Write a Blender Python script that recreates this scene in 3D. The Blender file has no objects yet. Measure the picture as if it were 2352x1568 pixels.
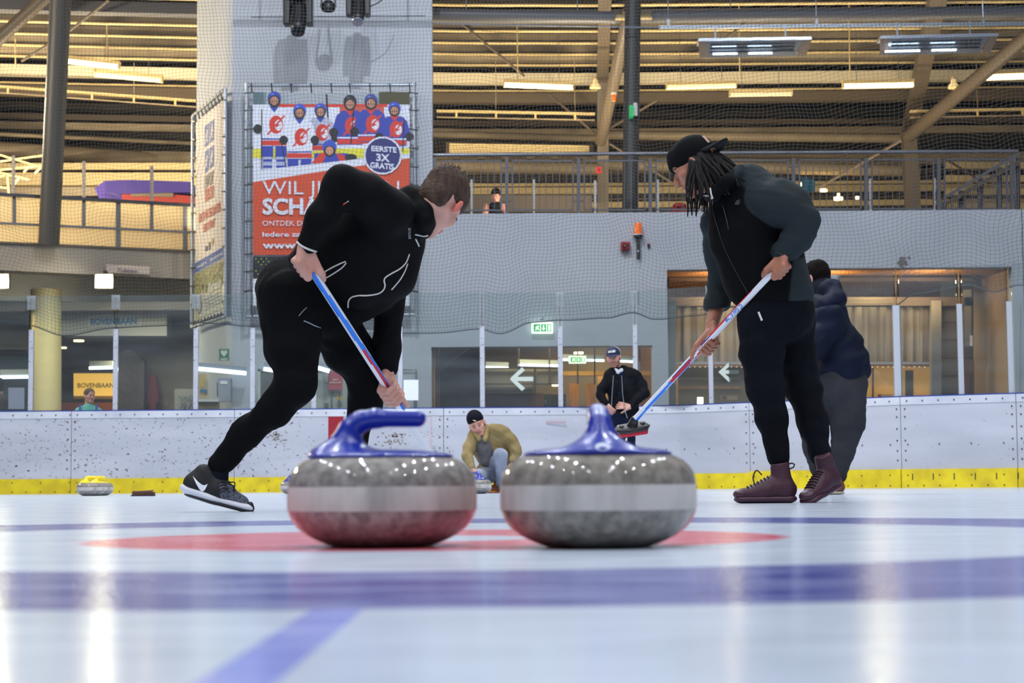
import bpy, math, random
import numpy as np
from mathutils import Vector, Matrix
from mathutils.bvhtree import BVHTree

random.seed(7)
SC = bpy.context.scene
COL = SC.collection
PI = math.pi
F = 4200.0                      # focal length in pixels of the 2352-wide frame
CAMZ = 0.0956
PITCH = math.atan(326 / F)
ROLL = -0.008

# ---------------------------------------------------------------- camera
cam_data = bpy.data.cameras.new('camera')
cam = bpy.data.objects.new('camera', cam_data)
COL.objects.link(cam)
CAM_R = (Matrix.Rotation(PI / 2 + PITCH, 3, 'X') @ Matrix.Rotation(ROLL, 3, 'Z'))
cam.matrix_world = Matrix.Translation((0, 0, CAMZ)) @ CAM_R.to_4x4()
cam_data.sensor_width = 36
cam_data.lens = F / 2352 * 36
cam_data.clip_start = 0.02
cam_data.clip_end = 300
cam_data.dof.use_dof = True
cam_data.dof.focus_distance = 8.6
cam_data.dof.aperture_fstop = 7.5
SC.camera = cam


def lin(c):
    return tuple((v / 12.92 if v <= 0.04045 else ((v + 0.055) / 1.055) ** 2.4) for v in [x / 255 for x in c])


# ---------------------------------------------------------------- world, exposure, lamps
world = bpy.data.worlds.new('world')
SC.world = world
world.use_nodes = True
world.node_tree.nodes['Background'].inputs[0].default_value = (*lin((172, 178, 194)), 1)
world.node_tree.nodes['Background'].inputs[1].default_value = 0.30
SC.view_settings.view_transform = 'Standard'
SC.view_settings.look = 'None'
SC.view_settings.exposure = 0.0
SC.view_settings.gamma = 1.0
SC.view_settings.use_curve_mapping = False
SC.cycles.max_bounces = 6
SC.cycles.diffuse_bounces = 3
SC.cycles.glossy_bounces = 4
SC.cycles.transparent_max_bounces = 24
SC.cycles.sample_clamp_indirect = 4.0
SC.cycles.caustics_reflective = False
SC.cycles.caustics_refractive = False


def area(name, loc, size, power, color, rot=(0, 0, 0), size_y=None, shape='DISK', spread=PI):
    l = bpy.data.lights.new(name, 'AREA')
    l.shape = shape
    l.size = size
    if size_y:
        l.size_y = size_y
    l.energy = power
    l.color = color
    l.spread = spread
    o = bpy.data.objects.new(name, l)
    o.location = loc
    o.rotation_euler = rot
    COL.objects.link(o)
    return o


COOL = (0.90, 0.94, 1.0)
WARM = (1.0, 0.83, 0.56)
# two rows of high-bay lamps over the rink, running away from the camera
for ix in (-7.0, -2.6, 2.6, 7.0):
    for iy in (-6, -1, 4, 9, 14, 19.5):
        area('rink_lamp', (ix, iy, 11.6), 0.2, 190 if iy < 18 else 210, COOL)
area('rink_lamp', (-1.5, 19.9, 12.0), 0.2, 860, COOL)
# added warm fill lights, hidden behind the parapet to brighten the roof beams
for ix in (-9, -5.5, 1.0, 4.5, 8.0):
    area('gallery_roof_fill', (ix, 36.0, 4.75), 1.2, (250 if ix < 2 else 170 if ix < 6 else 80), WARM, rot=(PI, 0, 0), size_y=0.4, shape='RECTANGLE')
    area('gallery_roof_fill', (ix + .4, 31.6 if ix > -4 else 33.4, 4.75), 1.2, (230 if ix < 2 else 120 if ix < 6 else 60), WARM, rot=(PI - .5, 0, 0), size_y=0.4, shape='RECTANGLE')


# added warm fill lights, out of view left, brightening pier side and left gallery
area('hall_fill', (-13.0, 27.0, 7.2), 1.2, 620, (1.0, 0.86, 0.64), rot=(0, math.radians(-82), 0))
area('hall_fill', (-12.0, 35.0, 7.6), 1.0, 500, WARM, rot=(0, math.radians(-70), 0))

# ---------------------------------------------------------------- pixel <-> world
def ray(px, py):
    return (CAM_R @ Vector(((px - 1176) / F, -(py - 784) / F, -1))).normalized()


def P(px, py, Y):
    d = ray(px, py)
    t = Y / d.y
    return Vector((d.x * t, Y, CAMZ + d.z * t))


def Pz(px, py, z=0.0):
    d = ray(px, py)
    t = (z - CAMZ) / d.z
    return Vector((d.x * t, d.y * t, z))


# ---------------------------------------------------------------- materials
def _nt(m):
    m.use_nodes = True
    return m.node_tree, m.node_tree.nodes['Principled BSDF']


def mat(name, rgb, rough=0.6, metal=0.0, spec=0.5, rgb2=None, scale=8.0, detail=4, ramp=(0.35, 0.65), bump=0, bscale=None,
        stretch=(1, 1, 1), emit=None, estr=1.0, coat=0.0, bdist=0.01):
    m = bpy.data.materials.new(name)
    nt, b = _nt(m)
    b.inputs['Base Color'].default_value = (*lin(rgb), 1)
    b.inputs['Roughness'].default_value = rough
    b.inputs['Metallic'].default_value = metal
    b.inputs['Specular IOR Level'].default_value = spec
    b.inputs['Coat Weight'].default_value = coat
    if emit:
        b.inputs['Emission Color'].default_value = (*lin(emit), 1)
        b.inputs['Emission Strength'].default_value = estr
    if rgb2 or bump:
        tc = nt.nodes.new('ShaderNodeTexCoord')
        mp = nt.nodes.new('ShaderNodeMapping')
        mp.inputs['Scale'].default_value = stretch
        nt.links.new(tc.outputs['Object'], mp.inputs['Vector'])
    if rgb2:
        n = nt.nodes.new('ShaderNodeTexNoise')
        n.inputs['Scale'].default_value = scale
        n.inputs['Detail'].default_value = detail
        nt.links.new(mp.outputs[0], n.inputs['Vector'])
        r = nt.nodes.new('ShaderNodeValToRGB')
        r.color_ramp.elements[0].position = ramp[0]
        r.color_ramp.elements[1].position = ramp[1]
        r.color_ramp.elements[0].color = (*lin(rgb), 1)
        r.color_ramp.elements[1].color = (*lin(rgb2), 1)
        nt.links.new(n.outputs['Fac'], r.inputs['Fac'])
        nt.links.new(r.outputs['Color'], b.inputs['Base Color'])
    if bump:
        n2 = nt.nodes.new('ShaderNodeTexNoise')
        n2.inputs['Scale'].default_value = bscale or scale
        n2.inputs['Detail'].default_value = 5
        nt.links.new(mp.outputs[0], n2.inputs['Vector'])
        bp = nt.nodes.new('ShaderNodeBump')
        bp.inputs['Strength'].default_value = bump
        bp.inputs['Distance'].default_value = bdist
        nt.links.new(n2.outputs['Fac'], bp.inputs['Height'])
        nt.links.new(bp.outputs[0], b.inputs['Normal'])
    return m


def glass_mat(name, tint=(226, 238, 236), fac=0.10, rough=0.03, haze=0.0, haze_col=(150, 175, 180)):
    """thin sheet: straight-through transmission plus a fresnel-weighted mirror and a little scratched haze"""
    m = bpy.data.materials.new(name)
    m.use_nodes = True
    nt = m.node_tree
    nt.nodes.clear()
    out = nt.nodes.new('ShaderNodeOutputMaterial')
    tr = nt.nodes.new('ShaderNodeBsdfTransparent')
    tr.inputs[0].default_value = (*lin(tint), 1)
    gl = nt.nodes.new('ShaderNodeBsdfGlossy')
    gl.inputs['Color'].default_value = (0.9, 0.97, 1, 1)
    gl.inputs['Roughness'].default_value = rough
    fr = nt.nodes.new('ShaderNodeFresnel')
    fr.inputs[0].default_value = 1.5
    mu = nt.nodes.new('ShaderNodeMath'); mu.operation = 'MULTIPLY_ADD'
    mu.inputs[1].default_value = 1.0
    mu.inputs[2].default_value = fac - 0.04
    nt.links.new(fr.outputs[0], mu.inputs[0])
    mx = nt.nodes.new('ShaderNodeMixShader')
    nt.links.new(mu.outputs[0], mx.inputs[0])
    nt.links.new(tr.outputs[0], mx.inputs[1])
    nt.links.new(gl.outputs[0], mx.inputs[2])
    last = mx
    if haze:
        df = nt.nodes.new('ShaderNodeBsdfDiffuse')
        df.inputs[0].default_value = (*lin(haze_col), 1)
        tc = nt.nodes.new('ShaderNodeTexCoord')
        mp = nt.nodes.new('ShaderNodeMapping')
        mp.inputs['Scale'].default_value = (0.25, 0.25, 1.6)
        mp.inputs['Rotation'].default_value = (0, 0.15, 0)
        n = nt.nodes.new('ShaderNodeTexNoise'); n.inputs['Scale'].default_value = 2.2; n.inputs['Detail'].default_value = 5
        r = nt.nodes.new('ShaderNodeMapRange')
        r.inputs[1].default_value = 0.30; r.inputs[2].default_value = 0.75
        r.inputs[3].default_value = haze * 0.35; r.inputs[4].default_value = haze * 2.2
        nt.links.new(tc.outputs['Object'], mp.inputs[0]); nt.links.new(mp.outputs[0], n.inputs['Vector'])
        nt.links.new(n.outputs['Fac'], r.inputs[0])
        m2 = nt.nodes.new('ShaderNodeMixShader')
        nt.links.new(r.outputs[0], m2.inputs[0])
        nt.links.new(mx.outputs[0], m2.inputs[1]); nt.links.new(df.outputs[0], m2.inputs[2])
        last = m2
    nt.links.new(last.outputs[0], out.inputs[0])
    return m


# ---------------------------------------------------------------- objects
def tag(o, label=None, cat=None, group=None, kind=None):
    if label: o['label'] = label
    if cat: o['category'] = cat
    if group: o['group'] = group
    if kind: o['kind'] = kind
    return o


def thing(name, label, cat, loc=(0, 0, 0), group=None, rz=0.0):
    o = bpy.data.objects.new(name, None)
    o.empty_display_size = 0.1
    o.location = loc
    o.rotation_euler = (0, 0, rz)
    COL.objects.link(o)
    return tag(o, label, cat, group)


def link(name, me, parent=None, local=False):
    o = bpy.data.objects.new(name, me)
    COL.objects.link(o)
    if parent is not None:
        o.parent = parent
        if parent.type == 'EMPTY' and not local:
            o.matrix_parent_inverse = Matrix.Translation(-Vector(parent.location))
    return o


def copy_tree(o, parent=None, loc=None, rz=None, label=None, group=None):
    c = o.copy()
    COL.objects.link(c)
    if parent is not None:
        c.parent = parent
    if loc is not None: c.location = loc
    if rz is not None: c.rotation_euler = (0, 0, rz)
    if label: c['label'] = label
    if group: c['group'] = group
    for ch in list(o.children):
        copy_tree(ch, c)
    return c


class MB:
    def __init__(s):
        s.v = []; s.f = []; s.m = []; s.cur = 0

    def add(s, vs, fs):
        n = len(s.v)
        s.v += [tuple(v) for v in vs]
        s.f += [tuple(i + n for i in f) for f in fs]
        s.m += [s.cur] * len(fs)
        return s

    def box(s, a, b):
        x0, y0, z0 = a; x1, y1, z1 = b
        return s.add([(x0, y0, z0), (x1, y0, z0), (x1, y1, z0), (x0, y1, z0), (x0, y0, z1), (x1, y0, z1), (x1, y1, z1), (x0, y1, z1)],
                     [(0, 3, 2, 1), (4, 5, 6, 7), (0, 1, 5, 4), (1, 2, 6, 5), (2, 3, 7, 6), (3, 0, 4, 7)])

    def bar(s, p0, p1, w, h, up=(0, 0, 1)):
        """rectangular bar from p0 to p1: w across, h along up"""
        p0 = Vector(p0); p1 = Vector(p1)
        d = (p1 - p0).normalized(); up = Vector(up)
        sx = d.cross(up)
        if sx.length < 1e-4: sx = d.cross(Vector((1, 0, 0)))
        sx.normalize(); uy = sx.cross(d).normalized()
        a = sx * w / 2; b = uy * h / 2
        vs = [p0 - a - b, p0 + a - b, p0 + a + b, p0 - a + b, p1 - a - b, p1 + a - b, p1 + a + b, p1 - a + b]
        return s.add(vs, [(0, 3, 2, 1), (4, 5, 6, 7), (0, 1, 5, 4), (1, 2, 6, 5), (2, 3, 7, 6), (3, 0, 4, 7)])

    def tube(s, pts, r, n=8, cap=True, r2=None):
        pts = [Vector(p) for p in pts]
        rs = r if isinstance(r, (list, tuple)) else [r] * len(pts)
        vs = []; fs = []
        t0 = (pts[1] - pts[0]).normalized()
        ref = Vector((0, 0, 1)) if abs(t0.z) < 0.9 else Vector((1, 0, 0))
        u = t0.cross(ref).normalized()
        for i, p in enumerate(pts):
            t = (pts[min(i + 1, len(pts) - 1)] - pts[max(i - 1, 0)]).normalized()
            u = (u - t * u.dot(t)).normalized()
            w = t.cross(u)
            for k in range(n):
                a = 2 * PI * k / n
                vs.append(p + (u * math.cos(a) + w * math.sin(a)) * rs[i])
        for i in range(len(pts) - 1):
            for k in range(n):
                a = i * n + k; b = i * n + (k + 1) % n
                fs.append((a, b, b + n, a + n))
        if cap:
            fs.append(tuple(reversed(range(n))))
            fs.append(tuple(range((len(pts) - 1) * n, len(pts) * n)))
        return s.add(vs, fs)

    def lathe(s, prof, n=32, c=(0, 0, 0), M=None):
        vs = []; fs = []
        for (r, z) in prof:
            for k in range(n):
                a = 2 * PI * k / n
                v = Vector((r * math.cos(a), r * math.sin(a), z))
                if M is not None: v = M @ v
                vs.append(v + Vector(c))
        for i in range(len(prof) - 1):
            for k in range(n):
                a = i * n + k; b = i * n + (k + 1) % n
                fs.append((a, b, b + n, a + n))
        return s.add(vs, fs)

    def poly(s, pts):
        return s.add(pts, [tuple(range(len(pts)))])

    def slab(s, pts, d):
        """polygon pts extruded by vector d"""
        n = len(pts); d = Vector(d)
        vs = [Vector(p) for p in pts] + [Vector(p) + d for p in pts]
        fs = [tuple(range(n)), tuple(reversed(range(n, 2 * n)))]
        fs += [(i, i + n, (i + 1) % n + n, (i + 1) % n) for i in range(n)]
        return s.add(vs, fs)

    def mesh(s, name, mats, smooth=False):
        me = bpy.data.meshes.new(name)
        me.from_pydata(s.v, [], s.f)
        for m in (mats if isinstance(mats, (list, tuple)) else [mats]):
            me.materials.append(m)
        if any(s.m):
            me.polygons.foreach_set('material_index', s.m)
        if smooth:
            me.polygons.foreach_set('use_smooth', [True] * len(me.polygons))
            if smooth != 'all':
                try: me.set_sharp_from_angle(angle=math.radians(40))
                except Exception: pass
        me.update()
        return me

    def build(s, name, mats, parent=None, smooth=False, local=False):
        return link(name, s.mesh(name, mats, smooth), parent, local)


def pxquad(x0, y0, x1, y1, Y, d=0.0):
    """facing rectangle given by its picture corners at depth Y"""
    return [P(x0, y1, Y - d), P(x1, y1, Y - d), P(x1, y0, Y - d), P(x0, y0, Y - d)]


def pxbox(mb, x0, y0, x1, y1, Y, t=0.05):
    """box whose front face fills the given picture rectangle at depth Y, going back by t"""
    return mb.slab(pxquad(x0, y0, x1, y1, Y), (0, t, 0))


def text_mesh(body, size=1.0, bold=0.0, shear=0.0, align='LEFT', sx=1.0):
    """returns (verts, faces) of a line of text in the XY plane, baseline at 0, cap height about 0.7*size"""
    cu = bpy.data.curves.new('t', 'FONT')
    cu.body = body; cu.size = size; cu.offset = bold; cu.shear = shear; cu.align_x = align
    cu.resolution_u = 3
    ob = bpy.data.objects.new('t', cu)
    COL.objects.link(ob)
    dg = bpy.context.evaluated_depsgraph_get()
    me = bpy.data.meshes.new_from_object(ob.evaluated_get(dg))
    vs = [(v.co.x * sx, v.co.y) for v in me.vertices]
    fs = [tuple(p.vertices) for p in me.polygons]
    bpy.data.objects.remove(ob); bpy.data.curves.remove(cu); bpy.data.meshes.remove(me)
    return vs, fs


def put_text(mb, body, org, ux, uy, height, width=None, bold=0.0, shear=0.0):
    """lettering: org = lower-left point, ux/uy unit vectors, height = cap height, width = forced length"""
    vs, fs = text_mesh(body, 1.0, bold, shear)
    if not vs: return
    x0 = min(v[0] for v in vs); x1 = max(v[0] for v in vs)
    ky = height / 0.72
    kx = (width / (x1 - x0)) if width else ky
    mb.add([Vector(org) + Vector(ux) * ((v[0] - x0) * kx) + Vector(uy) * (v[1] * ky) for v in vs], fs)


# ---------------------------------------------------------------- signed distance modelling (clothes, heads, hands, handles)
def frame(fwd, up):
    """3x3 whose columns are right, forward, up"""
    f = Vector(fwd).normalized(); u = Vector(up); u = (u - f * u.dot(f)).normalized(); r = f.cross(u)
    return Matrix((r, f, u)).transposed()


def cone(a, b, ra, rb, k=0.02, op='u', flat=None):
    return dict(t='c', a=np.array(a, float), b=np.array(b, float), ra=ra, rb=rb, k=k, op=op, flat=flat)


def ell(c, r, R=None, k=0.02, op='u'):
    return dict(t='e', a=np.array(c, float), r=np.array(r, float), R=None if R is None else np.array(R), k=k, op=op)


def rbox(c, h, R=None, rnd=0.01, k=0.02, op='u'):
    return dict(t='b', a=np.array(c, float), h=np.array(h, float), R=None if R is None else np.array(R), rnd=rnd, k=k, op=op)


def chain(pts, k=0.03, op='u', flat=None):
    """pts: (picture x, picture y, depth, radius in picture px)"""
    out = []
    w = [(P(x, y, Y), r * Y / F) for (x, y, Y, r) in pts]
    for (a, ra), (b, rb) in zip(w, w[1:]):
        out.append(cone(a, b, ra, rb, k, op, flat))
    return out


def xf(prims, M, off):
    """move local prims to the world: M 3x3, off vector"""
    out = []
    Mn = np.array(M)
    o = np.array(off)
    for p in prims:
        q = dict(p)
        q['a'] = Mn @ p['a'] + o
        if p['t'] == 'c':
            q['b'] = Mn @ p['b'] + o
            if p.get('flat'): q['flat'] = (tuple(Mn @ np.array(p['flat'][0])), p['flat'][1])
        else:
            q['R'] = Mn @ (p['R'] if p['R'] is not None else np.eye(3))
        out.append(q)
    return out


def _bb(p):
    if p['t'] == 'c':
        m = max(p['ra'], p['rb']) * (max(1, p['flat'][1]) if p.get('flat') else 1)
        return np.minimum(p['a'], p['b']) - m, np.maximum(p['a'], p['b']) + m
    r = max(p['r']) if p['t'] == 'e' else float(np.linalg.norm(p['h'])) + p['rnd']
    return p['a'] - r, p['a'] + r


def sdf(prims, h):
    """smooth union of the prims -> (verts, quads) by surface nets"""
    lo = np.min([_bb(p)[0] for p in prims if p['op'] == 'u'], axis=0) - 3 * h
    hi = np.max([_bb(p)[1] for p in prims if p['op'] == 'u'], axis=0) + 3 * h
    n = np.ceil((hi - lo) / h).astype(int) + 1
    G = np.full(n, 0.06, dtype=np.float32)
    ax = [lo[i] + h * np.arange(n[i]) for i in range(3)]
    for p in prims:
        b0, b1 = _bb(p)
        mg = p['k'] + 3 * h
        i0 = np.maximum(((b0 - mg - lo) / h).astype(int), 0); i1 = np.minimum(((b1 + mg - lo) / h).astype(int) + 2, n)
        if np.any(i1 <= i0): continue
        sl = tuple(slice(i0[i], i1[i]) for i in range(3))
        X = ax[0][sl[0]][:, None, None]; Y = ax[1][sl[1]][None, :, None]; Z = ax[2][sl[2]][None, None, :]
        if p['t'] == 'c':
            a = p['a']; ba = p['b'] - a; L = max(float(ba @ ba), 1e-12)
            x = X - a[0]; y = Y - a[1]; z = Z - a[2]
            t = np.clip((x * ba[0] + y * ba[1] + z * ba[2]) / L, 0, 1)
            x = x - t * ba[0]; y = y - t * ba[1]; z = z - t * ba[2]
            if p.get('flat'):
                fa, fk = p['flat']; fa = np.array(fa, float); fa /= np.linalg.norm(fa)
                dd = (x * fa[0] + y * fa[1] + z * fa[2]) * (1 - 1 / fk)
                x = x - dd * fa[0]; y = y - dd * fa[1]; z = z - dd * fa[2]
            D = np.sqrt(x * x + y * y + z * z) - (p['ra'] + (p['rb'] - p['ra']) * t)
        else:
            x = X - p['a'][0]; y = Y - p['a'][1]; z = Z - p['a'][2]
            if p['R'] is not None:
                R = p['R']
                x, y, z = (x * R[0, i] + y * R[1, i] + z * R[2, i] for i in range(3))
            if p['t'] == 'e':
                r = p['r']
                k0 = np.sqrt((x / r[0]) ** 2 + (y / r[1]) ** 2 + (z / r[2]) ** 2)
                k1 = np.sqrt((x / r[0] ** 2) ** 2 + (y / r[1] ** 2) ** 2 + (z / r[2] ** 2) ** 2)
                D = k0 * (k0 - 1) / np.maximum(k1, 1e-9)
            else:
                q = [np.abs(v) - hh for v, hh in zip((x, y, z), p['h'])]
                o = [np.maximum(v, 0) for v in q]
                D = np.sqrt(o[0] ** 2 + o[1] ** 2 + o[2] ** 2) + np.minimum(np.maximum(np.maximum(q[0], q[1]), q[2]), 0) - p['rnd']
        g = G[sl]; k = max(p['k'], 1e-5)
        if p['op'] == 'u':
            hh = np.maximum(k - np.abs(g - D), 0) / k
            G[sl] = np.minimum(g, D) - hh * hh * k * 0.25
        elif p['op'] == 's':
            hh = np.maximum(k - np.abs(-g - D), 0) / k
            G[sl] = -(np.minimum(-g, D) - hh * hh * k * 0.25)
        else:
            full = np.full_like(G, 1.0); full[sl] = D
            G = np.maximum(G, full)
    S = G < 0
    c = [S[dx:n[0] - 1 + dx, dy:n[1] - 1 + dy, dz:n[2] - 1 + dz] for dx in (0, 1) for dy in (0, 1) for dz in (0, 1)]
    cnt = sum(x.astype(np.uint8) for x in c)
    act = (cnt > 0) & (cnt < 8)
    idx = -np.ones(act.shape, dtype=np.int64)
    cells = np.argwhere(act)
    idx[act] = np.arange(len(cells))
    off = [(dx, dy, dz) for dx in (0, 1) for dy in (0, 1) for dz in (0, 1)]
    val = [G[cells[:, 0] + o[0], cells[:, 1] + o[1], cells[:, 2] + o[2]] for o in off]
    acc = np.zeros((len(cells), 3)); num = np.zeros(len(cells))
    for i in range(8):
        for j in range(i + 1, 8):
            if sum(abs(a - b) for a, b in zip(off[i], off[j])) != 1: continue
            va, vb = val[i], val[j]
            cr = (va < 0) != (vb < 0)
            t = np.where(cr, va / np.where(cr, va - vb, 1), 0)
            pt = np.array(off[i])[None, :] + t[:, None] * (np.array(off[j]) - np.array(off[i]))[None, :]
            acc += pt * cr[:, None]; num += cr
    V = (cells + acc / num[:, None]) * h + lo
    Q = []
    for a in range(3):
        b, cc = (a + 1) % 3, (a + 2) % 3
        s0 = np.take(S, range(0, n[a] - 1), axis=a); s1 = np.take(S, range(1, n[a]), axis=a)
        e = np.argwhere(s0 != s1)
        ok = (e[:, b] > 0) & (e[:, cc] > 0) & (e[:, b] < n[b] - 1) & (e[:, cc] < n[cc] - 1)
        e = e[ok]
        inside = S[e[:, 0], e[:, 1], e[:, 2]]
        q = []
        for (db, dc) in ((-1, -1), (0, -1), (0, 0), (-1, 0)):
            f = e.copy(); f[:, b] += db; f[:, cc] += dc
            q.append(idx[f[:, 0], f[:, 1], f[:, 2]])
        q = np.stack(q, 1)
        q[~inside] = q[~inside][:, ::-1]
        Q.append(q)
    Q = np.concatenate(Q)
    Q = Q[(Q >= 0).all(axis=1)]
    return V, Q


def normals(V, Q):
    nrm = np.zeros_like(V)
    fn = np.cross(V[Q[:, 2]] - V[Q[:, 0]], V[Q[:, 3]] - V[Q[:, 1]])
    for i in range(4):
        np.add.at(nrm, Q[:, i], fn)
    return nrm / np.maximum(np.linalg.norm(nrm, axis=1), 1e-12)[:, None]


def relax(V, Q, it=1):
    for _ in range(it):
        acc = np.zeros_like(V); c = np.zeros(len(V))
        for i in range(4):
            np.add.at(acc, Q[:, i], V[Q[:, (i + 1) % 4]]); np.add.at(acc, Q[:, i], V[Q[:, (i + 3) % 4]])
            np.add.at(c, Q[:, i], 2)
        V = 0.4 * V + 0.6 * acc / np.maximum(c, 1)[:, None]
    return V


def wrinkle(V, Q, amp, s=22.0, seed=0):
    """shallow cloth folds: warped ridges pushed along the normals"""
    N = normals(V, Q)
    rs = np.random.RandomState(seed)
    t = np.zeros(len(V))
    for i, (fr, w) in enumerate(((1.0, 1.0), (2.1, 0.5), (4.3, 0.22))):
        d = rs.randn(3); d /= np.linalg.norm(d); e = rs.randn(3); e /= np.linalg.norm(e)
        ph = rs.rand(2) * 6
        t += w * np.sin(V @ d * s * fr + 1.6 * np.sin(V @ e * s * fr * 0.6 + ph[0]) + ph[1])
    A = amp(V) if callable(amp) else amp
    return V + N * (t * A)[:, None]


def np_mesh(name, parts, mats, parent=None, local=False, vattr=None):
    """parts: list of (V,Q,material index)"""
    Vs = []; Qs = []; Ms = []; n = 0
    for V, Q, mi in parts:
        Vs.append(V); Qs.append(Q + n); n += len(V)
        if callable(mi):
            Ms.append(mi(V[Q].mean(axis=1)))
        else:
            Ms.append(np.full(len(Q), mi))
    V = np.concatenate(Vs); Q = np.concatenate(Qs); Mi = np.concatenate(Ms).astype(np.int32)
    me = bpy.data.meshes.new(name)
    me.vertices.add(len(V)); me.vertices.foreach_set('co', V.astype(np.float32).ravel())
    me.loops.add(len(Q) * 4); me.loops.foreach_set('vertex_index', Q.astype(np.int32).ravel())
    me.polygons.add(len(Q)); me.polygons.foreach_set('loop_start', np.arange(len(Q), dtype=np.int32) * 4)
    me.polygons.foreach_set('loop_total', np.full(len(Q), 4, dtype=np.int32))
    for m in (mats if isinstance(mats, (list, tuple)) else [mats]):
        me.materials.append(m)
    me.polygons.foreach_set('material_index', Mi)
    me.polygons.foreach_set('use_smooth', np.ones(len(Q), dtype=bool))
    if vattr is not None:
        at_ = me.attributes.new('tone', 'FLOAT', 'POINT'); at_.data.foreach_set('value', vattr(V).astype(np.float32))
    me.update(); me.validate()
    return link(name, me, parent, local)


def bvh_of(*objs):
    vs = []; fs = []
    for o in objs:
        n = len(vs)
        vs += [v.co.copy() for v in o.data.vertices]
        fs += [tuple(i + n for i in p.vertices) for p in o.data.polygons]
    return BVHTree.FromPolygons(vs, fs)


ONTO = [6.9]


def onto(b, px, py, lift=0.002):
    d = ray(px, py)
    hit, nrm, _, _ = b.ray_cast(Vector((0, 0, CAMZ)), d)
    if hit is None:
        hit, nrm, _, _ = b.find_nearest(P(px, py, ONTO[0]))
    return hit + nrm * lift * (1 if nrm.dot(d) < 0 else -1)


def spline(pts, n=6):
    """Catmull-Rom through 2D/3D points"""
    out = []
    P_ = [Vector(p) for p in pts]
    for i in range(len(P_) - 1):
        p0 = P_[max(i - 1, 0)]; p1 = P_[i]; p2 = P_[i + 1]; p3 = P_[min(i + 2, len(P_) - 1)]
        for k in range(n):
            t = k / n
            out.append(0.5 * ((2 * p1) + (p2 - p0) * t + (2 * p0 - 5 * p1 + 4 * p2 - p3) * t * t + (3 * p1 - p0 - 3 * p2 + p3) * t ** 3))
    out.append(P_[-1])
    return out


def piping(name, b, px_pts, r, m, parent, n=5, lift=0.001):
    pts = [onto(b, q.x, q.y, lift) for q in spline([(p[0], p[1], 0) for p in px_pts], n)]
    ok = [pts[0]]
    for q in pts[1:]:
        if (q - ok[-1]).length > 1e-4: ok.append(q)
    return MB().tube(ok, r, 6).build(name, m, parent, smooth='all')
# ================================================================ MATERIALS OF THE HALL
def ice_material():
    m = bpy.data.materials.new('ice')
    nt, b = _nt(m)
    N = nt.nodes; L = nt.links
    geo = N.new('ShaderNodeNewGeometry')
    sep = N.new('ShaderNodeSeparateXYZ'); L.new(geo.outputs['Position'], sep.inputs[0])

    def math_(op, a, bb=None, c=None):
        n = N.new('ShaderNodeMath'); n.operation = op
        for i, v in enumerate((a, bb, c)):
            if v is None: continue
            if isinstance(v, (int, float)): n.inputs[i].default_value = v
            else: L.new(v, n.inputs[i])
        return n.outputs[0]
    dx = math_('SUBTRACT', sep.outputs[0], -0.136)
    dy = math_('SUBTRACT', sep.outputs[1], 3.25)
    r = math_('SQRT', math_('ADD', math_('MULTIPLY', dx, dx), math_('MULTIPLY', dy, dy)))
    rr = math_('DIVIDE', r, 4.0)
    ramp = N.new('ShaderNodeValToRGB'); L.new(rr, ramp.inputs[0])
    cr = ramp.color_ramp; cr.interpolation = 'LINEAR'
    W = (*lin((196, 208, 224)), 1); R = (*lin((214, 40, 66)), 1); B = (*lin((34, 44, 150)), 1)
    cr.elements[0].position = 0.0; cr.elements[0].color = W
    cr.elements[1].position = 1.0; cr.elements[1].color = W
    for pos, a, c in ((0.17, W, R), (0.61, R, W), (1.22, W, B), (1.83, B, W)):
        e = cr.elements.new(pos / 4 - 0.0008); e.color = a
        e = cr.elements.new(pos / 4 + 0.0008); e.color = c
    # thin blue centre line on this side of the house
    ax = math_('ABSOLUTE', dx)
    on = math_('MULTIPLY', math_('LESS_THAN', ax, 0.02), math_('LESS_THAN', sep.outputs[1], 1.42))
    mx = N.new('ShaderNodeMix'); mx.data_type = 'RGBA'
    L.new(math_('MULTIPLY', on, 0.75), mx.inputs['Factor']); L.new(ramp.outputs[0], mx.inputs[6]); mx.inputs[7].default_value = (*lin((96, 112, 226)), 1)
    # frost: pale cloudy scrape marks lying over the paint
    mp = N.new('ShaderNodeMapping'); mp.inputs['Scale'].default_value = (0.9, 2.2, 1); L.new(geo.outputs['Position'], mp.inputs[0])
    ns = N.new('ShaderNodeTexNoise'); ns.inputs['Scale'].default_value = 5; ns.inputs['Detail'].default_value = 6; L.new(mp.outputs[0], ns.inputs[0])
    mr = N.new('ShaderNodeMapRange'); L.new(ns.outputs[0], mr.inputs[0])
    mr.inputs[1].default_value = 0.35; mr.inputs[2].default_value = 0.75; mr.inputs[3].default_value = 0.06; mr.inputs[4].default_value = 0.42
    m2 = N.new('ShaderNodeMix'); m2.data_type = 'RGBA'
    L.new(mr.outputs[0], m2.inputs['Factor']); L.new(mx.outputs[2], m2.inputs[6]); m2.inputs[7].default_value = (*lin((208, 217, 235)), 1)
    L.new(m2.outputs[2], b.inputs['Base Color'])
    b.inputs['IOR'].default_value = 1.31
    b.inputs['Specular IOR Level'].default_value = 0.5
    rg = N.new('ShaderNodeMapRange'); L.new(ns.outputs[0], rg.inputs[0])
    rg.inputs[3].default_value = 0.10; rg.inputs[4].default_value = 0.26
    L.new(rg.outputs[0], b.inputs['Roughness'])
    n3 = N.new('ShaderNodeTexNoise'); n3.inputs['Scale'].default_value = 26; n3.inputs['Detail'].default_value = 3; L.new(geo.outputs['Position'], n3.inputs[0])
    bp = N.new('ShaderNodeBump'); bp.inputs['Strength'].default_value = 0.10; bp.inputs['Distance'].default_value = 0.004
    L.new(n3.outputs[0], bp.inputs['Height']); L.new(bp.outputs[0], b.inputs['Normal'])
    return m


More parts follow.
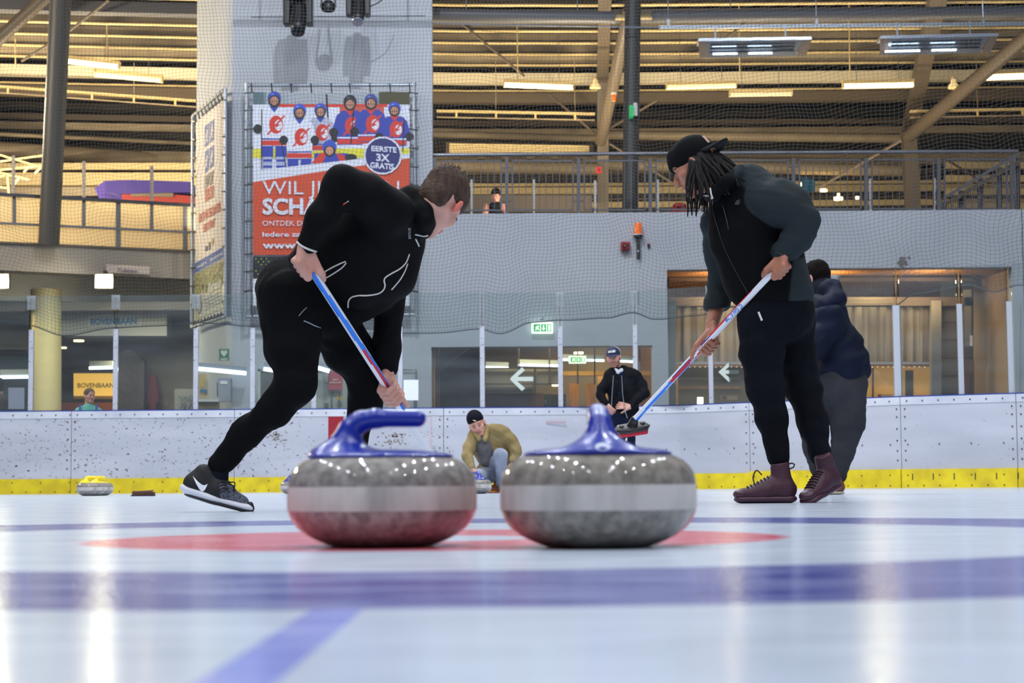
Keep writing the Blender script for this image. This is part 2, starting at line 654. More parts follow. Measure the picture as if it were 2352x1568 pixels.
def board_material(name, lo, hi, dark=(74, 62, 60)):
    """white plastic with puck marks: sparse dark flecks and short scuffs over a slightly dirty white"""
    m = bpy.data.materials.new(name)
    nt, b = _nt(m); N = nt.nodes; L = nt.links
    tc = N.new('ShaderNodeTexCoord')

    def noise(scale, st, det=3, rot=0.0):
        mp = N.new('ShaderNodeMapping'); mp.inputs['Scale'].default_value = st; mp.inputs['Rotation'].default_value = (0, rot, 0)
        L.new(tc.outputs['Object'], mp.inputs[0])
        n = N.new('ShaderNodeTexNoise'); n.inputs['Scale'].default_value = scale; n.inputs['Detail'].default_value = det
        L.new(mp.outputs[0], n.inputs[0]); return n.outputs[0]

    def rng(v, a, c, o0=0.0, o1=1.0):
        r = N.new('ShaderNodeMapRange'); L.new(v, r.inputs[0])
        r.inputs[1].default_value = a; r.inputs[2].default_value = c; r.inputs[3].default_value = o0; r.inputs[4].default_value = o1
        return r.outputs[0]

    def mix(f, a, c):
        x = N.new('ShaderNodeMix'); x.data_type = 'RGBA'; L.new(f, x.inputs['Factor'])
        for i, v in ((6, a), (7, c)):
            if isinstance(v, tuple): x.inputs[i].default_value = (*lin(v), 1)
            else: L.new(v, x.inputs[i])
        return x.outputs[2]
    base = mix(rng(noise(1.2, (0.5, 0.5, 2.2), 4), 0.35, 0.7), (192, 194, 204), (172, 175, 186))
    c1 = mix(rng(noise(24, (1, 1, 1.4), 2, 0.5), lo, lo + 0.05), base, dark)
    c2 = mix(rng(noise(17, (0.6, 0.6, 2.2), 5, 0.5), hi, hi + 0.06), c1, (112, 104, 104))
    L.new(c2, b.inputs['Base Color'])
    b.inputs['Roughness'].default_value = 0.28
    return m


M_ICE = ice_material()
M_BOARD = board_material('scuffed_board', 0.655, 0.66)
M_BOARD2 = board_material('clean_board', 0.715, 0.72, (96, 90, 92))
M_TOPRAIL = mat('white_top_rail', (208, 211, 220), 0.3, rgb2=(190, 194, 206), scale=3)
M_BLUECAP = mat('blue_cap', (28, 60, 140), 0.4)
M_KICK = mat('yellow_kick', (232, 208, 26), 0.45, rgb2=(206, 180, 22), scale=5)
M_REDLINE = mat('red_line', (150, 26, 42), 0.4)
M_BOLT = mat('bolt', (62, 62, 66), 0.5, 0.4)
M_SEAM = mat('seam', (40, 44, 46), 0.8)
M_GLASS = glass_mat('rink_glass', tint=(244, 249, 248), fac=0.05, rough=0.04, haze=0.045, haze_col=(190, 200, 208))
M_CLEAR = glass_mat('clear_bracket', (238, 242, 242), 0.16, 0.12, 0.22, (214, 220, 224))
M_POST = board_material('scuffed_post', 0.635, 0.65)
M_JOINT = glass_mat('glass_joint', (200, 208, 206), 0.12, 0.3)
M_WALL = mat('grey_blue_wall', (184, 190, 199), 0.62, rgb2=(176, 182, 192), scale=0.8, bump=0.05, bscale=30)
M_DARKBR = mat('dark_brown_deck', (40, 37, 34), 0.7, rgb2=(30, 28, 26), scale=2)
M_PURLIN = mat('beige_steel', (172, 156, 128), 0.5, rgb2=(152, 136, 110), scale=1.5)
M_STEEL = mat('grey_steel', (108, 108, 112), 0.45, 0.1)
M_COLUMN = mat('dark_grey_column', (66, 64, 60), 0.5)
M_BROWNST = mat('brown_steel', (98, 86, 70), 0.5)
M_GALV = mat('galvanised', (168, 178, 190), 0.35, 0.6)
M_CLAD = mat('dark_cladding', (62, 56, 46), 0.65, rgb2=(46, 42, 36), scale=1.2)
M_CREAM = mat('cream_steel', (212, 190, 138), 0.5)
M_CONC = mat('grey_concrete', (128, 124, 120), 0.75, rgb2=(112, 109, 106), scale=2, bump=0.1, bscale=12)
M_BLACK = mat('black_paint', (18, 18, 20), 0.4)
M_TUBE = mat('lit_tube', (255, 240, 205), emit=(255, 226, 160), estr=7)
M_DIFF = mat('lit_diffuser', (255, 235, 190), emit=(255, 214, 130), estr=1.6)
M_DIFF2 = mat('dim_diffuser', (235, 225, 195), 0.5, emit=(250, 215, 150), estr=0.35)
M_COOLTUBE = mat('cool_tube', (235, 245, 255), emit=(215, 235, 255), estr=5)
M_REFL = mat('lamp_reflector', (205, 214, 228), 0.22, 0.7)

# ================================================================ ICE AND FLOORS
BP = [(-700, 25.6), (-260, 25.6), (164, 25.6), (538, 25.6), (1018, 25.6), (1390, 25.75), (1560, 25.35), (1720, 24.65), (2067, 23.25), (2333, 22.6), (2560, 22.1)]
BXY = [(P(x, 930, y).x, y) for x, y in BP]


def bd(px):
    """point (x, y) of the boards' ice face behind picture column px"""
    for (a, ya), (b, yb) in zip(BP, BP[1:]):
        if a <= px <= b:
            t = (px - a) / (b - a)
            X0 = P(a, 930, ya).x; X1 = P(b, 930, yb).x
            # intersect the view column with the chord
            k = (px - 1176) / F
            d = (X1 - X0) - k * (yb - ya)
            s = (k * ya - X0) / d if abs(d) > 1e-9 else t
            s = min(max(s, 0), 1)
            return (X0 + (X1 - X0) * s, ya + (yb - ya) * s)
    return BXY[0] if px < BP[0][0] else BXY[-1]


mb = MB()
mb.add([(-16, -6, 0), (16, -6, 0), (16, 22, 0), (BXY[-1][0] + .2, BXY[-1][1] + .05, 0)] + [(x, y + .05, 0) for x, y in reversed(BXY[:-1])] + [(-16, 25.6, 0)],
       [tuple(range(4 + len(BXY)))])
floor = mb.build('floor', M_ICE)
tag(floor, kind='structure')
mb = MB().box((-22, 25.72, -0.06), (22, 44, -0.01))
tag(mb.build('floor_walkway', mat('rubber_floor', (52, 52, 54), 0.8)), kind='structure')


# ================================================================ BOARDS
def strip(mb, pts, z0, z1, off, th):
    """upright band following plan points; off = how far it stands in front, th = thickness"""
    for (a, b) in zip(pts, pts[1:]):
        d = Vector((b[0] - a[0], b[1] - a[1], 0)).normalized(); n = Vector((d.y, -d.x, 0))
        p = [Vector((a[0], a[1], 0)) + n * off, Vector((b[0], b[1], 0)) + n * off]
        q = [v - n * th for v in p]
        vs = [p[0], p[1], q[1], q[0]]
        mb.slab([v + Vector((0, 0, z0)) for v in vs][::-1], (0, 0, z1 - z0))
    return mb


seams = [(-700, -260, 'scuffed white rink board panel, outermost at the end with the paper notices', M_BOARD),
         (-260, 164, 'scuffed white rink board panel with yellow kick strip left of the pair of yellow-handled stones', M_BOARD),
         (164, 538, 'scuffed white rink board panel behind the pair of yellow-handled curling stones', M_BOARD),
         (538, 1018, 'heavily scuffed rink board panel with a vertical dark red line, behind the crouching sweeper', M_BOARD),
         (1018, 1390, 'white rink board panel behind the crouching man in the tan jacket', M_BOARD2),
         (1390, 1720, 'white rink board panel behind the standing man with his hands on his hips', M_BOARD2),
         (1720, 2067, 'white rink board panel behind the legs of the sweeper in maroon shoes', M_BOARD2),
         (2067, 2333, 'white rink board panel with short black ticks on its raised yellow kick strip', M_BOARD2),
         (2333, 2560, 'white rink board panel past the gate joint at the right edge of the photograph', M_BOARD2)]
for a, b, label, m in seams:
    xs = [a] + [p for p, _ in BP if a < p < b] + [b]
    pts = [bd(x) for x in xs]
    if len(pts) == 2 and b - a > 400: pts.insert(1, ((pts[0][0] + pts[1][0]) / 2, (pts[0][1] + pts[1][1]) / 2))
    e0 = Vector((*pts[0], 0)); e1 = Vector((*pts[1], 0)); gap = (e1 - e0).normalized() * 0.008
    pts[0] = (pts[0][0] + gap.x, pts[0][1] + gap.y)
    t = thing('rink_board', label, 'board', (pts[0][0], pts[0][1], 0), 'rink boards round the ice')
    strip(MB(), pts, 0.20, 1.05, 0.0, 0.05).build('facing', m, t)
    strip(MB(), pts, 1.052, 1.15, 0.006, 0.056).build('top_rail', M_TOPRAIL, t)
    strip(MB(), pts, 1.15, 1.165, 0.006, 0.10).build('cap', M_BLUECAP, t)
    kz = 0.21 if a < 1700 else 0.235
    strip(MB(), pts, 0.0, kz, 0.018 if a < 1700 else 0.03, 0.06).build('kick_strip', M_KICK, t)
    s = MB()
    for i, (p, q) in enumerate(zip(pts, pts[1:])):
        d = Vector((q[0] - p[0], q[1] - p[1], 0)); Ln = d.length; d.normalize(); n = Vector((d.y, -d.x, 0))
        k = 0
        while k * 0.2 + 0.08 < Ln:
            c = Vector((p[0], p[1], 1.10)) + d * (k * 0.2 + 0.08) + n * 0.007
            s.box((c.x - .008, c.y - .006, c.z - .008), (c.x + .008, c.y + .004, c.z + .008))
            for zz, step in ((0.16, 2), (0.03, 1), (0.55, 2)):
                if k % step == 0 and not (zz == 0.55 and a < 1000):
                    c2 = Vector((c.x, c.y, zz)) + n * (0.012 if zz < 0.3 else -0.003) + n * (0.012 if a >= 1700 and zz < 0.3 else 0)
                    s.box((c2.x - .007, c2.y - .006, zz - .007), (c2.x + .007, c2.y + .004, zz + .007))
            k += 1
        for e in ((p, 1), (q, -1)):
            if i in (0,) and e[1] == 1 or i == len(pts) - 2 and e[1] == -1:
                for zz in (0.35, 0.47, 0.6, 0.75, 0.9, 1.0):
                    c = Vector((e[0][0], e[0][1], zz)) + d * 0.05 * e[1] + n * 0.0
                    s.box((c.x - .008, c.y - .008, zz - .008), (c.x + .008, c.y + .004, zz + .008))
    tag(s.build('bolts', M_BOLT, t), kind='stuff')
    if a >= 2067:
        p, q = Vector((*pts[0], 0)), Vector((*pts[-1], 0)); d = (q - p).normalized(); n = Vector((d.y, -d.x, 0))
        for i in range(6):
            c = p + d * (0.14 + i * 0.262) + n * 0.034
            MB().box((c.x - .005, c.y - .003, 0.10), (c.x + .005, c.y + .003, 0.18)).build('tick', M_SEAM, t)
    if a == 538:
        y = 25.6
        s = MB().slab(pxquad(754, 956, 789, 1105, y - 0.003), (0, 0.002, 0)); s.build('red_line', M_REDLINE, t)
        s = MB().slab(pxquad(989, 956, 991, 1105, y - 0.003), (0, 0.002, 0)); s.build('thin_red_line', mat('faded_red', (196, 160, 172), 0.5), t)
        s = MB()
        for i in range(46):
            cx, cy = random.gauss(905, 12), random.choice([998, 1012]) + random.gauss(0, 5)
            s.slab(pxquad(cx, cy, cx + random.uniform(2, 7), cy + random.uniform(1, 3), y - 0.002), (0, 0.0015, 0))
        for i in range(30):
            cx, cy = random.gauss(630, 8), 1000 + random.gauss(0, 8)
            s.slab(pxquad(cx, cy, cx + random.uniform(3, 8), cy + random.uniform(1, 2.5), y - 0.002), (0, 0.0015, 0))
        tag(s.build('scuff_cluster', mat('scuff', (120, 108, 96), 0.7), t), kind='stuff')

# faint red scuffs on the board left of the standing man are part of that panel
for o in [o for o in bpy.data.objects if o.name.startswith('rink_board') and 'hands on his hips' in o.get('label', '')]:
    m = mat('red_scuff', (190, 150, 165), 0.5)
    for q in ((1254, 968, 1300, 971), (1150, 960, 1164, 963)): MB().slab(pxquad(*q, 25.68), (0, 0.002, 0)).build('red_scuff', m, o)

# ================================================================ GLASS AND POSTS ON THE BOARDS
post_x = [-120, 67, 262, 447, 578, 719, 918, 1107, 1287, 1460, 1634, 1796, 1925, 2065, 2210, 2325, 2470]
plabels = ['speckled white glass post at the far end beside the dark doorway', 'speckled white glass post left of the round yellow column', 'speckled white glass post crossing the lit yellow board, right of the man in teal',
           'speckled white glass post in front of the toilet sign', 'speckled white glass post right of the green heart sign', 'speckled white glass post hidden behind the knee of the crouching sweeper',
           'speckled white glass post beside the white paper sheet', 'speckled white glass post left of the first white arrow', 'speckled white glass post right of the first white arrow',
           'speckled white glass post behind the shoulder of the standing man', 'speckled white glass post under the lower hand of the man in the cap', 'speckled white glass post between the legs of the man in the cap',
           'speckled white glass post hidden behind the man in the navy jacket', 'broad bright glass post beside the wide yellow-lit window', 'narrow bright glass post in front of the dark brick corner',
           'bright glass post at the end of the wide opening', 'glass post beyond the gate joint']
gl = []
pm = [MB().box((-0.033, 0, 0), (0.033, 0.05, 1.14)).mesh('post', M_POST), MB().box((-0.006, 0.012, 1.14), (0.006, 0.03, 1.60)).mesh('joint_strip', M_JOINT)]
pm_clean = MB().box((-0.033, 0, 0), (0.033, 0.05, 1.14)).mesh('post_clean', mat('bright_aluminium', (206, 210, 218), .35, .3))
bk = MB()
bk.box((-0.06, -0.012, 1.42), (0.06, -0.002, 1.62))
for zz in (1.46, 1.52, 1.58): bk.lathe([(0.012, 0), (0.012, 0.012), (0, 0.012)], 8, (0, -0.012, zz), Matrix.Rotation(PI / 2, 3, 'X'))
bkm = bk.mesh('clear_bracket', M_CLEAR)
for px, lab in zip(post_x, plabels):
    x, y = bd(px)
    t = thing('glass_post', lab, 'post', (x, y + 0.02, 1.165), 'posts holding the rink glass')
    link('post', pm[0] if px < 2000 else pm_clean, t, True)
    link('joint_strip', pm[1], t, True)
    if px in (67, 262, 447, 1287, 1460, 1634, 1925):
        link('clear_bracket', bkm, t, True)
    if px in (2065,): t.scale = (1.5, 1, 1.02)
for i, (a, b) in enumerate(zip(post_x, post_x[1:])):
    p, q = bd(a), bd(b)
    d = Vector((q[0] - p[0], q[1] - p[1], 0)).normalized() * 0.035
    names = ['before the dark doorway with the paper notice', 'before the round yellow column', 'before the dark red coats', 'before the yellow helpline board and green heart sign', 'behind the thigh of the crouching sweeper',
             'before the red notice', 'before the white paper sheet and the stair tarpaulin edge', 'carrying the first white arrow', 'before the green exit sign reflection and gold posts', 'behind the standing man in the dark jacket',
             'carrying the second white arrow', 'between the knees of the man in the cap', 'behind the man in the navy jacket', 'before the wide lit yellow window', 'before the beige wall with the paper sign', 'past the wide opening']
    mb = MB(); y0 = 0.03
    mb.slab([(p[0] + d.x, p[1] + y0 + d.y, 1.165), (q[0] - d.x, q[1] + y0 - d.y, 1.165), (q[0] - d.x, q[1] + y0 - d.y, 2.78), (p[0] + d.x, p[1] + y0 + d.y, 2.78)], (0, 0.012, 0))
    nm = names[i] if i < len(names) else 'at the end'
    o = mb.build('glass_shield', M_GLASS)
    tag(o, 'tall clear rink glass pane ' + nm, 'glass', 'glass panes above the boards')

# white arrow stickers on the glass
for (cx, cy, lab) in ((1197, 870, 'pale adhesive arrow pointing left on the glass beside the standing man'), (1673, 854, 'pale adhesive arrow pointing left on the glass under the sweeping broom hand')):
    x, y = bd(cx)
    Y = y + 0.02; k = 1.0 if cx < 1400 else 0.85
    s = MB()
    q = lambda pts: s.slab([P(cx + u * k, cy + v * k, Y) for u, v in pts][::-1], (0, 0.004, 0))
    q([(-27, 0), (2, -27), (9, -20), (-9, -5), (28, -5), (28, 5), (-9, 5), (9, 21), (2, 28)])
    tag(s.build('arrow_sticker', mat('pale_sticker', (196, 206, 196), 0.6)), lab, 'sticker')

# ================================================================ SAFETY NET
def net():
    V = []; Fc = []
    x0, x1 = -9.5, 9.3
    step = 0.052
    nx = int((x1 - x0) / step)
    rope = [(-200, 700), (0, 738), (66, 745), (150, 768), (262, 752), (450, 742), (500, 745), (560, 752), (700, 748), (960, 764), (1107, 755), (1155, 766), (1225, 742), (1290, 735), (1395, 733), (1457, 720), (1505, 735), (1600, 722),
            (1700, 700), (1800, 690), (1900, 702), (2065, 700), (2120, 675), (2230, 655), (2290, 672), (2352, 655), (2500, 640)]
    def bottom(px):
        for (a, ya), (b, yb) in zip(rope, rope[1:]):
            if a <= px <= b:
                t = (px - a) / (b - a); t = t * t * (3 - 2 * t)
                return ya + (yb - ya) * t
        return rope[0][1] if px < rope[0][0] else rope[-1][1]
    def yat(x):
        px = x / 25.6 * F + 1176
        return bd(max(-690, min(2550, px)))[1] + 0.10
    ztop = 7.4
    nz = 66
    def pt(i, w):
        """i: column, w: 0 bottom .. 1 top"""
        x = x0 + i * step
        y = yat(x)
        px = x / y * F + 1176
        zb = P(px, bottom(px), y).z
        z = zb + (ztop - zb) * w
        sx = 0.030 * math.sin(z * 2.1 + x * 0.9) + 0.022 * math.sin(z * 4.7 + x * 2.3 + 1) + 0.016 * math.sin(z * 9.0 + x * 5.1)
        sz = 0.040 * math.sin(x * 1.3) + 0.030 * math.sin(x * 3.4 + z * 0.8) + 0.02 * math.sin(x * 7.7 + z * 2.0)
        return (x + sx, y + 0.05 * math.sin(x * 2.2 + z), z + sz * (0.25 + 0.75 * math.sin(PI * min(w * 1.3, 1))))
    r = 0.0017
    def strand(pts, r):
        n0 = len(V)
        for i, p in enumerate(pts):
            a = pts[max(i - 1, 0)]; b = pts[min(i + 1, len(pts) - 1)]
            dx, dz = b[0] - a[0], b[2] - a[2]; l = math.hypot(dx, dz) or 1
            ux, uz = -dz / l * r, dx / l * r
            V.append((p[0] + ux, p[1], p[2] + uz)); V.append((p[0] - ux, p[1], p[2] - uz)); V.append((p[0], p[1] + r, p[2]))
        for i in range(len(pts) - 1):
            k = n0 + 3 * i
            for u, v in ((0, 1), (1, 2), (2, 0)):
                Fc.append((k + u, k + v, k + 3 + v, k + 3 + u))
    for i in range(nx + 1):
        strand([pt(i, k / nz) for k in range(nz + 1)], r)
    rows = int((ztop - 2.2) / step)
    for j in range(rows):
        w = (j + 0.5) / rows
        strand([pt(i, w) for i in range(0, nx + 1, 2)], r)
    strand([pt(i, 0) for i in range(0, nx + 1)], 0.008)
    me = bpy.data.meshes.new('safety_net'); me.from_pydata(V, [], Fc); me.materials.append(mat('net_cord', (70, 74, 78), 0.9)); me.update()
    o = link('safety_net', me)
    tag(o, 'fine dark safety net hanging above the boards with a sagging rope hem', 'net', kind='stuff')


net()

# ================================================================ WALLS
def struct(name, mb, m, **k):
    o = mb.build(name, m, **k)
    if o.parent is None: o['kind'] = 'structure'
    return o


def wx(px, Y=29.0):
    return P(px, 700, Y).x


zt1 = P(1240, 795, 29).z; zt2 = P(1930, 616, 29).z; ztop = P(1300, 489, 29).z
X_PL, X_PR = wx(532), wx(995)
mb = MB().box((X_PL, 29, 0), (wx(990), 29.3, ztop)).box((X_PL, 29, ztop), (X_PR, 29.3, 13))
mb.box((wx(990), 29, zt1), (wx(1533), 29.3, ztop)).box((wx(1497), 29, 0), (wx(1533), 29.3, zt1)).box((wx(1533), 29, zt2), (wx(2327), 29.3, ztop)).box((wx(2327), 29, 0), (15, 29.3, ztop))
struct('wall_back', mb, M_WALL)
# joint lines of the wall elements
mb = MB().box((wx(2352), 28.995, 2.6), (wx(2352) + 0.01, 29, ztop)).box((X_PL + 0.3, 28.995, 7.62), (X_PR - .1, 29, 7.63))
struct('trim_1', mb, M_SEAM)
# slanted side face of the pier, slightly rounded
XL = P(447, 600, 31.9).x
side = [(X_PL, 29.0), (X_PL - 0.10, 29.14), (X_PL - 0.23, 29.5), (X_PL - 0.61, 30.5), (XL + .02, 31.9), (XL + 0.1, 33.5)]
mb = MB()
for (a, b) in zip(side, side[1:]):
    mb.slab([(a[0], a[1], 0), (b[0], b[1], 0), (b[0], b[1], 13), (a[0], a[1], 13)], (0.25, 0.05, 0))
struct('wall_pier_side', mb, M_WALL)
# smudge on the wall over the wide opening
mb = MB()
for i in range(26):
    cx, cy = random.gauss(2071, 6), random.gauss(602, 5)
    mb.slab([P(cx + 5 * math.cos(a) * random.uniform(.5, 1.3), cy + 4 * math.sin(a) * random.uniform(.5, 1.3), 28.998 - i * 0.00005) for a in [k * PI / 3 for k in range(6)]], (0, 0.001, 0))
o = mb.build('wall_stain', mat('grey_stain', (118, 118, 114), 0.9)); tag(o, kind='structure')

# gallery slabs
mb = MB().box((wx(1000), 29.3, 4.1), (15, 44, ztop - 0.03))
struct('floor_gallery', mb, M_CONC)


def YL(px): return 32.0 + px / 440 * 1.4


def lquad(mb, x0, ya0, yb0, x1, ya1, yb1, d=0.0, t=0.1):
    """panel on the slanted left gallery front: picture x0..x1, top ya, bottom yb at each end, d metres in front"""
    return mb.slab([P(x0, yb0, YL(x0) - d), P(x1, yb1, YL(x1) - d), P(x1, ya1, YL(x1) - d), P(x0, ya0, YL(x0) - d)], (0, t, 0))


struct('beam_gallery_front', lquad(MB(), -260, 546, 608, 470, 579, 642, 0, 0.5), mat('fascia_grey', (150, 142, 130), 0.7))
struct('beam_gallery_lower', lquad(MB(), -260, 600, 684, 470, 636, 700, -0.9, 0.4), mat('fascia_grey2', (160, 154, 138), 0.7))
mb = MB().slab([P(-260, 562, 31.6), P(470, 581, 33.8), P(470, 581, 33.8) + Vector((0, 10.6, 0)), P(-260, 562, 31.6) + Vector((0, 11.6, 0))], (0, 0, -0.25))
struct('floor_gallery_left', mb, M_CONC)
mb = MB().box((XL - 9, 33.2, 3.3), (XL + 0.3, 44, 3.45))
struct('ceiling_corridor', mb, mat('corridor_ceiling', (120, 112, 100), 0.8))

# ================================================================ GALLERY ROOF AND FAR WALL
def bend(X):
    """the gallery roof follows the curved building: depth offset"""
    if X < 0: return 0.018 * X * X * -0.10 + 0.115 * X * 0.9
    return -0.004 * X


XS = [-13, -9, -6, -3, -1, 1.5, 4, 8, 13]


def runs(mb, Y, z, w, h):
    pts = [Vector((x, Y + bend(x), z)) for x in XS]
    for a, b in zip(pts, pts[1:]):
        mb.bar(a, b, w, h)
    return mb


roof = thing('ceiling_gallery', None, None, (0, 38, 9.2)); roof['kind'] = 'structure'
mb = MB()
for (a, b) in zip(XS, XS[1:]):
    mb.slab([(a, 29.6, 9.16), (b, 29.6, 9.16), (b, 45 + bend(b), 9.16), (a, 45 + bend(a), 9.16)], (0, 0, 0.15))
mb.build('roof_deck', M_DARKBR, roof)
mb = MB()
for (a, b) in zip(XS, XS[1:]):
    for k in range(70):
        y = 30 + k * 0.2
        pass
for Y in [31.6 + 0.98 * k for k in range(8)]:
    runs(MB(), Y, 9.06, 0.10, 0.20).build('purlin', M_PURLIN, roof)
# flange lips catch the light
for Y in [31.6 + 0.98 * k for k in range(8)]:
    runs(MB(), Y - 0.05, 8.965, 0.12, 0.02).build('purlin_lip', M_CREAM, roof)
runs(MB(), 39.6, 8.93, 0.25, 0.22).build('service_trough', mat('white_trough', (226, 214, 184), 0.4), roof)
runs(MB(), 40.2, 8.62, 0.25, 0.22).build('edge_beam', M_BROWNST, roof)
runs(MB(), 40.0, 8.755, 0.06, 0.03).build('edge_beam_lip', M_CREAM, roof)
runs(MB(), 34.4, 8.98, 0.3, 0.2).build('ventilation_duct', M_STEEL, roof)

far = thing('wall_far', None, None, (0, 44, 4.3)); far['kind'] = 'structure'
mb = MB()
for (a, b) in zip(XS, XS[1:]):
    mb.slab([(a, 44 + bend(a), 3), (b, 44 + bend(b), 3), (b, 44 + bend(b), 9.3), (a, 44 + bend(a), 9.3)], (0, 0.2, 0))
mb.build('cladding', M_CLAD, far)
for y, h, m, off in ((232, 0.08, M_BROWNST, 0.1), (250, .05, M_BROWNST, 0.2), (290, 0.14, M_BROWNST, 0.25), (313, 0.17, M_PURLIN, 0.4), (380, 0.28, M_PURLIN, 0.5), (402, 0.08, M_BROWNST, .2),
                    (428, 0.07, M_CREAM, 0.15), (441, 0.16, M_CREAM, 0.1), (462, 0.05, M_BROWNST, 0.15), (474, .14, M_CREAM, .1)):
    z = P(1200, y, 44).z
    runs(MB(), 44 - off, z, 0.1, h).build('batten', m, far)

# long round duct that shows on the left, below the roof
# columns and struts of the gallery
def col_thing(name, label, p0, p1, r, m, cat='column', n=20, kind='structure'):
    mb = MB().tube([p0, p1], r, n)
    o = mb.build(name, m, smooth=True)
    if kind: o['kind'] = kind
    if label: tag(o, label, cat)
    return o


col_thing('round_column', 'thick dark grey round column standing on the gallery slab at far left', P(112, 561, 32.0), P(141, -40, 31.2), 0.185, M_COLUMN)
col_thing('round_column', 'tall grey round column standing behind the gallery railing', P(1447, 492, 30.2), P(1454, -30, 30.2), 0.135, M_COLUMN)
for args in (('slanting brown steel strut crossing the top left corner', P(-25, 110, 33), P(130, -30, 32.5), 0.12),
             ('slanting brown steel strut leaning against the tall grey column', P(1380, 325, 38.5), P(1447, 20, 32), 0.12),
             ('slanting brown steel strut in the top right corner', P(2088, 312, 38.5), P(2370, 75, 33), 0.14)):
    col_thing('steel_strut', args[0], args[1], args[2], args[3], M_BROWNST, 'strut')
for lab, (x0, y0, x1, y1, Ya, Yb, w) in {
    'square brown gallery post below the slanting strut beside the tall column': (1385, 500, 1384, 170, 40, 39, 0.24),
    'square brown gallery post under the right-hand slanting strut': (2098, 500, 2086, 300, 40, 39.5, 0.30)}.items():
    mb = MB().bar(P(x0, y0, Ya), P(x1, y1, Yb), w, w, (0, 1, 0))
    tag(mb.build('square_post', M_BROWNST), lab, 'post', kind='structure')
for lab, (x0, y0, Ya, x1, y1, Yb, w) in {
    'brown roof rafter coming forward above the tall grey column': (1390, -60, 31.5, 1384, 188, 39.5, 0.24),
    'brown roof rafter with a red edge coming forward above the right strut': (2165, -60, 31.5, 2088, 300, 41, 0.30)}.items():
    mb = MB().bar(P(x0, y0, Ya), P(x1, y1, Yb), w, 0.3)
    o = mb.build('roof_rafter', M_BROWNST); tag(o, lab, 'rafter', kind='structure')
# thin bracing rods
rods = [((250, 0), (150, 78), 33), ((150, 78), (50, 140), 33.5), ((1000, 3), (1205, 175), 35), ((1260, 215), (1370, 310), 39), ((1770, 10), (1610, 130), 35), ((1510, 230), (1395, 298), 39),
        ((2070, 322), (1865, 440), 36), ((1400, 330), (1560, 430), 39), ((2180, 370), (2260, 420), 40)]
rlab = ['thin slanting rod right of the round column under the roof', 'thin slanting rod behind the round column', 'long thin slanting rod crossing the roof right of the pier', 'short thin rod meeting the square post',
        'thin rod slanting behind the heater lamp rail', 'thin rod slanting down to the square post from the right', 'thin rod slanting behind the gallery railing', 'thin rod slanting below the tall grey column', 'thin rod behind the stair railing']
for (a, b, Y), lab in zip(rods, rlab):
    tag(MB().tube([P(*a, Y), P(*b, Y + 0.6)], 0.028, 8).build('bracing_rod', M_BROWNST, smooth=True), lab, 'rod', 'bracing rods')
# horizontal round ducts in front of the roof
for lab, a, b, r, m in (('dark grey round duct running from the pier to the tall column', P(985, 33, 31), P(1412, 40, 31), 0.105, M_STEEL),
                        ('dark grey round duct running right from the tall column', P(1497, 38, 31), P(2400, 26, 31), 0.105, M_STEEL),
                        ):
    t = thing('round_duct', lab, 'duct', a)
    MB().tube([a, b], r, 16).build('duct_pipe', m, t, smooth=True)
    e = b if a.x < 0 else a
    sx = 1 if a.x < 0 else -1
    for k in (.2, .8): q = a + (b - a) * k; MB().tube([q, (q.x, q.y, 9.17)], 0.01, 5).build('drop_rod', M_STEEL, t)
    MB().tube([e, e + Vector((0.22 * sx, 0, 0))], 0.05, 10).build('duct_end', M_CREAM, t, smooth=True)
    MB().tube([e - Vector((0.04 * sx, 0, 0)), e], r + 0.012, 16).build('duct_collar', M_STEEL, t, smooth=True)
# large lit horizontal pipe on the left gallery, plus two on the right
for lab, a, b, r in (('fat beige pipe running along the left gallery above the crash mat', P(-60, 338, 41), P(455, 372, 43), 0.17),
                     ('thin beige pipe above the fat one on the left gallery', P(-60, 305, 41), P(455, 330, 43), 0.05),
                     ('fat beige pipe running behind the gallery railing between pier and square post', P(985, 380, 42), P(1375, 388, 42), 0.15),
                     ('beige pipe above the roller housing', P(990, 308, 42), P(1372, 318, 42), 0.08),
                     ('beige pipe running right from the square post', P(1395, 310, 42), P(2085, 318, 42), 0.11),
                     ('fat beige pipe low behind the railing right of the tall column', P(1395, 378, 42), P(2090, 392, 42), 0.14)):
    tag(MB().tube([a, b], r, 14).build('gallery_pipe', M_PURLIN, smooth=True), lab, 'pipe', 'pipes along the gallery')
# cable trays with bright edges
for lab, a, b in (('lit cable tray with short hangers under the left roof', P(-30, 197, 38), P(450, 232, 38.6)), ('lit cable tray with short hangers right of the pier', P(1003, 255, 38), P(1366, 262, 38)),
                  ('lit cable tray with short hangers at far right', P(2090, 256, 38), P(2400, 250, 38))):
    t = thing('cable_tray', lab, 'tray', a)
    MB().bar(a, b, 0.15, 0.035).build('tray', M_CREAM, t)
    MB().bar(a + Vector((0, 0, -.13)), b + Vector((0, 0, -.13)), 0.03, 0.025).build('lower_rail', M_PURLIN, t)
    n = max(3, int((b - a).length / 0.75))
    for i in range(n):
        c = a + (b - a) * ((i + 0.5) / n)
        MB().box((c.x - .02, c.y - .02, c.z - .13), (c.x + .02, c.y + .02, c.z)).build('hanger', M_CREAM, t)
        if i % 2: MB().box((c.x - .006, c.y - .006, c.z), (c.x + .006, c.y + .006, 9.1)).build('drop_rod', M_PURLIN, t)
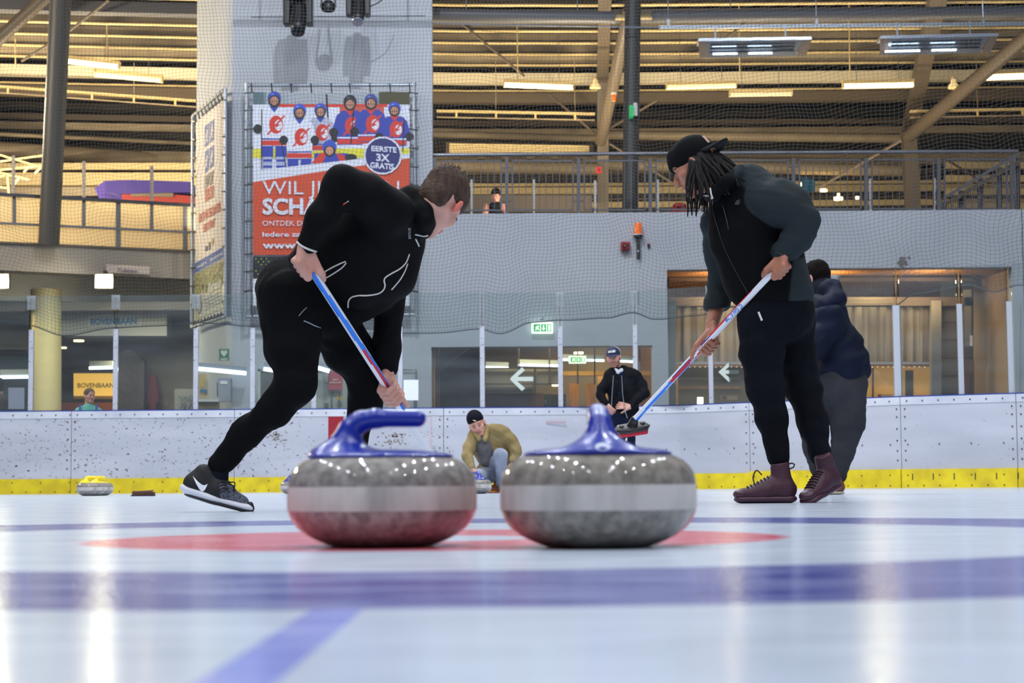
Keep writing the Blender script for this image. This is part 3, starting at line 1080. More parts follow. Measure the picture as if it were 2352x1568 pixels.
# roller housing: the bright ribbed panel
t = thing('roller_housing', 'bright ribbed cream roller housing hanging behind the railing right of the pier', 'housing', P(1190, 352, 40))
for k in range(5):
    y0 = 329 + k * 4.6
    MB().slab([P(1032, y0 + 3.9, 40), P(1353, y0 + 9.1, 40), P(1353, y0 + 5.4, 40), P(1032, y0 + 0.2, 40)], (0, 0.08, 0)).build('slat', mat('lit_cream', (236, 214, 160), 0.5) if k == 0 else bpy.data.materials['lit_cream'], t)
MB().slab([P(1024, 352, 40.1), P(1362, 358, 40.1), P(1362, 332, 40.1), P(1024, 326, 40.1)], (0, 0.1, 0)).build('back_plate', M_BROWNST, t)
for x in (1048, 1105, 1162, 1218, 1275, 1330):
    MB().slab(pxquad(x - 8, 359, x + 8, 365, 40), (0, .2, 0)).build('foot_bracket', M_BROWNST, t)
# dark cladding band and low fittings behind the railing
tag(MB().slab(pxquad(1040, 448, 1360, 486, 38), (0, .6, 0)).build('storage_bench', mat('dark_bench', (62, 54, 46), 0.7)), 'dark storage bench standing behind the gallery railing next to the seated person', 'bench')

# ================================================================ ROOF RODS (vertical) AND LUMINAIRES
vr = [(245, 3, 123, 35, 'beside the first lit luminaire'), (1187, 0, 166, 35, 'above the luminaire right of the pier'), (1697, 0, 172, 34, 'passing through the left heater lamp'), (1950, 0, 178, 34, 'between the two heater lamps'), (35, 98, 155, 36, 'at far left below the strut')]
for x, y0, y1, Y, w in vr:
    tag(MB().tube([P(x, y0 - 10, Y), P(x + (2 if x > 1000 else 1), y1, Y)], 0.012, 6).build('hanger_rod', M_CREAM), 'thin vertical hanger rod ' + w, 'rod', 'vertical hanger rods')


def luminaire(x0, y0, x1, y1, Y, h, lab, lit=True, dy=0):
    """open trough luminaire: housing, end caps and the lit tube/diffuser"""
    a = P(x0, y0, Y); b = P(x1, y1, Y)
    t = thing('strip_luminaire', lab, 'lamp', (a + b) / 2, 'strip luminaires under the gallery roof')
    hh = h / F * Y
    MB().bar(a, b, 0.16, hh * 0.55).build('housing', M_CREAM, t)
    for k in (.2, .8):
        p = a + (b - a) * k; MB().tube([p, (p.x, p.y, 9.17)], 0.006, 5).build('drop_rod', M_STEEL, t)
    c = Vector((0, -0.02, -hh * 0.55))
    MB().bar(a + c, b + c, 0.13, hh * 0.5).build('diffuser', (M_TUBE if lit == 2 else M_DIFF if lit else M_DIFF2), t)
    d = (b - a).normalized()
    for e in (a, b): MB().bar(e - d * 0.012 + c * 0.5, e + d * 0.012 + c * 0.5, 0.17, hh * 1.1).build('end_cap', M_CREAM, t)
    return t


luminaire(112, 128, 274, 146, 35, 16, 'brightest strip luminaire behind the thick round column', 2)
luminaire(217, 163, 373, 177, 36, 16, 'strip luminaire right of the thick round column, lower of the pair', 1)
luminaire(1158, 187, 1316, 193, 36, 16, 'bright strip luminaire hanging right of the pier', 2)
luminaire(1531, 194, 1690, 190, 36, 14, 'strip luminaire above the black cap', 1)
luminaire(1676, 212, 1818, 210, 37, 12, 'small strip luminaire right of and below the one above the black cap', 0)
luminaire(1936, 190, 2097, 187, 36, 16, 'bright strip luminaire left of the right-hand bell lamp', 2)
luminaire(2262, 168, 2400, 163, 36, 20, 'wide bright strip luminaire behind the right slanting strut', 2)
for x, lab in ((1367, 'small white bell lamp beside the brown strut'), (2190, 'small white bell lamp left of the right slanting strut')):
    y = 190; Y = 36
    c = P(x, y, Y)
    t = thing('bell_lamp', lab, 'lamp', c, 'bell lamps')
    mb = MB().lathe([(0.03, 0.08), (0.05, 0.06), (0.055, 0.0), (0.105, -0.06), (0.112, -0.11), (0.10, -0.11)], 16, c)
    mb.build('bell', mat('bell_white', (250, 225, 170), 0.4, emit=(255, 220, 150), estr=0.5) if x < 1400 else bpy.data.materials['bell_white'], t, smooth=True)
    MB().lathe([(0.035, 0.12), (0.04, 0.08), (0.0, 0.07)], 12, c).build('mount', M_CREAM, t, smooth=True)
# slotted rail with two heater lamps
a, b = P(1514, 63, 29.8), P(2420, 54, 29.8)
t = thing('slotted_rail', 'long pale blue slotted steel rail hanging under the roof, carrying the two heater lamps', 'rail', a)
MB().bar(a, b, 0.05, 0.055).build('channel', M_GALV, t)
mb = MB(); n = int((b - a).length / 0.06)
for i in range(n):
    c = a + (b - a) * (i / n); mb.box((c.x, c.y - 0.027, c.z - .008), (c.x + .03, c.y - 0.024, c.z + .008))
tag(mb.build('slots', M_STEEL, t), kind='stuff')
for x in (1535, 1875, 2258):
    p = P(x, 40, 29.8); MB().tube([p, (p.x, p.y, 10.2)], 0.008, 6).build('drop_rod', M_GALV, t)
    MB().box((p.x - .02, p.y - .02, p.z - .16), (p.x + .02, p.y + .02, p.z - .03)).build('clamp', M_GALV, t)
tag(MB().tube([P(985, 54, 29.9), P(1200, 58, 29.9), P(1514, 63, 29.8)], 0.011, 6).build('steel_cable', M_GALV), 'thin pale steel cable running from the pier to the slotted rail', 'cable')


def heater(x0, x1, y0, y1, lab):
    Y = 29.6
    a = P(x0, y0, Y); b = P(x1, y1, Y)
    t = thing('heater_lamp', lab, 'lamp', (a + b) / 2, 'heater lamps under the slotted rail')
    MB().bar(a, b, 0.34, 0.05).build('top_housing', M_REFL, t)
    dn = Vector((0, 0.17, -0.22))
    # tilted reflector below
    MB().slab([a + Vector((0.12, -0.15, -.03)), b + Vector((-0.15, -0.15, -.03)), b + dn + Vector((-0.22, 0, 0)), a + dn + Vector((0.2, 0, 0))][::-1], (0, 0.01, 0.02)).build('reflector', M_REFL, t)
    for k in (0.2, 0.42, 0.66):
        q = Vector((0, -0.15 + 0.3 * k, -0.03 - 0.2 * k))
        MB().tube([a + q + Vector((0.2, 0, 0)), b + q + Vector((-0.26, 0, 0))], 0.012, 8).build('heating_tube', M_BLACK, t)
    q = Vector((0, -0.01, -0.20))
    MB().tube([a + q + Vector((0.25 if x0 < 1900 else .1, 0, 0)), a + q + (b - a) * (0.35) + Vector((0, 0, 0))], 0.017, 8).build('lit_tube', M_COOLTUBE, t)
    MB().tube([a + q + (b - a) * 0.45, a + q + (b - a) * 0.66], 0.017, 8).build('lit_tube', M_COOLTUBE, t)
    for e, s in ((a, 1), (b, -1)):
        MB().slab([e + Vector((0.0, -0.16, -.02)), e + Vector((0.15 * s, -0.15, -.02)), e + dn + Vector((0.2 * s, 0, 0)), e + dn + Vector((0.05 * s, 0, 0))], (0, 0.03, 0)).build('end_plate', mat('heater_end', (150, 132, 118), 0.5) if s == 1 and x0 < 1900 else bpy.data.materials['heater_end'], t)
    for k in (0.16, 0.78):
        c = a + (b - a) * k
        MB().box((c.x - .012, c.y - .01, c.z), (c.x + .012, c.y + .01, c.z + 0.28)).build('hanger', M_GALV, t)


heater(1602, 1861, 97, 93, 'silver heater lamp with open reflector, left of the two under the slotted rail')
heater(2018, 2287, 91, 85, 'silver heater lamp with open reflector, right of the two under the slotted rail')
# ================================================================ CORRIDORS BEHIND THE OPENINGS
def px_item(name, label, cat, parts, Y=None, group=None, kind=None):
    """parts: (part name, x0, y0, x1, y1, Y, thickness, material); one part -> a single mesh"""
    if len(parts) == 1:
        pn, x0, y0, x1, y1, Yp, th, m = parts[0]
        o = pxbox(MB(), x0, y0, x1, y1, Yp, th).build(name, m)
        return tag(o, label, cat, group, kind)
    x0, y0, x1, y1, Yp = parts[0][1:6]
    t = thing(name, label, cat, P((x0 + x1) / 2, y1, Yp), group)
    if kind: t['kind'] = kind
    for pn, x0, y0, x1, y1, Yp, th, m in parts:
        pxbox(MB(), x0, y0, x1, y1, Yp, th).build(pn, m, t)
    return t


M_WOODW = mat('warm_wood', (190, 130, 48), 0.5, rgb2=(160, 104, 36), scale=3, stretch=(8, 8, 1))
M_TARP = mat('brown_tarpaulin', (66, 54, 46), 0.6, rgb2=(46, 38, 33), scale=2.2, bump=0.5, bscale=5, bdist=0.05)
M_INT = mat('corridor_wall', (96, 82, 62), 0.7, rgb2=(80, 68, 52), scale=1)
M_FRAME = mat('dark_frame', (40, 36, 32), 0.5)
M_GPANEL = mat('grey_panel', (112, 110, 104), 0.6)
M_YEL = mat('warm_yellow_wall', (196, 150, 66), 0.6)
M_BEIGE = mat('beige_wall', (150, 126, 92), 0.7)
M_BRICK = mat('dark_block', (84, 76, 62), 0.8)
M_WHITE = mat('white_paper', (226, 232, 246), 0.7)
M_SIGNW = mat('sign_white', (214, 212, 206), 0.5)
M_GREEN = mat('safety_green', (24, 120, 70), 0.5)
M_GREENL = mat('lit_green', (20, 150, 80), 0.5, emit=(16, 150, 78), estr=0.9)
M_WLIT = mat('lit_white', (240, 255, 235), 0.5, emit=(235, 255, 225), estr=1.6)
M_GPIPE = mat('window_grey', (150, 160, 158), 0.5)
M_BLUEL = mat('blue_letter', (46, 120, 176), 0.6)

for x, y, z, p, s in ((0.3, 31.0, 2.7, 70, 1.2), (1.6, 32.4, 2.7, 60, .6), (3.6, 30.2, 3.38, 60, .6), (6.0, 30.2, 3.38, 60, .6), (3.8, 32.8, 3.4, 60, 1.2), (6.5, 32.8, 3.4, 60, 1.2), (-7.6, 37, 2.9, 90, 1.0), (-6.6, 33.0, 3.28, 14, .3), (-9.2, 33.0, 3.28, 14, .3)):
    area('corridor_light', (x, y, z), s, p, (1.0, 0.78, 0.45))

for x in (3.4, 5.2, 6.8): area('beam_fill', (x, 29.5, 3.1), 0.3, 26, (1.0, 0.66, 0.34), rot=(PI / 2 + .55, 0, 0))  # unseen lights added behind the lintel to give the beam its orange glow
M_LITP = mat('interior_glow_pane', (206, 152, 66), .5, emit=(216, 156, 60), estr=.42)  # light of the room behind is put into the pane as emission
# --- middle opening
wallpart = MB().box((wx(985), 33.4, 0), (wx(1510), 33.5, 3.4)).box((wx(985) - 0.3, 29.3, 0), (wx(990) + .02, 33.5, 3.4))
wallpart.box((wx(985), 29.3, 2.75), (wx(1533), 33.5, 2.85))
struct('wall_corridor', wallpart, M_INT)
px_item('wood_jamb', 'narrow golden wooden door jamb at the left side of the middle opening', 'jamb', [('post', 992, 797, 999, 945, 29.35, .1, M_WOODW), ('post', 1007, 850, 1010, 945, 30, .1, M_WOODW), ('gap', 999, 797, 1007, 945, 29.5, .05, M_FRAME)])
mb = MB().slab([P(1010, 945, 30.2), P(1104, 945, 30.2), P(1104, 797, 30.2), P(1082, 797, 30.2), P(1010, 850, 30.2)], (0, .2, 0))
tag(mb.build('stair_tarpaulin', M_TARP), 'dark brown tarpaulin hung under the staircase in the middle opening', 'tarpaulin')
mb = MB().slab([P(1005, 852, 30.6), P(1084, 794, 30.6), P(1010, 794, 30.6)], (0, .1, 0))
tag(mb.build('stair_soffit', M_GPANEL), 'grey underside of a staircase showing as a triangle in the middle opening', 'stairs', kind='structure')
parts = []
for x in (1114, 1192, 1262, 1327, 1366): parts.append(('mullion', x - 1.5, 795, x + 1.5, 882, 31.3, .06, M_FRAME))
parts += [('transom', 1108, 844, 1290, 847, 31.3, .06, M_FRAME), ('transom', 1108, 880, 1290, 883, 31.3, .06, M_FRAME), ('panel', 1114, 847, 1226, 880, 31.4, .04, M_GPANEL), ('panel', 1232, 847, 1262, 880, 31.4, .04, M_GPANEL),
          ('panel', 1264, 847, 1286, 880, 31.4, .04, M_GPANEL), ('lower_panel', 1110, 884, 1224, 903, 31.4, .04, M_GPANEL), ('mullion', 1226, 847, 1231, 940, 31.3, .06, M_FRAME)]
px_item('window_partition', 'dark framed glazed partition behind the first white arrow', 'partition', parts, kind='structure')
px_item('wood_counter', 'golden brown wooden counter front low in the middle opening', 'counter', [('front', 1110, 903, 1246, 945, 31.6, .1, mat('brown_wood', (118, 82, 34), 0.5, rgb2=(98, 66, 26), scale=3)), ('top', 1110, 898, 1224, 903, 31.5, .2, M_WOODW)])
px_item('cupboard', 'dark grey cupboard door beside the wooden counter', 'cupboard', [('door', 1248, 905, 1300, 945, 31.7, .1, mat('dark_grey_door', (58, 60, 56), 0.5)), ('handle', 1252, 918, 1254, 926, 31.65, .03, M_GALV)])
for x0, x1, lab in ((1308, 1330, 'gold lit wooden post left of the standing man, first'), (1346, 1366, 'gold lit wooden post close to the sleeve of the standing man'), (1470, 1492, 'gold lit wooden post right of the standing man')):
    px_item('gold_post', lab, 'post', [('post', x0, 880, x1, 945, 31.6, .15, M_WOODW)])
px_item('gold_beam', 'gold lit beam above the posts in the middle opening', 'beam', [('beam', 1228, 852, 1494, 862, 32.2, .2, M_YEL)], kind='structure')
px_item('gold_board', 'wide warm yellow board behind the standing man', 'board', [('board', 1372, 862, 1470, 945, 32.6, .1, mat('warm_board', (150, 112, 52), 0.6))])
for x, y, w, lab in ((1338, 794.5, 13, 'small round ceiling light in the middle opening, nearer one'), (1329, 811, 11, 'small round ceiling light in the middle opening, farther one'), (1275, 885, 7, 'small lit ceiling light low beside the glass post')):
    c = P(x, y, 31.0 + (x < 1330) * 1.0); r = w / F * c.y
    mb = MB()
    mb.lathe([(r, 0.02), (r, -0.01), (0, -0.014)], 16, c)
    tag(mb.build('ceiling_light', M_TUBE), lab, 'lamp')
for (x0, x1, y, lab) in ((1108, 1168, 843, 'glowing strip imitating a cool glass reflection by the partition behind the arrow'), (1190, 1286, 838, 'glowing strip imitating a cool glass reflection left of the glass post'), (1293, 1388, 826, 'long glowing strip imitating a cool glass reflection level with the lower exit sign'),
                         (1424, 1458, 829, 'short glowing strip imitating a cool glass reflection right of the cap')):
    a, b = P(x0, y, 31.9), P(x1, y + 2, 31.9)  # glowing bars added to stand in for reflections in the glass
    t = thing('reflection_strip', lab, 'lamp', (a + b) / 2, 'glowing strips imitating glass reflections, corridor')
    MB().tube([a, b], 0.018, 8).build('tube', M_COOLTUBE, t)
    MB().bar(a + Vector((0, 0.05, 0.06)), b + Vector((0, 0.05, 0.06)), .08, .08).build('housing', M_GPIPE, t)


def exit_sign(x0, y0, x1, y1, Y, lab):
    t = thing('exit_sign', lab, 'sign', P((x0 + x1) / 2, y1, Y), 'green exit signs')
    pxbox(MB(), x0, y0, x1, y1, Y, .08).build('housing', M_WLIT, t)
    w = x1 - x0; h = y1 - y0
    X = lambda u: x0 + w * u; Z = lambda v: y0 + h * v
    for u0, u1 in ((.09, .40), (.44, .68), (.72, .92)):
        pxbox(MB(), X(u0), Z(.16), X(u1), Z(.84), Y - .01, .008).build('green_field', M_GREENL, t)
    s = MB()
    Q = lambda pts: s.slab([P(X(u), Z(v), Y - .018) for u, v in pts], (0, .004, 0))
    Q([(.16, .72), (.22, .72), (.34, .30), (.28, .30)]); Q([(.18, .40), (.34, .36), (.34, .46), (.20, .50)]); Q([(.26, .56), (.32, .52), (.37, .70), (.32, .72)])
    Q([(.53, .26), (.59, .26), (.59, .60), (.53, .60)]); Q([(.48, .54), (.64, .54), (.56, .76)])
    Q([(.78, .24), (.88, .24), (.88, .78), (.78, .78)])
    s.build('pictogram', M_WLIT, t)
    return t


exit_sign(1221, 740, 1270, 765, 28.9, 'lit green exit sign on the grey wall above the first white arrow')
MB_ = MB().lathe([(0.03, 0), (0.03, 0.04), (0.02, 0.06), (0, 0.06)], 10, P(1244, 735, 28.9))
tag(MB_.build('sensor', M_GALV, smooth=True), 'small round sensor sitting on the wall above the lit exit sign', 'sensor')
exit_sign(1307, 817, 1346, 834, 31.0, 'lit green exit sign inside the middle opening beside the standing man')

# --- wide opening on the right
mb = MB().box((wx(1520), 34.0, 0), (wx(2345), 34.1, 4.1))
mb.box((wx(1533), 29.3, zt2 + .02), (wx(2350), 34, zt2 + .12))
struct('wall_corridor_right', mb, mat('orange_brown_wall', (128, 92, 52), 0.7))
px_item('beam_lit', 'orange lit ceiling beam across the top of the wide opening', 'beam', [('beam', 1536, 625, 2180, 634, 30.4, .2, mat('orange_beam', (205, 140, 70), 0.5))], kind='structure')
px_item('beam_dark', 'dark beam under the orange lit beam in the wide opening', 'beam', [('beam', 1536, 637, 2235, 645, 30.2, .2, mat('brown_black', (62, 46, 34), 0.6))], kind='structure')
px_item('beam_low', 'dark lintel above the grey curtains in the wide opening', 'beam', [('beam', 1536, 682, 2235, 702, 30.3, .2, mat('brown_black2', (74, 62, 48), 0.6))], kind='structure')
M_CURT = mat('grey_curtain', (138, 134, 128), 0.7, rgb2=(112, 106, 98), scale=1.3, stretch=(4, 4, 0.2))
for x0, x1, lab in ((1556, 1632, 'grey curtain panel left of the man in the black cap'), (1640, 1800, 'grey curtain panel behind the hips of the man in the cap'), (1806, 2050, 'grey curtain panel right of the man in the navy jacket'),
                    (2053, 2140, 'grey curtain panel right of the broad bright post')):
    mb = MB(); n = max(6, int((x1 - x0) / 7)); Y = 30.6
    for i in range(n):
        xa = x0 + (x1 - x0) * i / n; xb = x0 + (x1 - x0) * (i + 1) / n
        d0 = 0.035 * math.sin(i * 1.9); d1 = 0.035 * math.sin((i + 1) * 1.9)
        mb.slab([P(xa, 830, Y + d0), P(xb, 830, Y + d1), P(xb, 700, Y + d1), P(xa, 700, Y + d0)], (0, .02, 0))
    tag(mb.build('curtain', M_CURT, smooth=True), lab, 'curtain', 'grey curtains in the wide opening')
px_item('window_rail', 'pale horizontal rail below the grey curtains in the wide opening', 'rail', [('rail', 1556, 831, 2142, 836, 30.4, .06, M_GALV)])
mb = MB()
t = thing('light_string', 'row of tiny white lights hanging under the pale rail', 'lights', P(1850, 842, 30.4))
for x in range(1560, 2140, 12):
    c = P(x, 842 + (x % 5) * .3, 30.35)
    mb.lathe([(0, 0.010), (0.009, 0), (0, -0.010)], 6, c)
tag(mb.build('bulbs', mat('tiny_bulb', (255, 250, 230), emit=(255, 246, 220), estr=.9), t), kind='stuff')
MB().bar(P(1556, 839, 30.36), P(2140, 839, 30.36), .01, .01).build('wire', M_FRAME, t)
px_item('window_lit', 'warm yellow lit window band behind the sweeper, with dark upright divisions', 'window',
        [('pane', 1884, 842, 2066, 945, 31.0, .05, M_LITP), ('pane', 2068, 842, 2136, 945, 31.0, .05, M_LITP), ('dim_pane', 1558, 842, 1880, 945, 31.0, .05, mat('dim_olive', (122, 106, 58), 0.6)), ('mullion', 2004, 842, 2007, 945, 30.9, .05, M_FRAME),
         ('mullion', 2066, 840, 2069, 945, 30.9, .05, M_FRAME), ('dark_pane', 2080, 850, 2098, 945, 30.93, .03, mat('olive_dark', (72, 66, 34), 0.5)), ('transom', 1558, 868, 1700, 870, 30.9, .05, M_GPANEL), ('transom', 1558, 888, 1700, 891, 30.9, .05, M_WOODW)], kind='structure')
px_item('door_frame', 'pale blue grey steel door frame at the left side of the wide opening', 'frame', [('upright', 1535, 690, 1553, 945, 29.6, .1, M_GPIPE), ('upright', 1531, 640, 1535, 945, 29.32, .06, M_SEAM), ('lower_panel', 1537, 880, 1552, 945, 29.55, .04, M_GPANEL)], kind='structure')
px_item('lit_lantern', 'small very bright white lantern low in the wide opening beside the glass post', 'lamp', [('shade', 1603, 912, 1615, 931, 30.3, .1, mat('lantern', (255, 255, 240), emit=(255, 250, 225), estr=6)), ('base', 1602, 931, 1616, 936, 30.3, .1, M_FRAME)])
px_item('small_notice', 'small beige notice with a round mark right of the second white arrow', 'notice', [('plate', 1656, 908, 1694, 918, 30.2, .02, M_BEIGE), ('mark', 1659, 909, 1669, 917, 30.18, .01, mat('brown_mark', (110, 50, 30), .6))])
px_item('small_notice', 'small notice with a red round mark below the yellow lit window', 'notice', [('plate', 2015, 905, 2050, 914, 30.2, .02, mat('ochre', (190, 150, 90), .6)), ('mark', 2017, 905, 2024, 913, 30.18, .01, mat('red_mark', (150, 40, 30), .6))])
px_item('grey_column', 'grey steel column behind the broad bright post in the wide opening', 'column', [('column', 2140, 690, 2162, 945, 30.2, .15, M_GPANEL)], kind='structure')
# block wall pieces
t = thing('wall_block', None, None, P(2198, 945, 30.5)); t['kind'] = 'structure'
for j in range(6):
    pxbox(MB(), 2163, 700 + j * 41, 2236, 739.5 + j * 41, 30.6, .1).build('block_course', M_BRICK, t)
pxbox(MB(), 2163, 640, 2236, 945, 30.7, .1).build('joint_backing', M_SEAM, t)
px_item('electric_box', 'grey electric box high on the dark block wall in the wide opening', 'box', [('box', 2216, 665, 2231, 795, 30.3, .12, M_GPANEL), ('cover', 2228, 770, 2234, 794, 30.28, .1, M_SIGNW), ('conduit', 2231, 640, 2235, 785, 30.3, .05, M_FRAME)])
px_item('red_door', 'dark red brown door at the right end of the wide opening', 'door', [('leaf', 2217, 828, 2238, 945, 30.45, .06, mat('red_brown', (92, 46, 24), .5)), ('window', 2228, 860, 2234, 945, 30.42, .03, mat('red_dark', (60, 28, 20), .4))])
# beige return wall, running from the front edge to deeper inside
ypa, ypb = 29.3, 31.4
mb = MB().slab([P(2327, 950, ypa), P(2327, 600, ypa), P(2235, 600, ypb), P(2235, 950, ypb)], (0.15, 0.02, 0))
struct('wall_return', mb, M_BEIGE)
t = thing('wall_sign', 'slanting white paper sign with blue lettering and arrow on the beige wall', 'sign', P(2284, 860, 30.2))


def rt(u, v, d=0.0):
    """point on the beige return wall: u 0..1 across the sign, v 0..1 down it"""
    def at(px, py):
        # intersect view ray with the plane of the return wall
        a = P(2327, 700, ypa); b = P(2235, 700, ypb)
        dd = ray(px, py); n = (b - a).cross(Vector((0, 0, 1))).normalized()
        o = Vector((0, 0, CAMZ)); s = (a - o).dot(n) / dd.dot(n)
        nn = n if n.dot(dd) < 0 else -n
        return o + dd * s + nn * d
    x = 2262 + 43 * u
    y = (782 - 14 * u) + (81 + 3 * u) * v
    return at(x, y)


MB().slab([rt(0, 1, .01), rt(1, 1, .01), rt(1, 0, .01), rt(0, 0, .01)], (0, .008, 0)).build('sheet', mat('sign_cream', (206, 188, 168), .6), t)
s = MB(); e = rt(0.07, .42, .016)
put_text(s, 'KLEEDKAMERS 1-9', e, (rt(.9, .42, .016) - e).normalized(), (0, 0, 1), 0.075, (rt(.92, .42, .016) - e).length, bold=0.01)
s.build('lettering', M_BLUEL, t)
s = MB().slab([rt(u, v, .014) for u, v in ((.40, .64), (.40, .60), (.48, .52), (.60, .60), (.60, .72), (.48, .84), (.38, .74))], (0, .002, 0)).build('arrow', M_BLUEL, t)
px_item('glass_edge', 'bright upright glass edge strip right of the wide opening', 'strip', [('strip', 2343, 700, 2346, 900, 24.5, .02, M_GALV)])

# --- left corridor under the left gallery
mb = MB().slab([P(-400, 950, 36), P(470, 950, 36), P(470, 690, 36), P(-400, 690, 36)], (0, .2, 0))
lw = MB().box((XL - 6.5, 41, 0), (XL + .3, 41.2, 3.3)).box((P(265, 800, 35.2).x, 35.2, 0), (XL + 0.4, 35.4, 3.35)).box((P(-400, 800, 35).x, 35, 2.45), (P(75, 800, 35).x, 35.2, 3.4))
struct('wall_corridor_left', lw, mat('taupe_wall', (124, 112, 92), .7, rgb2=(106, 96, 80), scale=1))
o = col_thing('yellow_column', 'thick round pale yellow column behind the glass at left', P(106, 960, 33.2), P(106, 684, 33.2) + Vector((0, 0, .15)), 0.27, mat('pale_yellow_column', (176, 164, 120), .6), n=28)
t = thing('hanging_sign', 'long grey white fascia box with blue BOVENBAAN lettering above the corridor', 'sign', P(262, 770, 34))
pxbox(MB(), 141, 706, 383, 771, 34, .5).build('box', mat('sign_grey', (186, 188, 186), .6), t)
pxbox(MB(), 200, 708, 325, 750, 33.98, .02).build('plate', mat('sign_grey2', (200, 202, 202), .5), t)
s = MB(); put_text(s, 'BOVENBAAN', P(208, 745, 33.95), (1, 0, 0), (0, 0, 1), 0.115, 0.86, bold=0.02); s.build('lettering', M_BLUEL, t)
t = thing('lit_sign', 'glowing yellow BOVENBAAN board behind the man in teal', 'sign', P(215, 910, 39))
pxbox(MB(), 169, 857, 262, 909, 39, .1).build('panel', mat('lit_yellow', (250, 200, 96), .5, emit=(244, 190, 84), estr=0.8), t)
pxbox(MB(), 169, 909, 262, 918, 38.95, .15).build('lower_edge', mat('gold_edge', (170, 130, 40), .5), t)
s = MB(); put_text(s, 'BOVENBAAN', P(178, 890, 38.96), (1, 0, 0), (0, 0, 1), 0.10, 0.77, bold=0.015); s.build('lettering', mat('olive_letter', (110, 112, 74), .6), t)
px_item('dark_beam_sign', 'dark brown wall band above the glowing yellow board', 'beam', [('band', 141, 845, 262, 859, 39.2, .1, M_FRAME)], kind='structure')
px_item('orange_bench', 'orange brown bench back behind the man in teal', 'bench', [('back', 141, 924, 262, 945, 38.5, .1, mat('orange_brown', (130, 70, 30), .6)), ('rail', 141, 916, 262, 924, 38.6, .1, M_FRAME)])
for x, y, Y, w, lab in ((181, 783, 35.5, 12, 'oval ceiling light under the BOVENBAAN fascia box, nearest'), (146, 799, 37.2, 7, 'oval ceiling light beside the round yellow column'), (250, 833, 39.8, 8, 'oval ceiling light next to the glass post, lowest')):
    c = P(x, y, Y); r = w / F * Y
    tag(MB().lathe([(r, 0.02), (r, -0.01), (0, -0.012)], 16, c).build('ceiling_light', mat('warm_ceiling_light', (255, 235, 180), emit=(255, 228, 160), estr=4) if x == 181 else bpy.data.materials['warm_ceiling_light']), lab, 'lamp')
for x0, x1, y, Y, lab in ((0, 64, 866, 33.8, 'bright strip imitating a cool glass reflection in the window at far left'), (205, 258, 845, 37, 'strip imitating a cool glass reflection above the glowing yellow board')):
    a, b = P(x0, y, Y), P(x1, y - 1, Y)  # bright bars in place of reflections on the left-hand glass
    t = thing('reflection_strip', lab, 'lamp', (a + b) / 2, 'glowing strips imitating glass reflections, left')
    MB().tube([a, b], 0.03, 8).build('tube', M_COOLTUBE, t)
    MB().bar(a + Vector((0, .05, .09)), b + Vector((0, .05, .09)), .1, .1).build('housing', M_GPIPE, t)
px_item('window_left', 'window with pale glowing reflections left of the round yellow column', 'window', [('pane', -40, 812, 66, 945, 34.9, .04, mat('teal_pane', (60, 74, 76), .15)), ('frame', -40, 806, 66, 812, 34.8, .06, M_FRAME), ('sill', -40, 797, 66, 803, 34.8, .08, M_GPANEL)], kind='structure')
px_item('paper_sheet', 'white paper sheet taped to the glass at far left', 'paper', [('sheet', 19, 890, 56, 939, 25.63, .003, M_WHITE)])
px_item('paper_sheet', 'white paper sheet taped to the glass right of the arm of the crouching sweeper', 'paper', [('sheet', 927, 872, 961, 919, 25.63, .003, M_WHITE)])
s = MB().slab([P(x, y, 34.6) for x, y in ((268, 945), (330, 945), (332, 830), (300, 800), (272, 812))], (0, .2, 0))
tag(s.build('tarpaulin', M_TARP), 'dark brown draped tarpaulin behind the glass right of the man in teal', 'tarpaulin')
M_COAT = mat('dark_red_coat', (96, 20, 26), .8, bump=.4, bscale=6, bdist=.05)
for i, (x0, y0, x1, y1, lab) in enumerate(((313, 862, 330, 945, 'dark red coat hanging nearest the brown tarpaulin'), (341, 858, 362, 945, 'larger dark red coat hanging on the dark wall'))):
    w = x1 - x0
    pr = [cone(P(x0 + w * .5, y0 + 8, 34.9), P(x0 + w * .5, y1, 34.9), w * .33 / F * 35, w * .5 / F * 35, .03), cone(P(x0 + w * .3, y0 + 12, 34.9), P(x0 + w * .1, y1 - 25, 34.9), .06, .07, .03), cone(P(x0 + w * .7, y0 + 12, 34.9), P(x0 + w * .95, y1 - 25, 34.9), .06, .07, .03)]
    V, Q = sdf(pr, .025); tag(np_mesh('hanging_coat', [(V, Q, 0)], M_COAT), lab, 'coat')
t = thing('toilet_sign', 'grey sign reading TOILETTEN with two figures in diamonds', 'sign', P(425, 940, 33))
pxbox(MB(), 401, 893, 470, 945, 33, .03).build('plate', mat('sign_taupe', (128, 126, 118), .6), t)
s = MB(); put_text(s, 'TOILETTEN', P(408, 917, 32.96), (1, 0, 0), (0, 0, 1), 0.062, 0.46, bold=0.02)
for cx in (419, 438):
    for k in range(4):
        a0 = PI / 2 * k; c = P(cx, 930, 32.96); r = .085
        s.bar(c + Vector((r * math.cos(a0), 0, r * math.sin(a0))), c + Vector((r * math.cos(a0 + PI / 2), 0, r * math.sin(a0 + PI / 2))), .006, .008, (0, 1, 0))
    c = P(cx, 930, 32.96); s.slab([c + Vector((u, 0, v)) for u, v in ((-.018, -.045), (.018, -.045), (.026, .02), (0, .05), (-.026, .02))], (0, .003, 0))
s.build('lettering', mat('blue_grey_letter', (70, 84, 104), .6), t)
t = thing('name_sign', 'pale strip sign reading Toiletten on the left gallery beam', 'sign', P(293, 620, 32.7))
lquad(MB(), 243, 606, 626, 344, 611, 630, 0.12, .02).build('plate', mat('strip_white', (190, 176, 166), .5), t)
s = MB(); a = P(270, 624, YL(270) - .16); b = P(316, 626.5, YL(316) - .16)
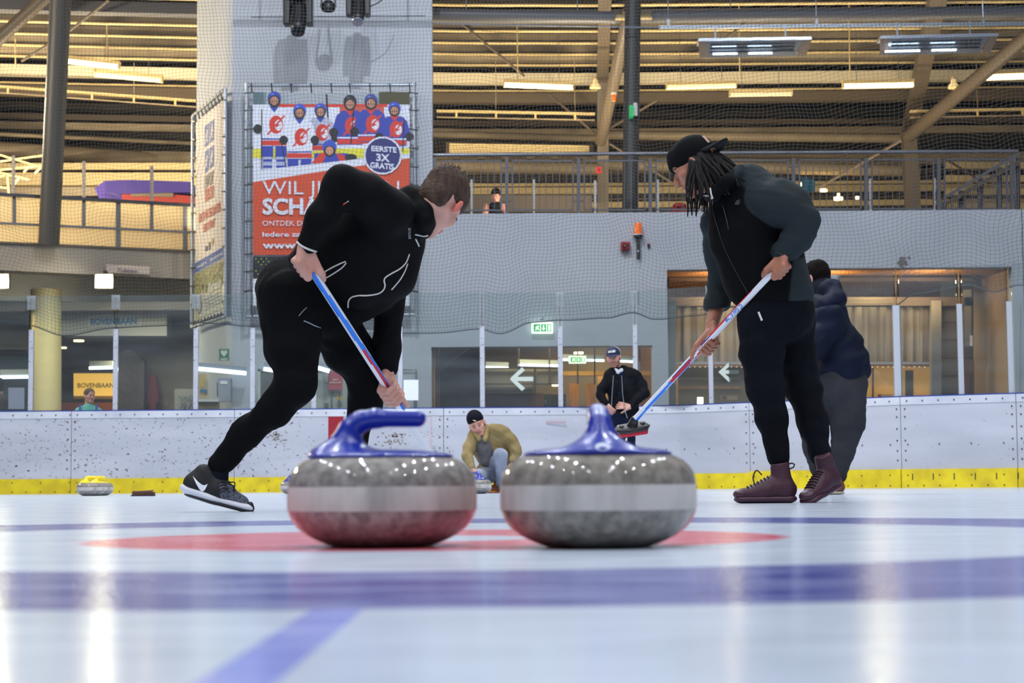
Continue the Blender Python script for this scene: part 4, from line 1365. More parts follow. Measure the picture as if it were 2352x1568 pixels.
put_text(s, 'Toiletten', a, (b - a).normalized(), (0, 0, 1), 0.068, (b - a).length, bold=0.012, shear=0.2); s.build('lettering', mat('navy_letter', (52, 52, 84), .6), t)
for x, lab in ((-2, 'glaring white floodlight under the left gallery at the very edge'), (238, 'glaring white floodlight under the left gallery below the Toiletten sign')):
    c = P(x, 646, YL(x) - 1.1)
    t = thing('floodlight', lab, 'lamp', c, 'floodlights')
    w = .155
    MB().slab([c + Vector((u, -.02 + dy, v)) for u, v, dy in ((-w * .98, -.10, .06), (w * .86, -.10, .06), (w, .11, -.02), (-w * .84, .11, -.02))], (0, -.01, 0)).build('lit_face', mat('flood_face', (255, 255, 235), emit=(255, 247, 200), estr=55) if x < 0 else bpy.data.materials['flood_face'], t)
    MB().slab([c + Vector((u, .0 + dy, v)) for u, v, dy in ((-w * 1.1, -.12, .06), (w, -.12, .06), (w * 1.1, .13, -.02), (-w * .95, .13, -.02))], (0, .10, 0)).build('housing', M_FRAME, t)
    MB().box((c.x - .02, c.y + .05, c.z + .05), (c.x + .02, c.y + .25, c.z + .2)).build('bracket', M_FRAME, t)
    area('flood_glow', (c.x, c.y - .12, c.z - .02), 0.28, 70, (1, .95, .75), rot=(PI / 2 - .7, 0, 0))

# --- behind the glass between pier and middle opening
t = thing('heart_sign', 'green sign with a white heart, lettered AED, on the pier side', 'sign', P(514, 828, 28.8))
pxbox(MB(), 503, 801, 526, 828, 28.8, .02).build('plate', M_GREEN, t)
s = MB(); c = P(514.5, 811, 28.78)
hp = [(0, -.055), (-.045, 0), (-.05, .03), (-.03, .05), (-.01, .042), (0, .028), (.01, .042), (.03, .05), (.05, .03), (.045, 0)]
s.slab([c + Vector((u, 0, v)) for u, v in hp], (0, .004, 0)); put_text(s, 'AED', P(506, 827, 28.78), (1, 0, 0), (0, 0, 1), .034, .115, bold=.03); s.build('symbol', M_SIGNW, t)
s = MB().slab([P(514.5, 808, 28.77) + Vector((u, 0, v)) for u, v in ((-.006, .03), (.008, .03), (.0, -.02))], (0, .004, 0)).build('bolt_mark', M_GREEN, t)
px_item('helpline_board', 'cream board with yellow and blue marks on the pier side', 'sign',
        [('board', 451, 858, 478, 915, 30.6, .03, mat('cream_board', (206, 192, 150), .6)), ('yellow_mark', 460, 866, 468, 889, 30.55, .02, mat('yellow_mark', (220, 196, 60), .6)), ('blue_mark', 459, 894, 475, 901, 30.55, .02, M_BLUEL)])
px_item('defibrillator_box', 'grey cabinet on the pier side right of the cream board', 'box', [('cabinet', 499, 868, 529, 922, 28.7, .2, mat('cab_grey', (142, 146, 154), .5)), ('door_gap', 498, 878, 500, 910, 28.69, .02, M_SEAM), ('label', 506, 874, 522, 882, 28.69, .01, M_SIGNW)])
px_item('grey_counter', 'beige low counter behind the glass right of the toilet sign', 'counter', [('front', 449, 922, 500, 945, 28.6, .2, mat('beige_counter', (170, 150, 110), .6)), ('top', 447, 917, 502, 922, 28.5, .3, M_SIGNW)])
px_item('door_1', None, None, [('leaf', 597, 852, 640, 945, 28.95, .04, M_GPANEL), ('upright', 592, 848, 598, 945, 28.92, .06, mat('door_light', (186, 196, 188), .5)), ('head', 592, 846, 840, 852, 28.92, .06, M_GPIPE), ('upright', 640, 848, 646, 945, 28.92, .06, M_GPIPE),
                            ('leaf', 720, 852, 808, 945, 28.95, .04, mat('pale_door', (172, 178, 172), .4)), ('upright', 742, 852, 745, 945, 28.92, .04, M_GPIPE), ('upright', 760, 900, 763, 945, 28.92, .04, M_STEEL), ('upright', 778, 900, 781, 945, 28.92, .04, M_STEEL),
                            ('upright', 796, 852, 799, 945, 28.92, .04, M_GPIPE), ('lock_plate', 746, 925, 754, 936, 28.9, .02, M_STEEL)], kind='structure')
t = thing('red_notice', 'faded red notice with two lines of white lettering on the glass door', 'notice', P(770, 895, 28.85))
pxbox(MB(), 754, 853, 786, 895, 28.85, .02).build('sheet', mat('faded_red_sheet', (172, 74, 82), .6), t)
s = MB(); put_text(s, 'GEEN', P(764, 873, 28.83), (1, 0, 0), (0, 0, 1), .022, .085, bold=.02, shear=.2); put_text(s, 'DOORGANG', P(757, 880, 28.83), (1, 0, 0), (0, 0, 1), .025, .18, bold=.02, shear=.2); s.build('lettering', M_SIGNW, t)
s = MB()
for x in (776, 784): s.slab([P(x - 5, 917, 28.85), P(x + 5, 917, 28.85), P(x, 908, 28.85)], (0, .01, 0))
tag(s.build('warning_sticker', mat('yellow_sticker', (196, 160, 50), .6)), 'two small yellow warning triangles on the glass door', 'sticker')
for x0, x1, y0, y1, lab in ((450, 565, 846, 857, 'long glowing strip imitating a glass reflection on the pier side under the heart sign'), (606, 646, 847, 853, 'glowing strip imitating a glass reflection left of the knee of the crouching sweeper'), (728, 756, 844, 852, 'glowing strip imitating a glass reflection between the legs of the crouching sweeper')):
    Y = 28.6
    a, b = P(x0, y0, Y), P(x1, y1, Y)  # no lamps here: glowing bars added to mimic mirrored light on the glass
    t = thing('glass_reflection', lab, 'lamp', (a + b) / 2, 'glowing strips imitating reflections in the glass')
    MB().tube([a, b], .03, 8).build('tube', M_COOLTUBE, t)
    MB().bar(a + Vector((0, .06, .06)), b + Vector((0, .06, .06)), .12, .08).build('reflector', M_REFL, t)
px_item('floor_socket', 'dark upright cable duct below the white paper sheet', 'duct', [('duct', 950, 919, 957, 945, 28.9, .05, M_STEEL)])
s = MB(); w_ = [(925, 849), (956, 849), (956, 945)]
tag(MB().tube([P(x, y, 28.95) for x, y in w_], .012, 6).build('wall_conduit', M_GPANEL), 'thin grey conduit bent along the wall around the white paper sheet', 'conduit')

# ================================================================ GALLERY RAILING (right)
t = thing('gallery_railing', 'long grey steel railing with upright bars on top of the grey wall', 'railing', P(1164, 490, 29.1))
YR = 29.1
a, b = P(985, 356, YR), P(2338, 346, YR)
zr = a.z
MB().tube([P(985, 356, YR), P(1660, 351, YR), P(2338, 347, YR)], 0.030, 12).build('handrail', mat('rail_steel', (132, 134, 142), .3, .5), t, smooth=True)
posts = [998, 1164, 1329, 1494, 1658, 1823, 1990, 2157, 2325]
MR = mat('railing_grey', (92, 94, 102), .45, .2)
for x in posts:
    pxbox(MB(), x - 4, 363, x + 4, 494, YR - .03, .06).build('post', MR, t)
for x0, x1 in zip(posts, posts[1:]):
    mb = MB(); l, r_ = x0 + 13, x1 - 13
    y0, y1 = 370 - (x0 - 1000) / 300, 483 - (x0 - 1000) / 1350 * 5
    A, B, C, D = P(l, y0, YR), P(r_, y0, YR), P(r_, y1, YR), P(l, y1, YR)
    for p, q in ((A, B), (B, C), (C, D), (D, A)): mb.bar(p, q, .024, .024, (0, 1, 0) if abs((q - p).z) > .1 else (0, 0, 1))
    mb.build('infill_frame', MR, t)
    mb = MB()
    for k in range(1, 9):
        x = l + (r_ - l) * k / 9
        mb.bar(P(x, y0, YR), P(x, y1, YR), .011, .011, (0, 1, 0))
    tag(mb.build('infill_bars', MR, t), kind='stuff')
    mb = MB()
    for y in (y0 + 16, y1 - 20):
        mb.bar(P(x0, y, YR), P(l, y, YR), .012, .012); mb.bar(P(r_, y, YR), P(x1, y, YR), .012, .012)
    mb.build('fixing_lugs', M_BOLT, t)
for x, y0, lab in ((1083, 412, 'beside the seated person'), (1226, 412, 'right of the seated person'), (1367, 414, 'before the square post'), (1511, 412, 'left of the man in the cap'), (1608, 460, 'hidden behind the dreadlocks'),
                   (1856, 412, 'before the teal towel'), (2000, 410, 'left of the right square post'), (2146, 408, 'left of the stair railing')):
    px_item('white_stake', 'white stake behind the railing, ' + lab, 'stake', [('stake', x - 2.6, y0, x + 2.6, 494, 31.0, .04, M_SIGNW)])
# stair railing at the right end
t = thing('stair_railing', 'grey stair railing slanting up to the right behind the gallery railing', 'railing', P(2250, 490, 31))
MB().bar(P(2168, 455, 31), P(2340, 352, 31), .05, .05).build('upper_rail', M_STEEL, t)
MB().bar(P(2168, 470, 31), P(2340, 372, 31), .07, .07).build('stringer', M_BROWNST, t)
for x, y in ((2167, 462), (2208, 438), (2252, 408), (2296, 384), (2338, 362)): pxbox(MB(), x - 6, y, x + 6, 494, 31.1, .06).build('baluster_post', M_STEEL, t)
mb = MB()
for k in range(34):
    x = 2174 + k * 5
    yt = 455 - (x - 2168) * .6 + 16
    mb.box((P(x, yt, 31.1).x - .006, 31.1, P(x, 494, 31.1).z), (P(x, yt, 31.1).x + .006, 31.11, P(x, yt, 31.1).z))
tag(mb.build('balusters', M_STEEL, t), kind='stuff')
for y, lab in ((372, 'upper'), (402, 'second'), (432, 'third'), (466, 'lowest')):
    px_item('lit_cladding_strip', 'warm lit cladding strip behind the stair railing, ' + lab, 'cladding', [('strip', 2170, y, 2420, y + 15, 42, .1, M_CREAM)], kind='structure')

# small things on the gallery
px_item('towel', 'teal towel hanging over a white stake on the gallery', 'towel', [('fold', 1842, 408, 1856, 450, 30.8, .03, mat('teal_cloth', (30, 96, 108), .8)), ('fold', 1857, 412, 1872, 440, 30.85, .03, bpy.data.materials['teal_cloth'])])
s = sdf([ell(P(1561, 473, 30.6), (.12, .1, .06)), cone(P(1545, 484, 30.6), P(1580, 484, 30.6), .045, .045)], .02)
tag(np_mesh('red_bag', [(s[0], s[1], 0)], mat('red_bag', (168, 34, 28), .5)), 'red bag lying on the gallery floor left of the dreadlocks', 'bag')
for x, y, w, lab in ((1846, 423, 7, 'small warm lamp left of the teal towel'), (1891, 437, 9, 'small warm lamp under the railing right of the teal towel'), (1925, 456, 11, 'wide small lamp low behind the railing'), (1926, 447, 3, 'tiny round lamp above the wide small lamp'), (1969, 454, 4, 'tiny bluish lamp left of the railing post')):
    c = P(x, y, 42); r = w / F * 42
    tag(MB().lathe([(r, .03), (r, -.03), (0, -.035)], 12, c).build('far_lamp', M_TUBE), lab, 'lamp')

# ================================================================ LEFT GALLERY PARAPET
t = thing('gallery_parapet', 'cream panelled parapet with dark top rail on the left gallery', 'parapet', P(200, 560, 32.6))
MDR = mat('dark_rail', (44, 46, 56), .4)
yt = lambda x: 445 + 25 * x / 440
yb = lambda x: 557 + 20 * x / 440
ym = lambda x: 512 + 21 * x / 440
m_pan = bpy.data.materials.new('backlit_panel'); m_pan.use_nodes = True
nt = m_pan.node_tree; b_ = nt.nodes['Principled BSDF']; b_.inputs['Base Color'].default_value = (*lin((226, 208, 170)), 1)
tl = nt.nodes.new('ShaderNodeBsdfTranslucent'); tl.inputs[0].default_value = (*lin((250, 240, 214)), 1)
mx = nt.nodes.new('ShaderNodeMixShader'); mx.inputs[0].default_value = 0.75
nt.links.new(b_.outputs[0], mx.inputs[1]); nt.links.new(tl.outputs[0], mx.inputs[2]); nt.links.new(mx.outputs[0], nt.nodes['Material Output'].inputs[0])


def lseg(x0, x1, f0, f1, d, th, name, m):
    lquad(MB(), x0, f0(x0), f1(x0), x1, f0(x1), f1(x1), d, th).build(name, m, t)


lseg(-260, 470, lambda x: yt(x) - 3, lambda x: yt(x) + 4, 0.08, .1, 'top_rail', MDR)
lseg(-260, 470, lambda x: ym(x) - 2.5, lambda x: ym(x) + 2.5, 0.05, .05, 'middle_rail', M_STEEL)
lseg(-260, 470, lambda x: yb(x) - 3, lambda x: yb(x) + 1, 0.06, .1, 'bottom_rail', M_BROWNST)
ups = [-120, 32, 192, 348]
for x in (-50, 32, 192, 348): lseg(x - 3.5, x + 3.5, yt, ym, 0.05, .05, 'upright', M_STEEL)
for x in (-120, 112, 271, 425): lseg(x - 5, x + 5, yt, yb, 0.06, .06, 'main_post', M_STEEL)
xs = [-120, -50, 32, 112, 192, 271, 348, 425, 470]
for x0, x1 in zip(xs, xs[1:]): lseg(x0 + 3, x1 - 3, yt, ym, 0.0, .02, 'upper_panel', m_pan)
for x0, x1 in zip((-120, 112, 271, 425), (112, 271, 425, 470)): lseg(x0 + 5, x1 - 5, ym, yb, 0.0, .02, 'lower_panel', m_pan)
for x, y0, lab in ((30, 357, 'left of the thick round column'), (192, 370, 'between the thick round column and the purple mat'), (348, 381, 'in front of the purple mat')):
    px_item('white_stake', 'tall white stake on the left gallery, ' + lab, 'stake', [('stake', x - 3.5, y0, x + 3.5, yt(x), YL(x) + .15, .04, mat('stake_grey', (176, 166, 158), .6) if x == 30 else bpy.data.materials['stake_grey'])])
# crash mat
t = thing('crash_mat', 'purple padded landing mat with a red base on the left gallery', 'mat', P(330, 470, 35))
mm = mat('purple_vinyl', (56, 44, 112), .35, bump=.4, bscale=3, bdist=.05)
mb = MB(); Y = 35
top = [(240, 415), (290, 413), (345, 414), (436, 417), (438, 441), (345, 443), (270, 444), (243, 441)]
mb.slab([P(x, y, Y) for x, y in reversed(top)], (0, 1.8, 0)); mb.slab([P(240, 415, Y), P(243, 441, Y), P(228, 458, Y + .5), P(218, 432, Y + .8)], (0.2, .6, 0)); mb.build('pad', mm, t)
MB().slab([P(x, y, Y + .1) for x, y in ((280, 445), (280, 463), (455, 474), (455, 452), (400, 446))], (0, 1.2, 0)).build('red_base', mat('red_vinyl', (130, 34, 16), .5), t)
MB().slab([P(x, y, Y + .05) for x, y in ((300, 443), (300, 450), (398, 452), (398, 443))], (0, .1, 0)).build('label_strip', M_BROWNST, t)
# cream truss at far left
t = thing('goal_truss', 'cream tubular frame standing on the left gallery behind the thick round column', 'frame', P(20, 445, 36))
for a, b in (((-20, 350), (95, 384)), ((-20, 374), (98, 357)), ((-20, 393), (98, 380)), ((-20, 392), (66, 412)), ((17, 405), (20, 446)), ((-20, 427), (18, 432)), ((-20, 408), (12, 404)), ((55, 396), (66, 382)), ((80, 398), (92, 386)), ((33, 422), (42, 410))):
    MB().tube([P(*a, 36), P(*b, 36)], .022, 8).build('tube', M_CREAM, t, smooth=True)
for y0, y1, m, lab in ((380, 388, M_CREAM, 'upper'), (402, 424, M_CREAM, 'broad'), (436, 448, M_PURLIN, 'lower')):
    px_item('wall_batten_left', lab + ' cream batten across the far wall above the left parapet', 'batten', [('batten', -60, y0 - 6, 455, y1 + 1, 40.5, .1, m)], kind='structure')

# ================================================================ STAGE LIGHTS AND THEIR PIPE
YS = 27.9
t = thing('lighting_pipe', 'grey horizontal pipe above the photograph edge carrying the stage lights', 'pipe', P(770, -60, YS))
MB().tube([P(555, -66, YS), P(985, -64, YS)], .045, 12).build('pipe', M_STEEL, t, smooth=True)
for x in (620, 930): MB().tube([P(x, -66, YS), P(x, -66, YS) + Vector((0, 0, 1.4))], .02, 8).build('hanger', M_STEEL, t)
MG = mat('lens_glass', (40, 44, 52), .08, .3)


def stage_light(x, y, s, tilt, lab, lens):
    """moving head: base box, yoke arms, tilted head with a lens"""
    c = P(x, y, YS)
    t = thing('stage_light', lab, 'lamp', c, 'stage lights on the pier')
    k = s / F * YS
    V, Q = sdf([rbox(c + Vector((0, 0, 1.5 * k)), (.75 * k, .5 * k, .28 * k), rnd=.12 * k), cone(c + Vector((0, 0, 2.0 * k)), c + Vector((0, 0, 1.7 * k)), .4 * k, .4 * k)], .012)
    np_mesh('base_box', [(V, Q, 0)], M_BLACK, t)
    for sx in (-1, 1):
        V, Q = sdf([rbox(c + Vector((sx * .72 * k, 0, .45 * k)), (.13 * k, .36 * k, .85 * k), rnd=.1 * k)], .012)
        np_mesh('yoke_arm', [(V, Q, 0)], M_BLACK, t)
    d = Vector((math.sin(tilt) * .45, -.55, -.9)).normalized()
    V, Q = sdf([cone(c + Vector((0, 0, .3 * k)) - d * .3 * k, c + Vector((0, 0, .1 * k)) + d * .9 * k, .62 * k, .5 * k), ell(c, (.55 * k, .5 * k, .6 * k))], .012)
    hd_ = np_mesh('head', [(V, Q, 0)], M_BLACK, t)
    e = c + Vector((0, 0, .1 * k)) + d * 1.38 * k
    R = d.to_track_quat('Z', 'Y').to_matrix()
    MB().lathe([(.46 * k, 0), (.42 * k, .06 * k), (.2 * k, .10 * k), (0, .11 * k)], 20, e, R).build('lens', lens, hd_, smooth=True)


stage_light(685, 42, 36, .1, 'large black moving head stage light, leftmost above the hockey banner', MG)
stage_light(823, 24, 30, .0, 'black moving head stage light with a bright lens, rightmost above the hockey banner', mat('bright_lens', (170, 180, 195), .15, .5))
c = P(754, 17, YS)
t = thing('stage_light', 'small round black stage light between the two moving heads', 'lamp', c, 'stage lights on the pier')
MB().lathe([(.06, .10), (.10, .06), (.11, -.02), (.095, -.06), (.06, -.065)], 20, c).build('can', M_BLACK, t, smooth=True)
MB().lathe([(.09, -.05), (.0, -.055)], 16, c).build('lens', MG, t)
for sx in (-1, 1): MB().bar(c + Vector((.115 * sx, 0, 0)), c + Vector((.06 * sx, 0, .5)), .015, .03).build('bracket', M_BLACK, t)
tag(MB().tube(spline([P(842, 18, YS), P(865, 8, YS), P(885, -8, YS), P(900, -40, YS)], 6), .009, 6).build('power_cable', M_BLACK), 'thin black cable looping from the right-hand stage light', 'cable')

# ================================================================ ALARM LAMPS ON THE WALL
t = thing('warning_beacon', 'orange rotating beacon on a black bracket on the grey wall', 'beacon', P(1466, 604, 28.9))
c = P(1466, 545, 28.92)
MB().box((c.x - .027, c.y, P(0, 604, 28.9).z), (c.x + .027, c.y + .08, c.z)).build('bracket', M_BLACK, t)
for y in (577, 599):
    q = P(1465.5, y, 28.91); MB().lathe([(.016, 0), (.016, .015), (0, .018)], 10, q, Matrix.Rotation(PI / 2, 3, 'X')).build('bolt', M_GALV, t)
MB().lathe([(.04, -.02), (.075, .0), (.08, .03), (.066, .032)], 20, c).build('base', M_BLACK, t, smooth=True)
MB().lathe([(.066, .03), (.075, .035), (.075, .05), (.06, .052)], 20, c).build('ring', M_SIGNW, t, smooth=True)
MB().lathe([(.058, .05), (.06, .08), (.056, .20), (.05, .225), (.03, .238), (0, .24)], 20, c).build('dome', mat('orange_dome', (236, 108, 22), .25, emit=(236, 100, 16), estr=.25), t, smooth=True)
t = thing('siren', 'square dark red siren on the wall left of the orange beacon', 'siren', P(1436, 577, 28.9))
MRD = mat('siren_red', (142, 22, 34), .4)
V, Q = sdf([rbox(P(1436, 566, 28.94), (.06, .05, .06), rnd=.012)], .008); np_mesh('case', [(V, Q, 0)], MRD, t)
MB().lathe([(.052, .0), (.045, .02), (.03, .008), (.012, .012), (0, .022)], 20, P(1436, 566, 28.88), Matrix.Rotation(PI / 2, 3, 'X')).build('horn', mat('siren_dark', (96, 12, 24), .35), t, smooth=True)
t = thing('siren', 'tiny red capped sounder on the wall right of the orange beacon', 'siren', P(1490, 572, 28.9))
c = P(1490, 566, 28.97)
MB().lathe([(0, -.03), (.012, -.03), (.022, 0), (.022, .02)], 12, c).build('body', M_BLACK, t, smooth=True)
MB().lathe([(.023, .02), (.023, .04), (.014, .05), (0, .052)], 12, c).build('cap', MRD, t, smooth=True)
t = thing('alarm_lamp', 'orange alarm lamp high on the slanting strut beside the tall column', 'beacon', P(1410, 235, 33))
c = P(1410, 232, 33)
MB().lathe([(0, -.01), (.035, 0), (.04, .1), (.03, .12)], 14, c).build('dome', bpy.data.materials['orange_dome'], t, smooth=True)
MB().lathe([(.05, .115), (.05, .15), (0, .15)], 14, c).build('cap', M_SIGNW, t, smooth=True)
px_item('emergency_box', 'small white and green emergency sign box on the tall grey column', 'sign', [('side', 1446, 241, 1455, 268, 29.9, .2, M_GREENL), ('front', 1455, 236, 1464, 265, 29.95, .1, M_SIGNW), ('arm', 1464, 242, 1468, 266, 30.0, .1, M_BLACK)])
px_item('fire_bell', 'small red alarm box on the square post behind the railing', 'alarm', [('case', 1369, 383, 1381, 397, 38.6, .08, mat('bright_red', (214, 30, 30), .4)), ('centre', 1373, 388, 1378, 393, 38.55, .04, mat('dark_red', (110, 10, 14), .4))])

# ================================================================ BANNERS
def tie_row(mb_fn, pts, d, t, w=.012):
    for p in pts:
        MB().bar(p - d * .5, p + d * .5, w, w, (0, 1, 0)).build('tie', M_BLACK, t)


YB = 28.72
t = thing('hockey_banner', 'large orange and white youth ice hockey banner laced into a steel pipe frame', 'banner', P(760, 726, YB))
fr = [P(567, 196, YB), P(951, 195, YB), P(956, 722, YB), P(563, 727, YB)]
for a, b in zip(fr, fr[1:] + fr[:1]): MB().tube([a, b], .027, 10).build('frame_pipe', M_GALV, t, smooth=True)
for c in fr: MB().lathe([(0, -.04), (.034, -.036), (.036, .036), (0, .04)], 10, c).build('frame_corner', M_GALV, t, smooth=True)
MB().slab(pxquad(580, 210, 941, 702, YB), (0, .008, 0)).build('canvas', mat('canvas_white', (214, 220, 234), .55), t)
xs_t = [577, 623, 668, 714, 760, 803, 849, 895, 940]
for x in xs_t:
    MB().bar(P(x, 191, YB - .03), P(x + 2, 213, YB), .018, .018, (0, 1, 0)).build('tie', M_BLACK, t)
    MB().bar(P(x, 700, YB), P(x + 2, 727, YB - .03), .018, .018, (0, 1, 0)).build('tie', M_BLACK, t)
for y in (212, 252, 296, 339, 382, 423, 463, 507, 545, 582, 622, 667):
    MB().bar(P(561, y + 2, YB - .03), P(583, y, YB), .018, .018, (0, 1, 0)).build('tie', M_BLACK, t)
    MB().bar(P(938, y, YB), P(960, y + 3, YB - .03), .018, .018, (0, 1, 0)).build('tie', M_BLACK, t)


class Print:
    """flat print on a banner: coloured shapes in picture units, stacked a hair apart"""
    def __init__(s, at): s.at = at; s.d = .004; s.by = {}
    def m(s, c):
        k = tuple(c)
        if k not in s.by: s.by[k] = MB()
        return s.by[k]
    def poly(s, c, pts):
        s.d += .0002; s.m(c).poly([s.at(x, y, s.d) for x, y in pts][::-1]); return s
    def rect(s, c, x0, y0, x1, y1): return s.poly(c, [(x0, y0), (x1, y0), (x1, y1), (x0, y1)])
    def disc(s, c, x, y, rx, ry=None, n=18):
        ry = ry or rx
        return s.poly(c, [(x + rx * math.cos(2 * PI * k / n), y + ry * math.sin(2 * PI * k / n)) for k in range(n)])
    def line(s, c, x0, y0, x1, y1, w):
        dx, dy = x1 - x0, y1 - y0; l = math.hypot(dx, dy); a, b = -dy / l * w / 2, dx / l * w / 2
        return s.poly(c, [(x0 + a, y0 + b), (x1 + a, y1 + b), (x1 - a, y1 - b), (x0 - a, y0 - b)])
    def text(s, c, body, x, y, h, w, bold=0, shear=0, slope=0):
        s.d += .0002
        o = s.at(x, y, s.d); ux = s.at(x + w, y + slope * w, s.d) - o; uy = s.at(x, y - h, s.d) - o
        mb = s.m(c); vs, fs = text_mesh(body, 1.0, bold, shear)
        x0 = min(v[0] for v in vs); x1 = max(v[0] for v in vs)
        mb.add([o + ux * ((v[0] - x0) / (x1 - x0)) + uy * (v[1] / .72) for v in vs], fs); return s
    def build(s, name, parent, rough=.55):
        al = MB(); ms = []
        for i, (c, mb) in enumerate(s.by.items()):
            al.cur = i; al.add(mb.v, mb.f); ms.append(mat('print', c, rough))
        tag(al.build(name, ms, parent), kind='stuff')


pr = Print(lambda x, y, d: P(x, y, YB - d))
W_ = (216, 222, 238); OR = (206, 76, 38); BL = (44, 62, 168); NV = (34, 38, 110); SK = (196, 140, 116); RD = (206, 52, 34); BK = (24, 26, 34); YE = (220, 214, 60)
pr.rect((120, 136, 142), 581, 211, 941, 241); pr.rect((84, 110, 118), 581, 211, 606, 241); pr.rect((166, 174, 182), 612, 211, 868, 240); pr.rect((70, 66, 30), 871, 211, 941, 240)
for x in range(616, 868, 9): pr.line((134, 142, 150), x, 211, x, 240, 1.2)
pr.rect(W_, 581, 240, 941, 418); pr.rect(YE, 581, 341, 941, 363); pr.rect((190, 196, 214), 581, 363, 941, 366)
pr.rect(RD, 640, 239, 890, 246); pr.rect((196, 90, 70), 780, 246, 882, 330)
pr.line(BK, 750, 216, 756, 320, 4)


def kid(x, y, s, jersey, trim, helmet, low, legs=True):
    """one child: helmet y, s = helmet radius"""
    pr.poly(jersey, [(x - 1.3 * s, y + 1.4 * s), (x + 1.3 * s, y + 1.4 * s), (x + 2.3 * s, y + 2.4 * s), (x + 2.1 * s, low), (x - 2.1 * s, low), (x - 2.3 * s, y + 2.4 * s)])
    pr.poly(jersey, [(x - 1.3 * s, y + 1.5 * s), (x - 2.2 * s, y + 2.2 * s), (x - 3.0 * s, y + 4.8 * s), (x - 2.2 * s, y + 5.2 * s)])
    pr.poly(jersey, [(x + 1.3 * s, y + 1.5 * s), (x + 2.2 * s, y + 2.2 * s), (x + 2.9 * s, y + 4.8 * s), (x + 2.1 * s, y + 5.2 * s)])
    pr.disc(BK, x - 2.7 * s, y + 5.0 * s, .75 * s); pr.disc(BK, x + 2.6 * s, y + 5.0 * s, .75 * s)
    pr.rect(trim, x - 2.1 * s, low - .9 * s, x + 2.1 * s, low - .1 * s); pr.rect((60, 80, 170) if jersey[0] > 150 else W_, x - 2.1 * s, low - 1.25 * s, x + 2.1 * s, low - 1.0 * s)
    pr.poly((BL if jersey[0] > 150 else RD), [(x - .8 * s, y + 1.3 * s), (x + .8 * s, y + 1.3 * s), (x, y + 2.3 * s)])
    lx, ly = x + .3 * s, (y + low) / 2 + .4 * s
    pr.disc(RD, lx, ly, 1.15 * s, 1.5 * s); pr.disc(W_, lx + .4 * s, ly + .1 * s, .62 * s, .9 * s); pr.poly(RD, [(lx - .2 * s, ly - .2 * s), (lx + .7 * s, ly), (lx, ly + .5 * s)])
    pr.line(RD, lx - 1.4 * s, ly + 1.6 * s, lx + 1.4 * s, ly - 1.5 * s, .28 * s)
    pr.disc(helmet, x, y, 1.1 * s, 1.2 * s); pr.disc(BK, x, y + .45 * s, .95 * s, 1.0 * s); pr.disc(SK, x, y + .4 * s, .68 * s, .72 * s)
    for k in (-.4, 0, .4): pr.line(BK, x + k * s, y - .1 * s, x + k * s, y + 1.1 * s, .08 * s)
    pr.line(BK, x - .7 * s, y + .5 * s, x + .7 * s, y + .5 * s, .08 * s); pr.disc((min(helmet[0] + 50, 255), min(helmet[1] + 50, 255), min(helmet[2] + 50, 255)), x - .3 * s, y - .7 * s, .3 * s, .15 * s)
    if legs:
        for k in (-1.1, 1.1):
            pr.rect(BL, x + k * s - .9 * s, low, x + k * s + .9 * s, low + 1.8 * s)
            pr.rect((170, 180, 214), x + k * s - .75 * s, low + 1.8 * s, x + k * s + .75 * s, low + 5 * s)
            for q in range(3): pr.rect(BL, x + k * s - .75 * s, low + (2.2 + q) * s, x + k * s + .75 * s, low + (2.6 + q) * s)


kid(736, 252, 13, (176, 182, 204), RD, (52, 84, 190), 346, False)
kid(804, 234, 14, BL, RD, BK, 332, False)
kid(852, 232, 14, BL, RD, (54, 70, 150), 326, False)
kid(906, 249, 13, BL, RD, (52, 76, 190), 334, False)
kid(630, 226, 14, W_, RD, (46, 70, 170), 335)
kid(688, 254, 13.5, W_, RD, (52, 84, 200), 364)
pr.rect(BL, 722, 352, 800, 374); pr.poly(RD, [(716, 374), (735, 352), (752, 350), (740, 376)]); pr.poly(RD, [(772, 352), (790, 356), (796, 372), (780, 372)])
pr.disc((48, 78, 190), 757, 338, 16, 17); pr.disc(BK, 757, 347, 13, 13); pr.disc(SK, 757, 346, 9, 10); pr.disc(BK, 806, 362, 14, 9)
for x0, y0, x1, y1 in ((601, 250, 601, 388), (645, 320, 657, 384), (812, 250, 806, 330), (928, 270, 925, 345)): pr.line(BK, x0, y0, x1, y1, 2.2)
pr.poly(W_, [(581, 392), (941, 352), (941, 364), (581, 418)])
pr.poly(OR, [(581, 418), (941, 363), (941, 585), (581, 585)])
pr.rect(BK, 581, 589, 941, 640)
for j in range(7):
    for i in range(24):
        if random.random() < .75: pr.disc((150, 190, 50), 588 + i * 12 + (j % 2) * 5, 594 + j * 7, 1.6, 1.6, 6)
pr.text((150, 190, 50), 'RABOBAAN', 700, 632, 24, 200, .02) if False else None
pr.rect(W_, 581, 640, 941, 702)
pr.disc(W_, 879, 357, 44); pr.disc(NV, 879, 357, 40)
pr.text(W_, 'EERSTE', 853, 346, 12, 58, .03, 0, .07); pr.text(W_, '3X', 864, 369, 17, 31, .03, 0, .07); pr.text(W_, 'GRATIS', 850, 385, 13, 55, .03, 0, .08)
pr.text(W_, 'WIL JIJ LEREN', 603, 446, 32, 314, 0.0); pr.text(W_, 'SCHAATSEN?', 603, 491, 36, 300, .035)
pr.text(W_, 'ONTDEK DE CLUB', 603, 518, 12, 150, 0); pr.text(W_, 'Iedere zaterdag', 603, 543, 11, 150, .02); pr.text(W_, 'www.', 603, 570, 15, 82, .035)
pr.build('print', t)

# --- slanted banner on the pier side
t = thing('skating_banner', 'narrow slanted cream banner with four blue skating pictograms on the pier side', 'banner', P(480, 750, 30))
YA, YZ = 31.35, 28.95


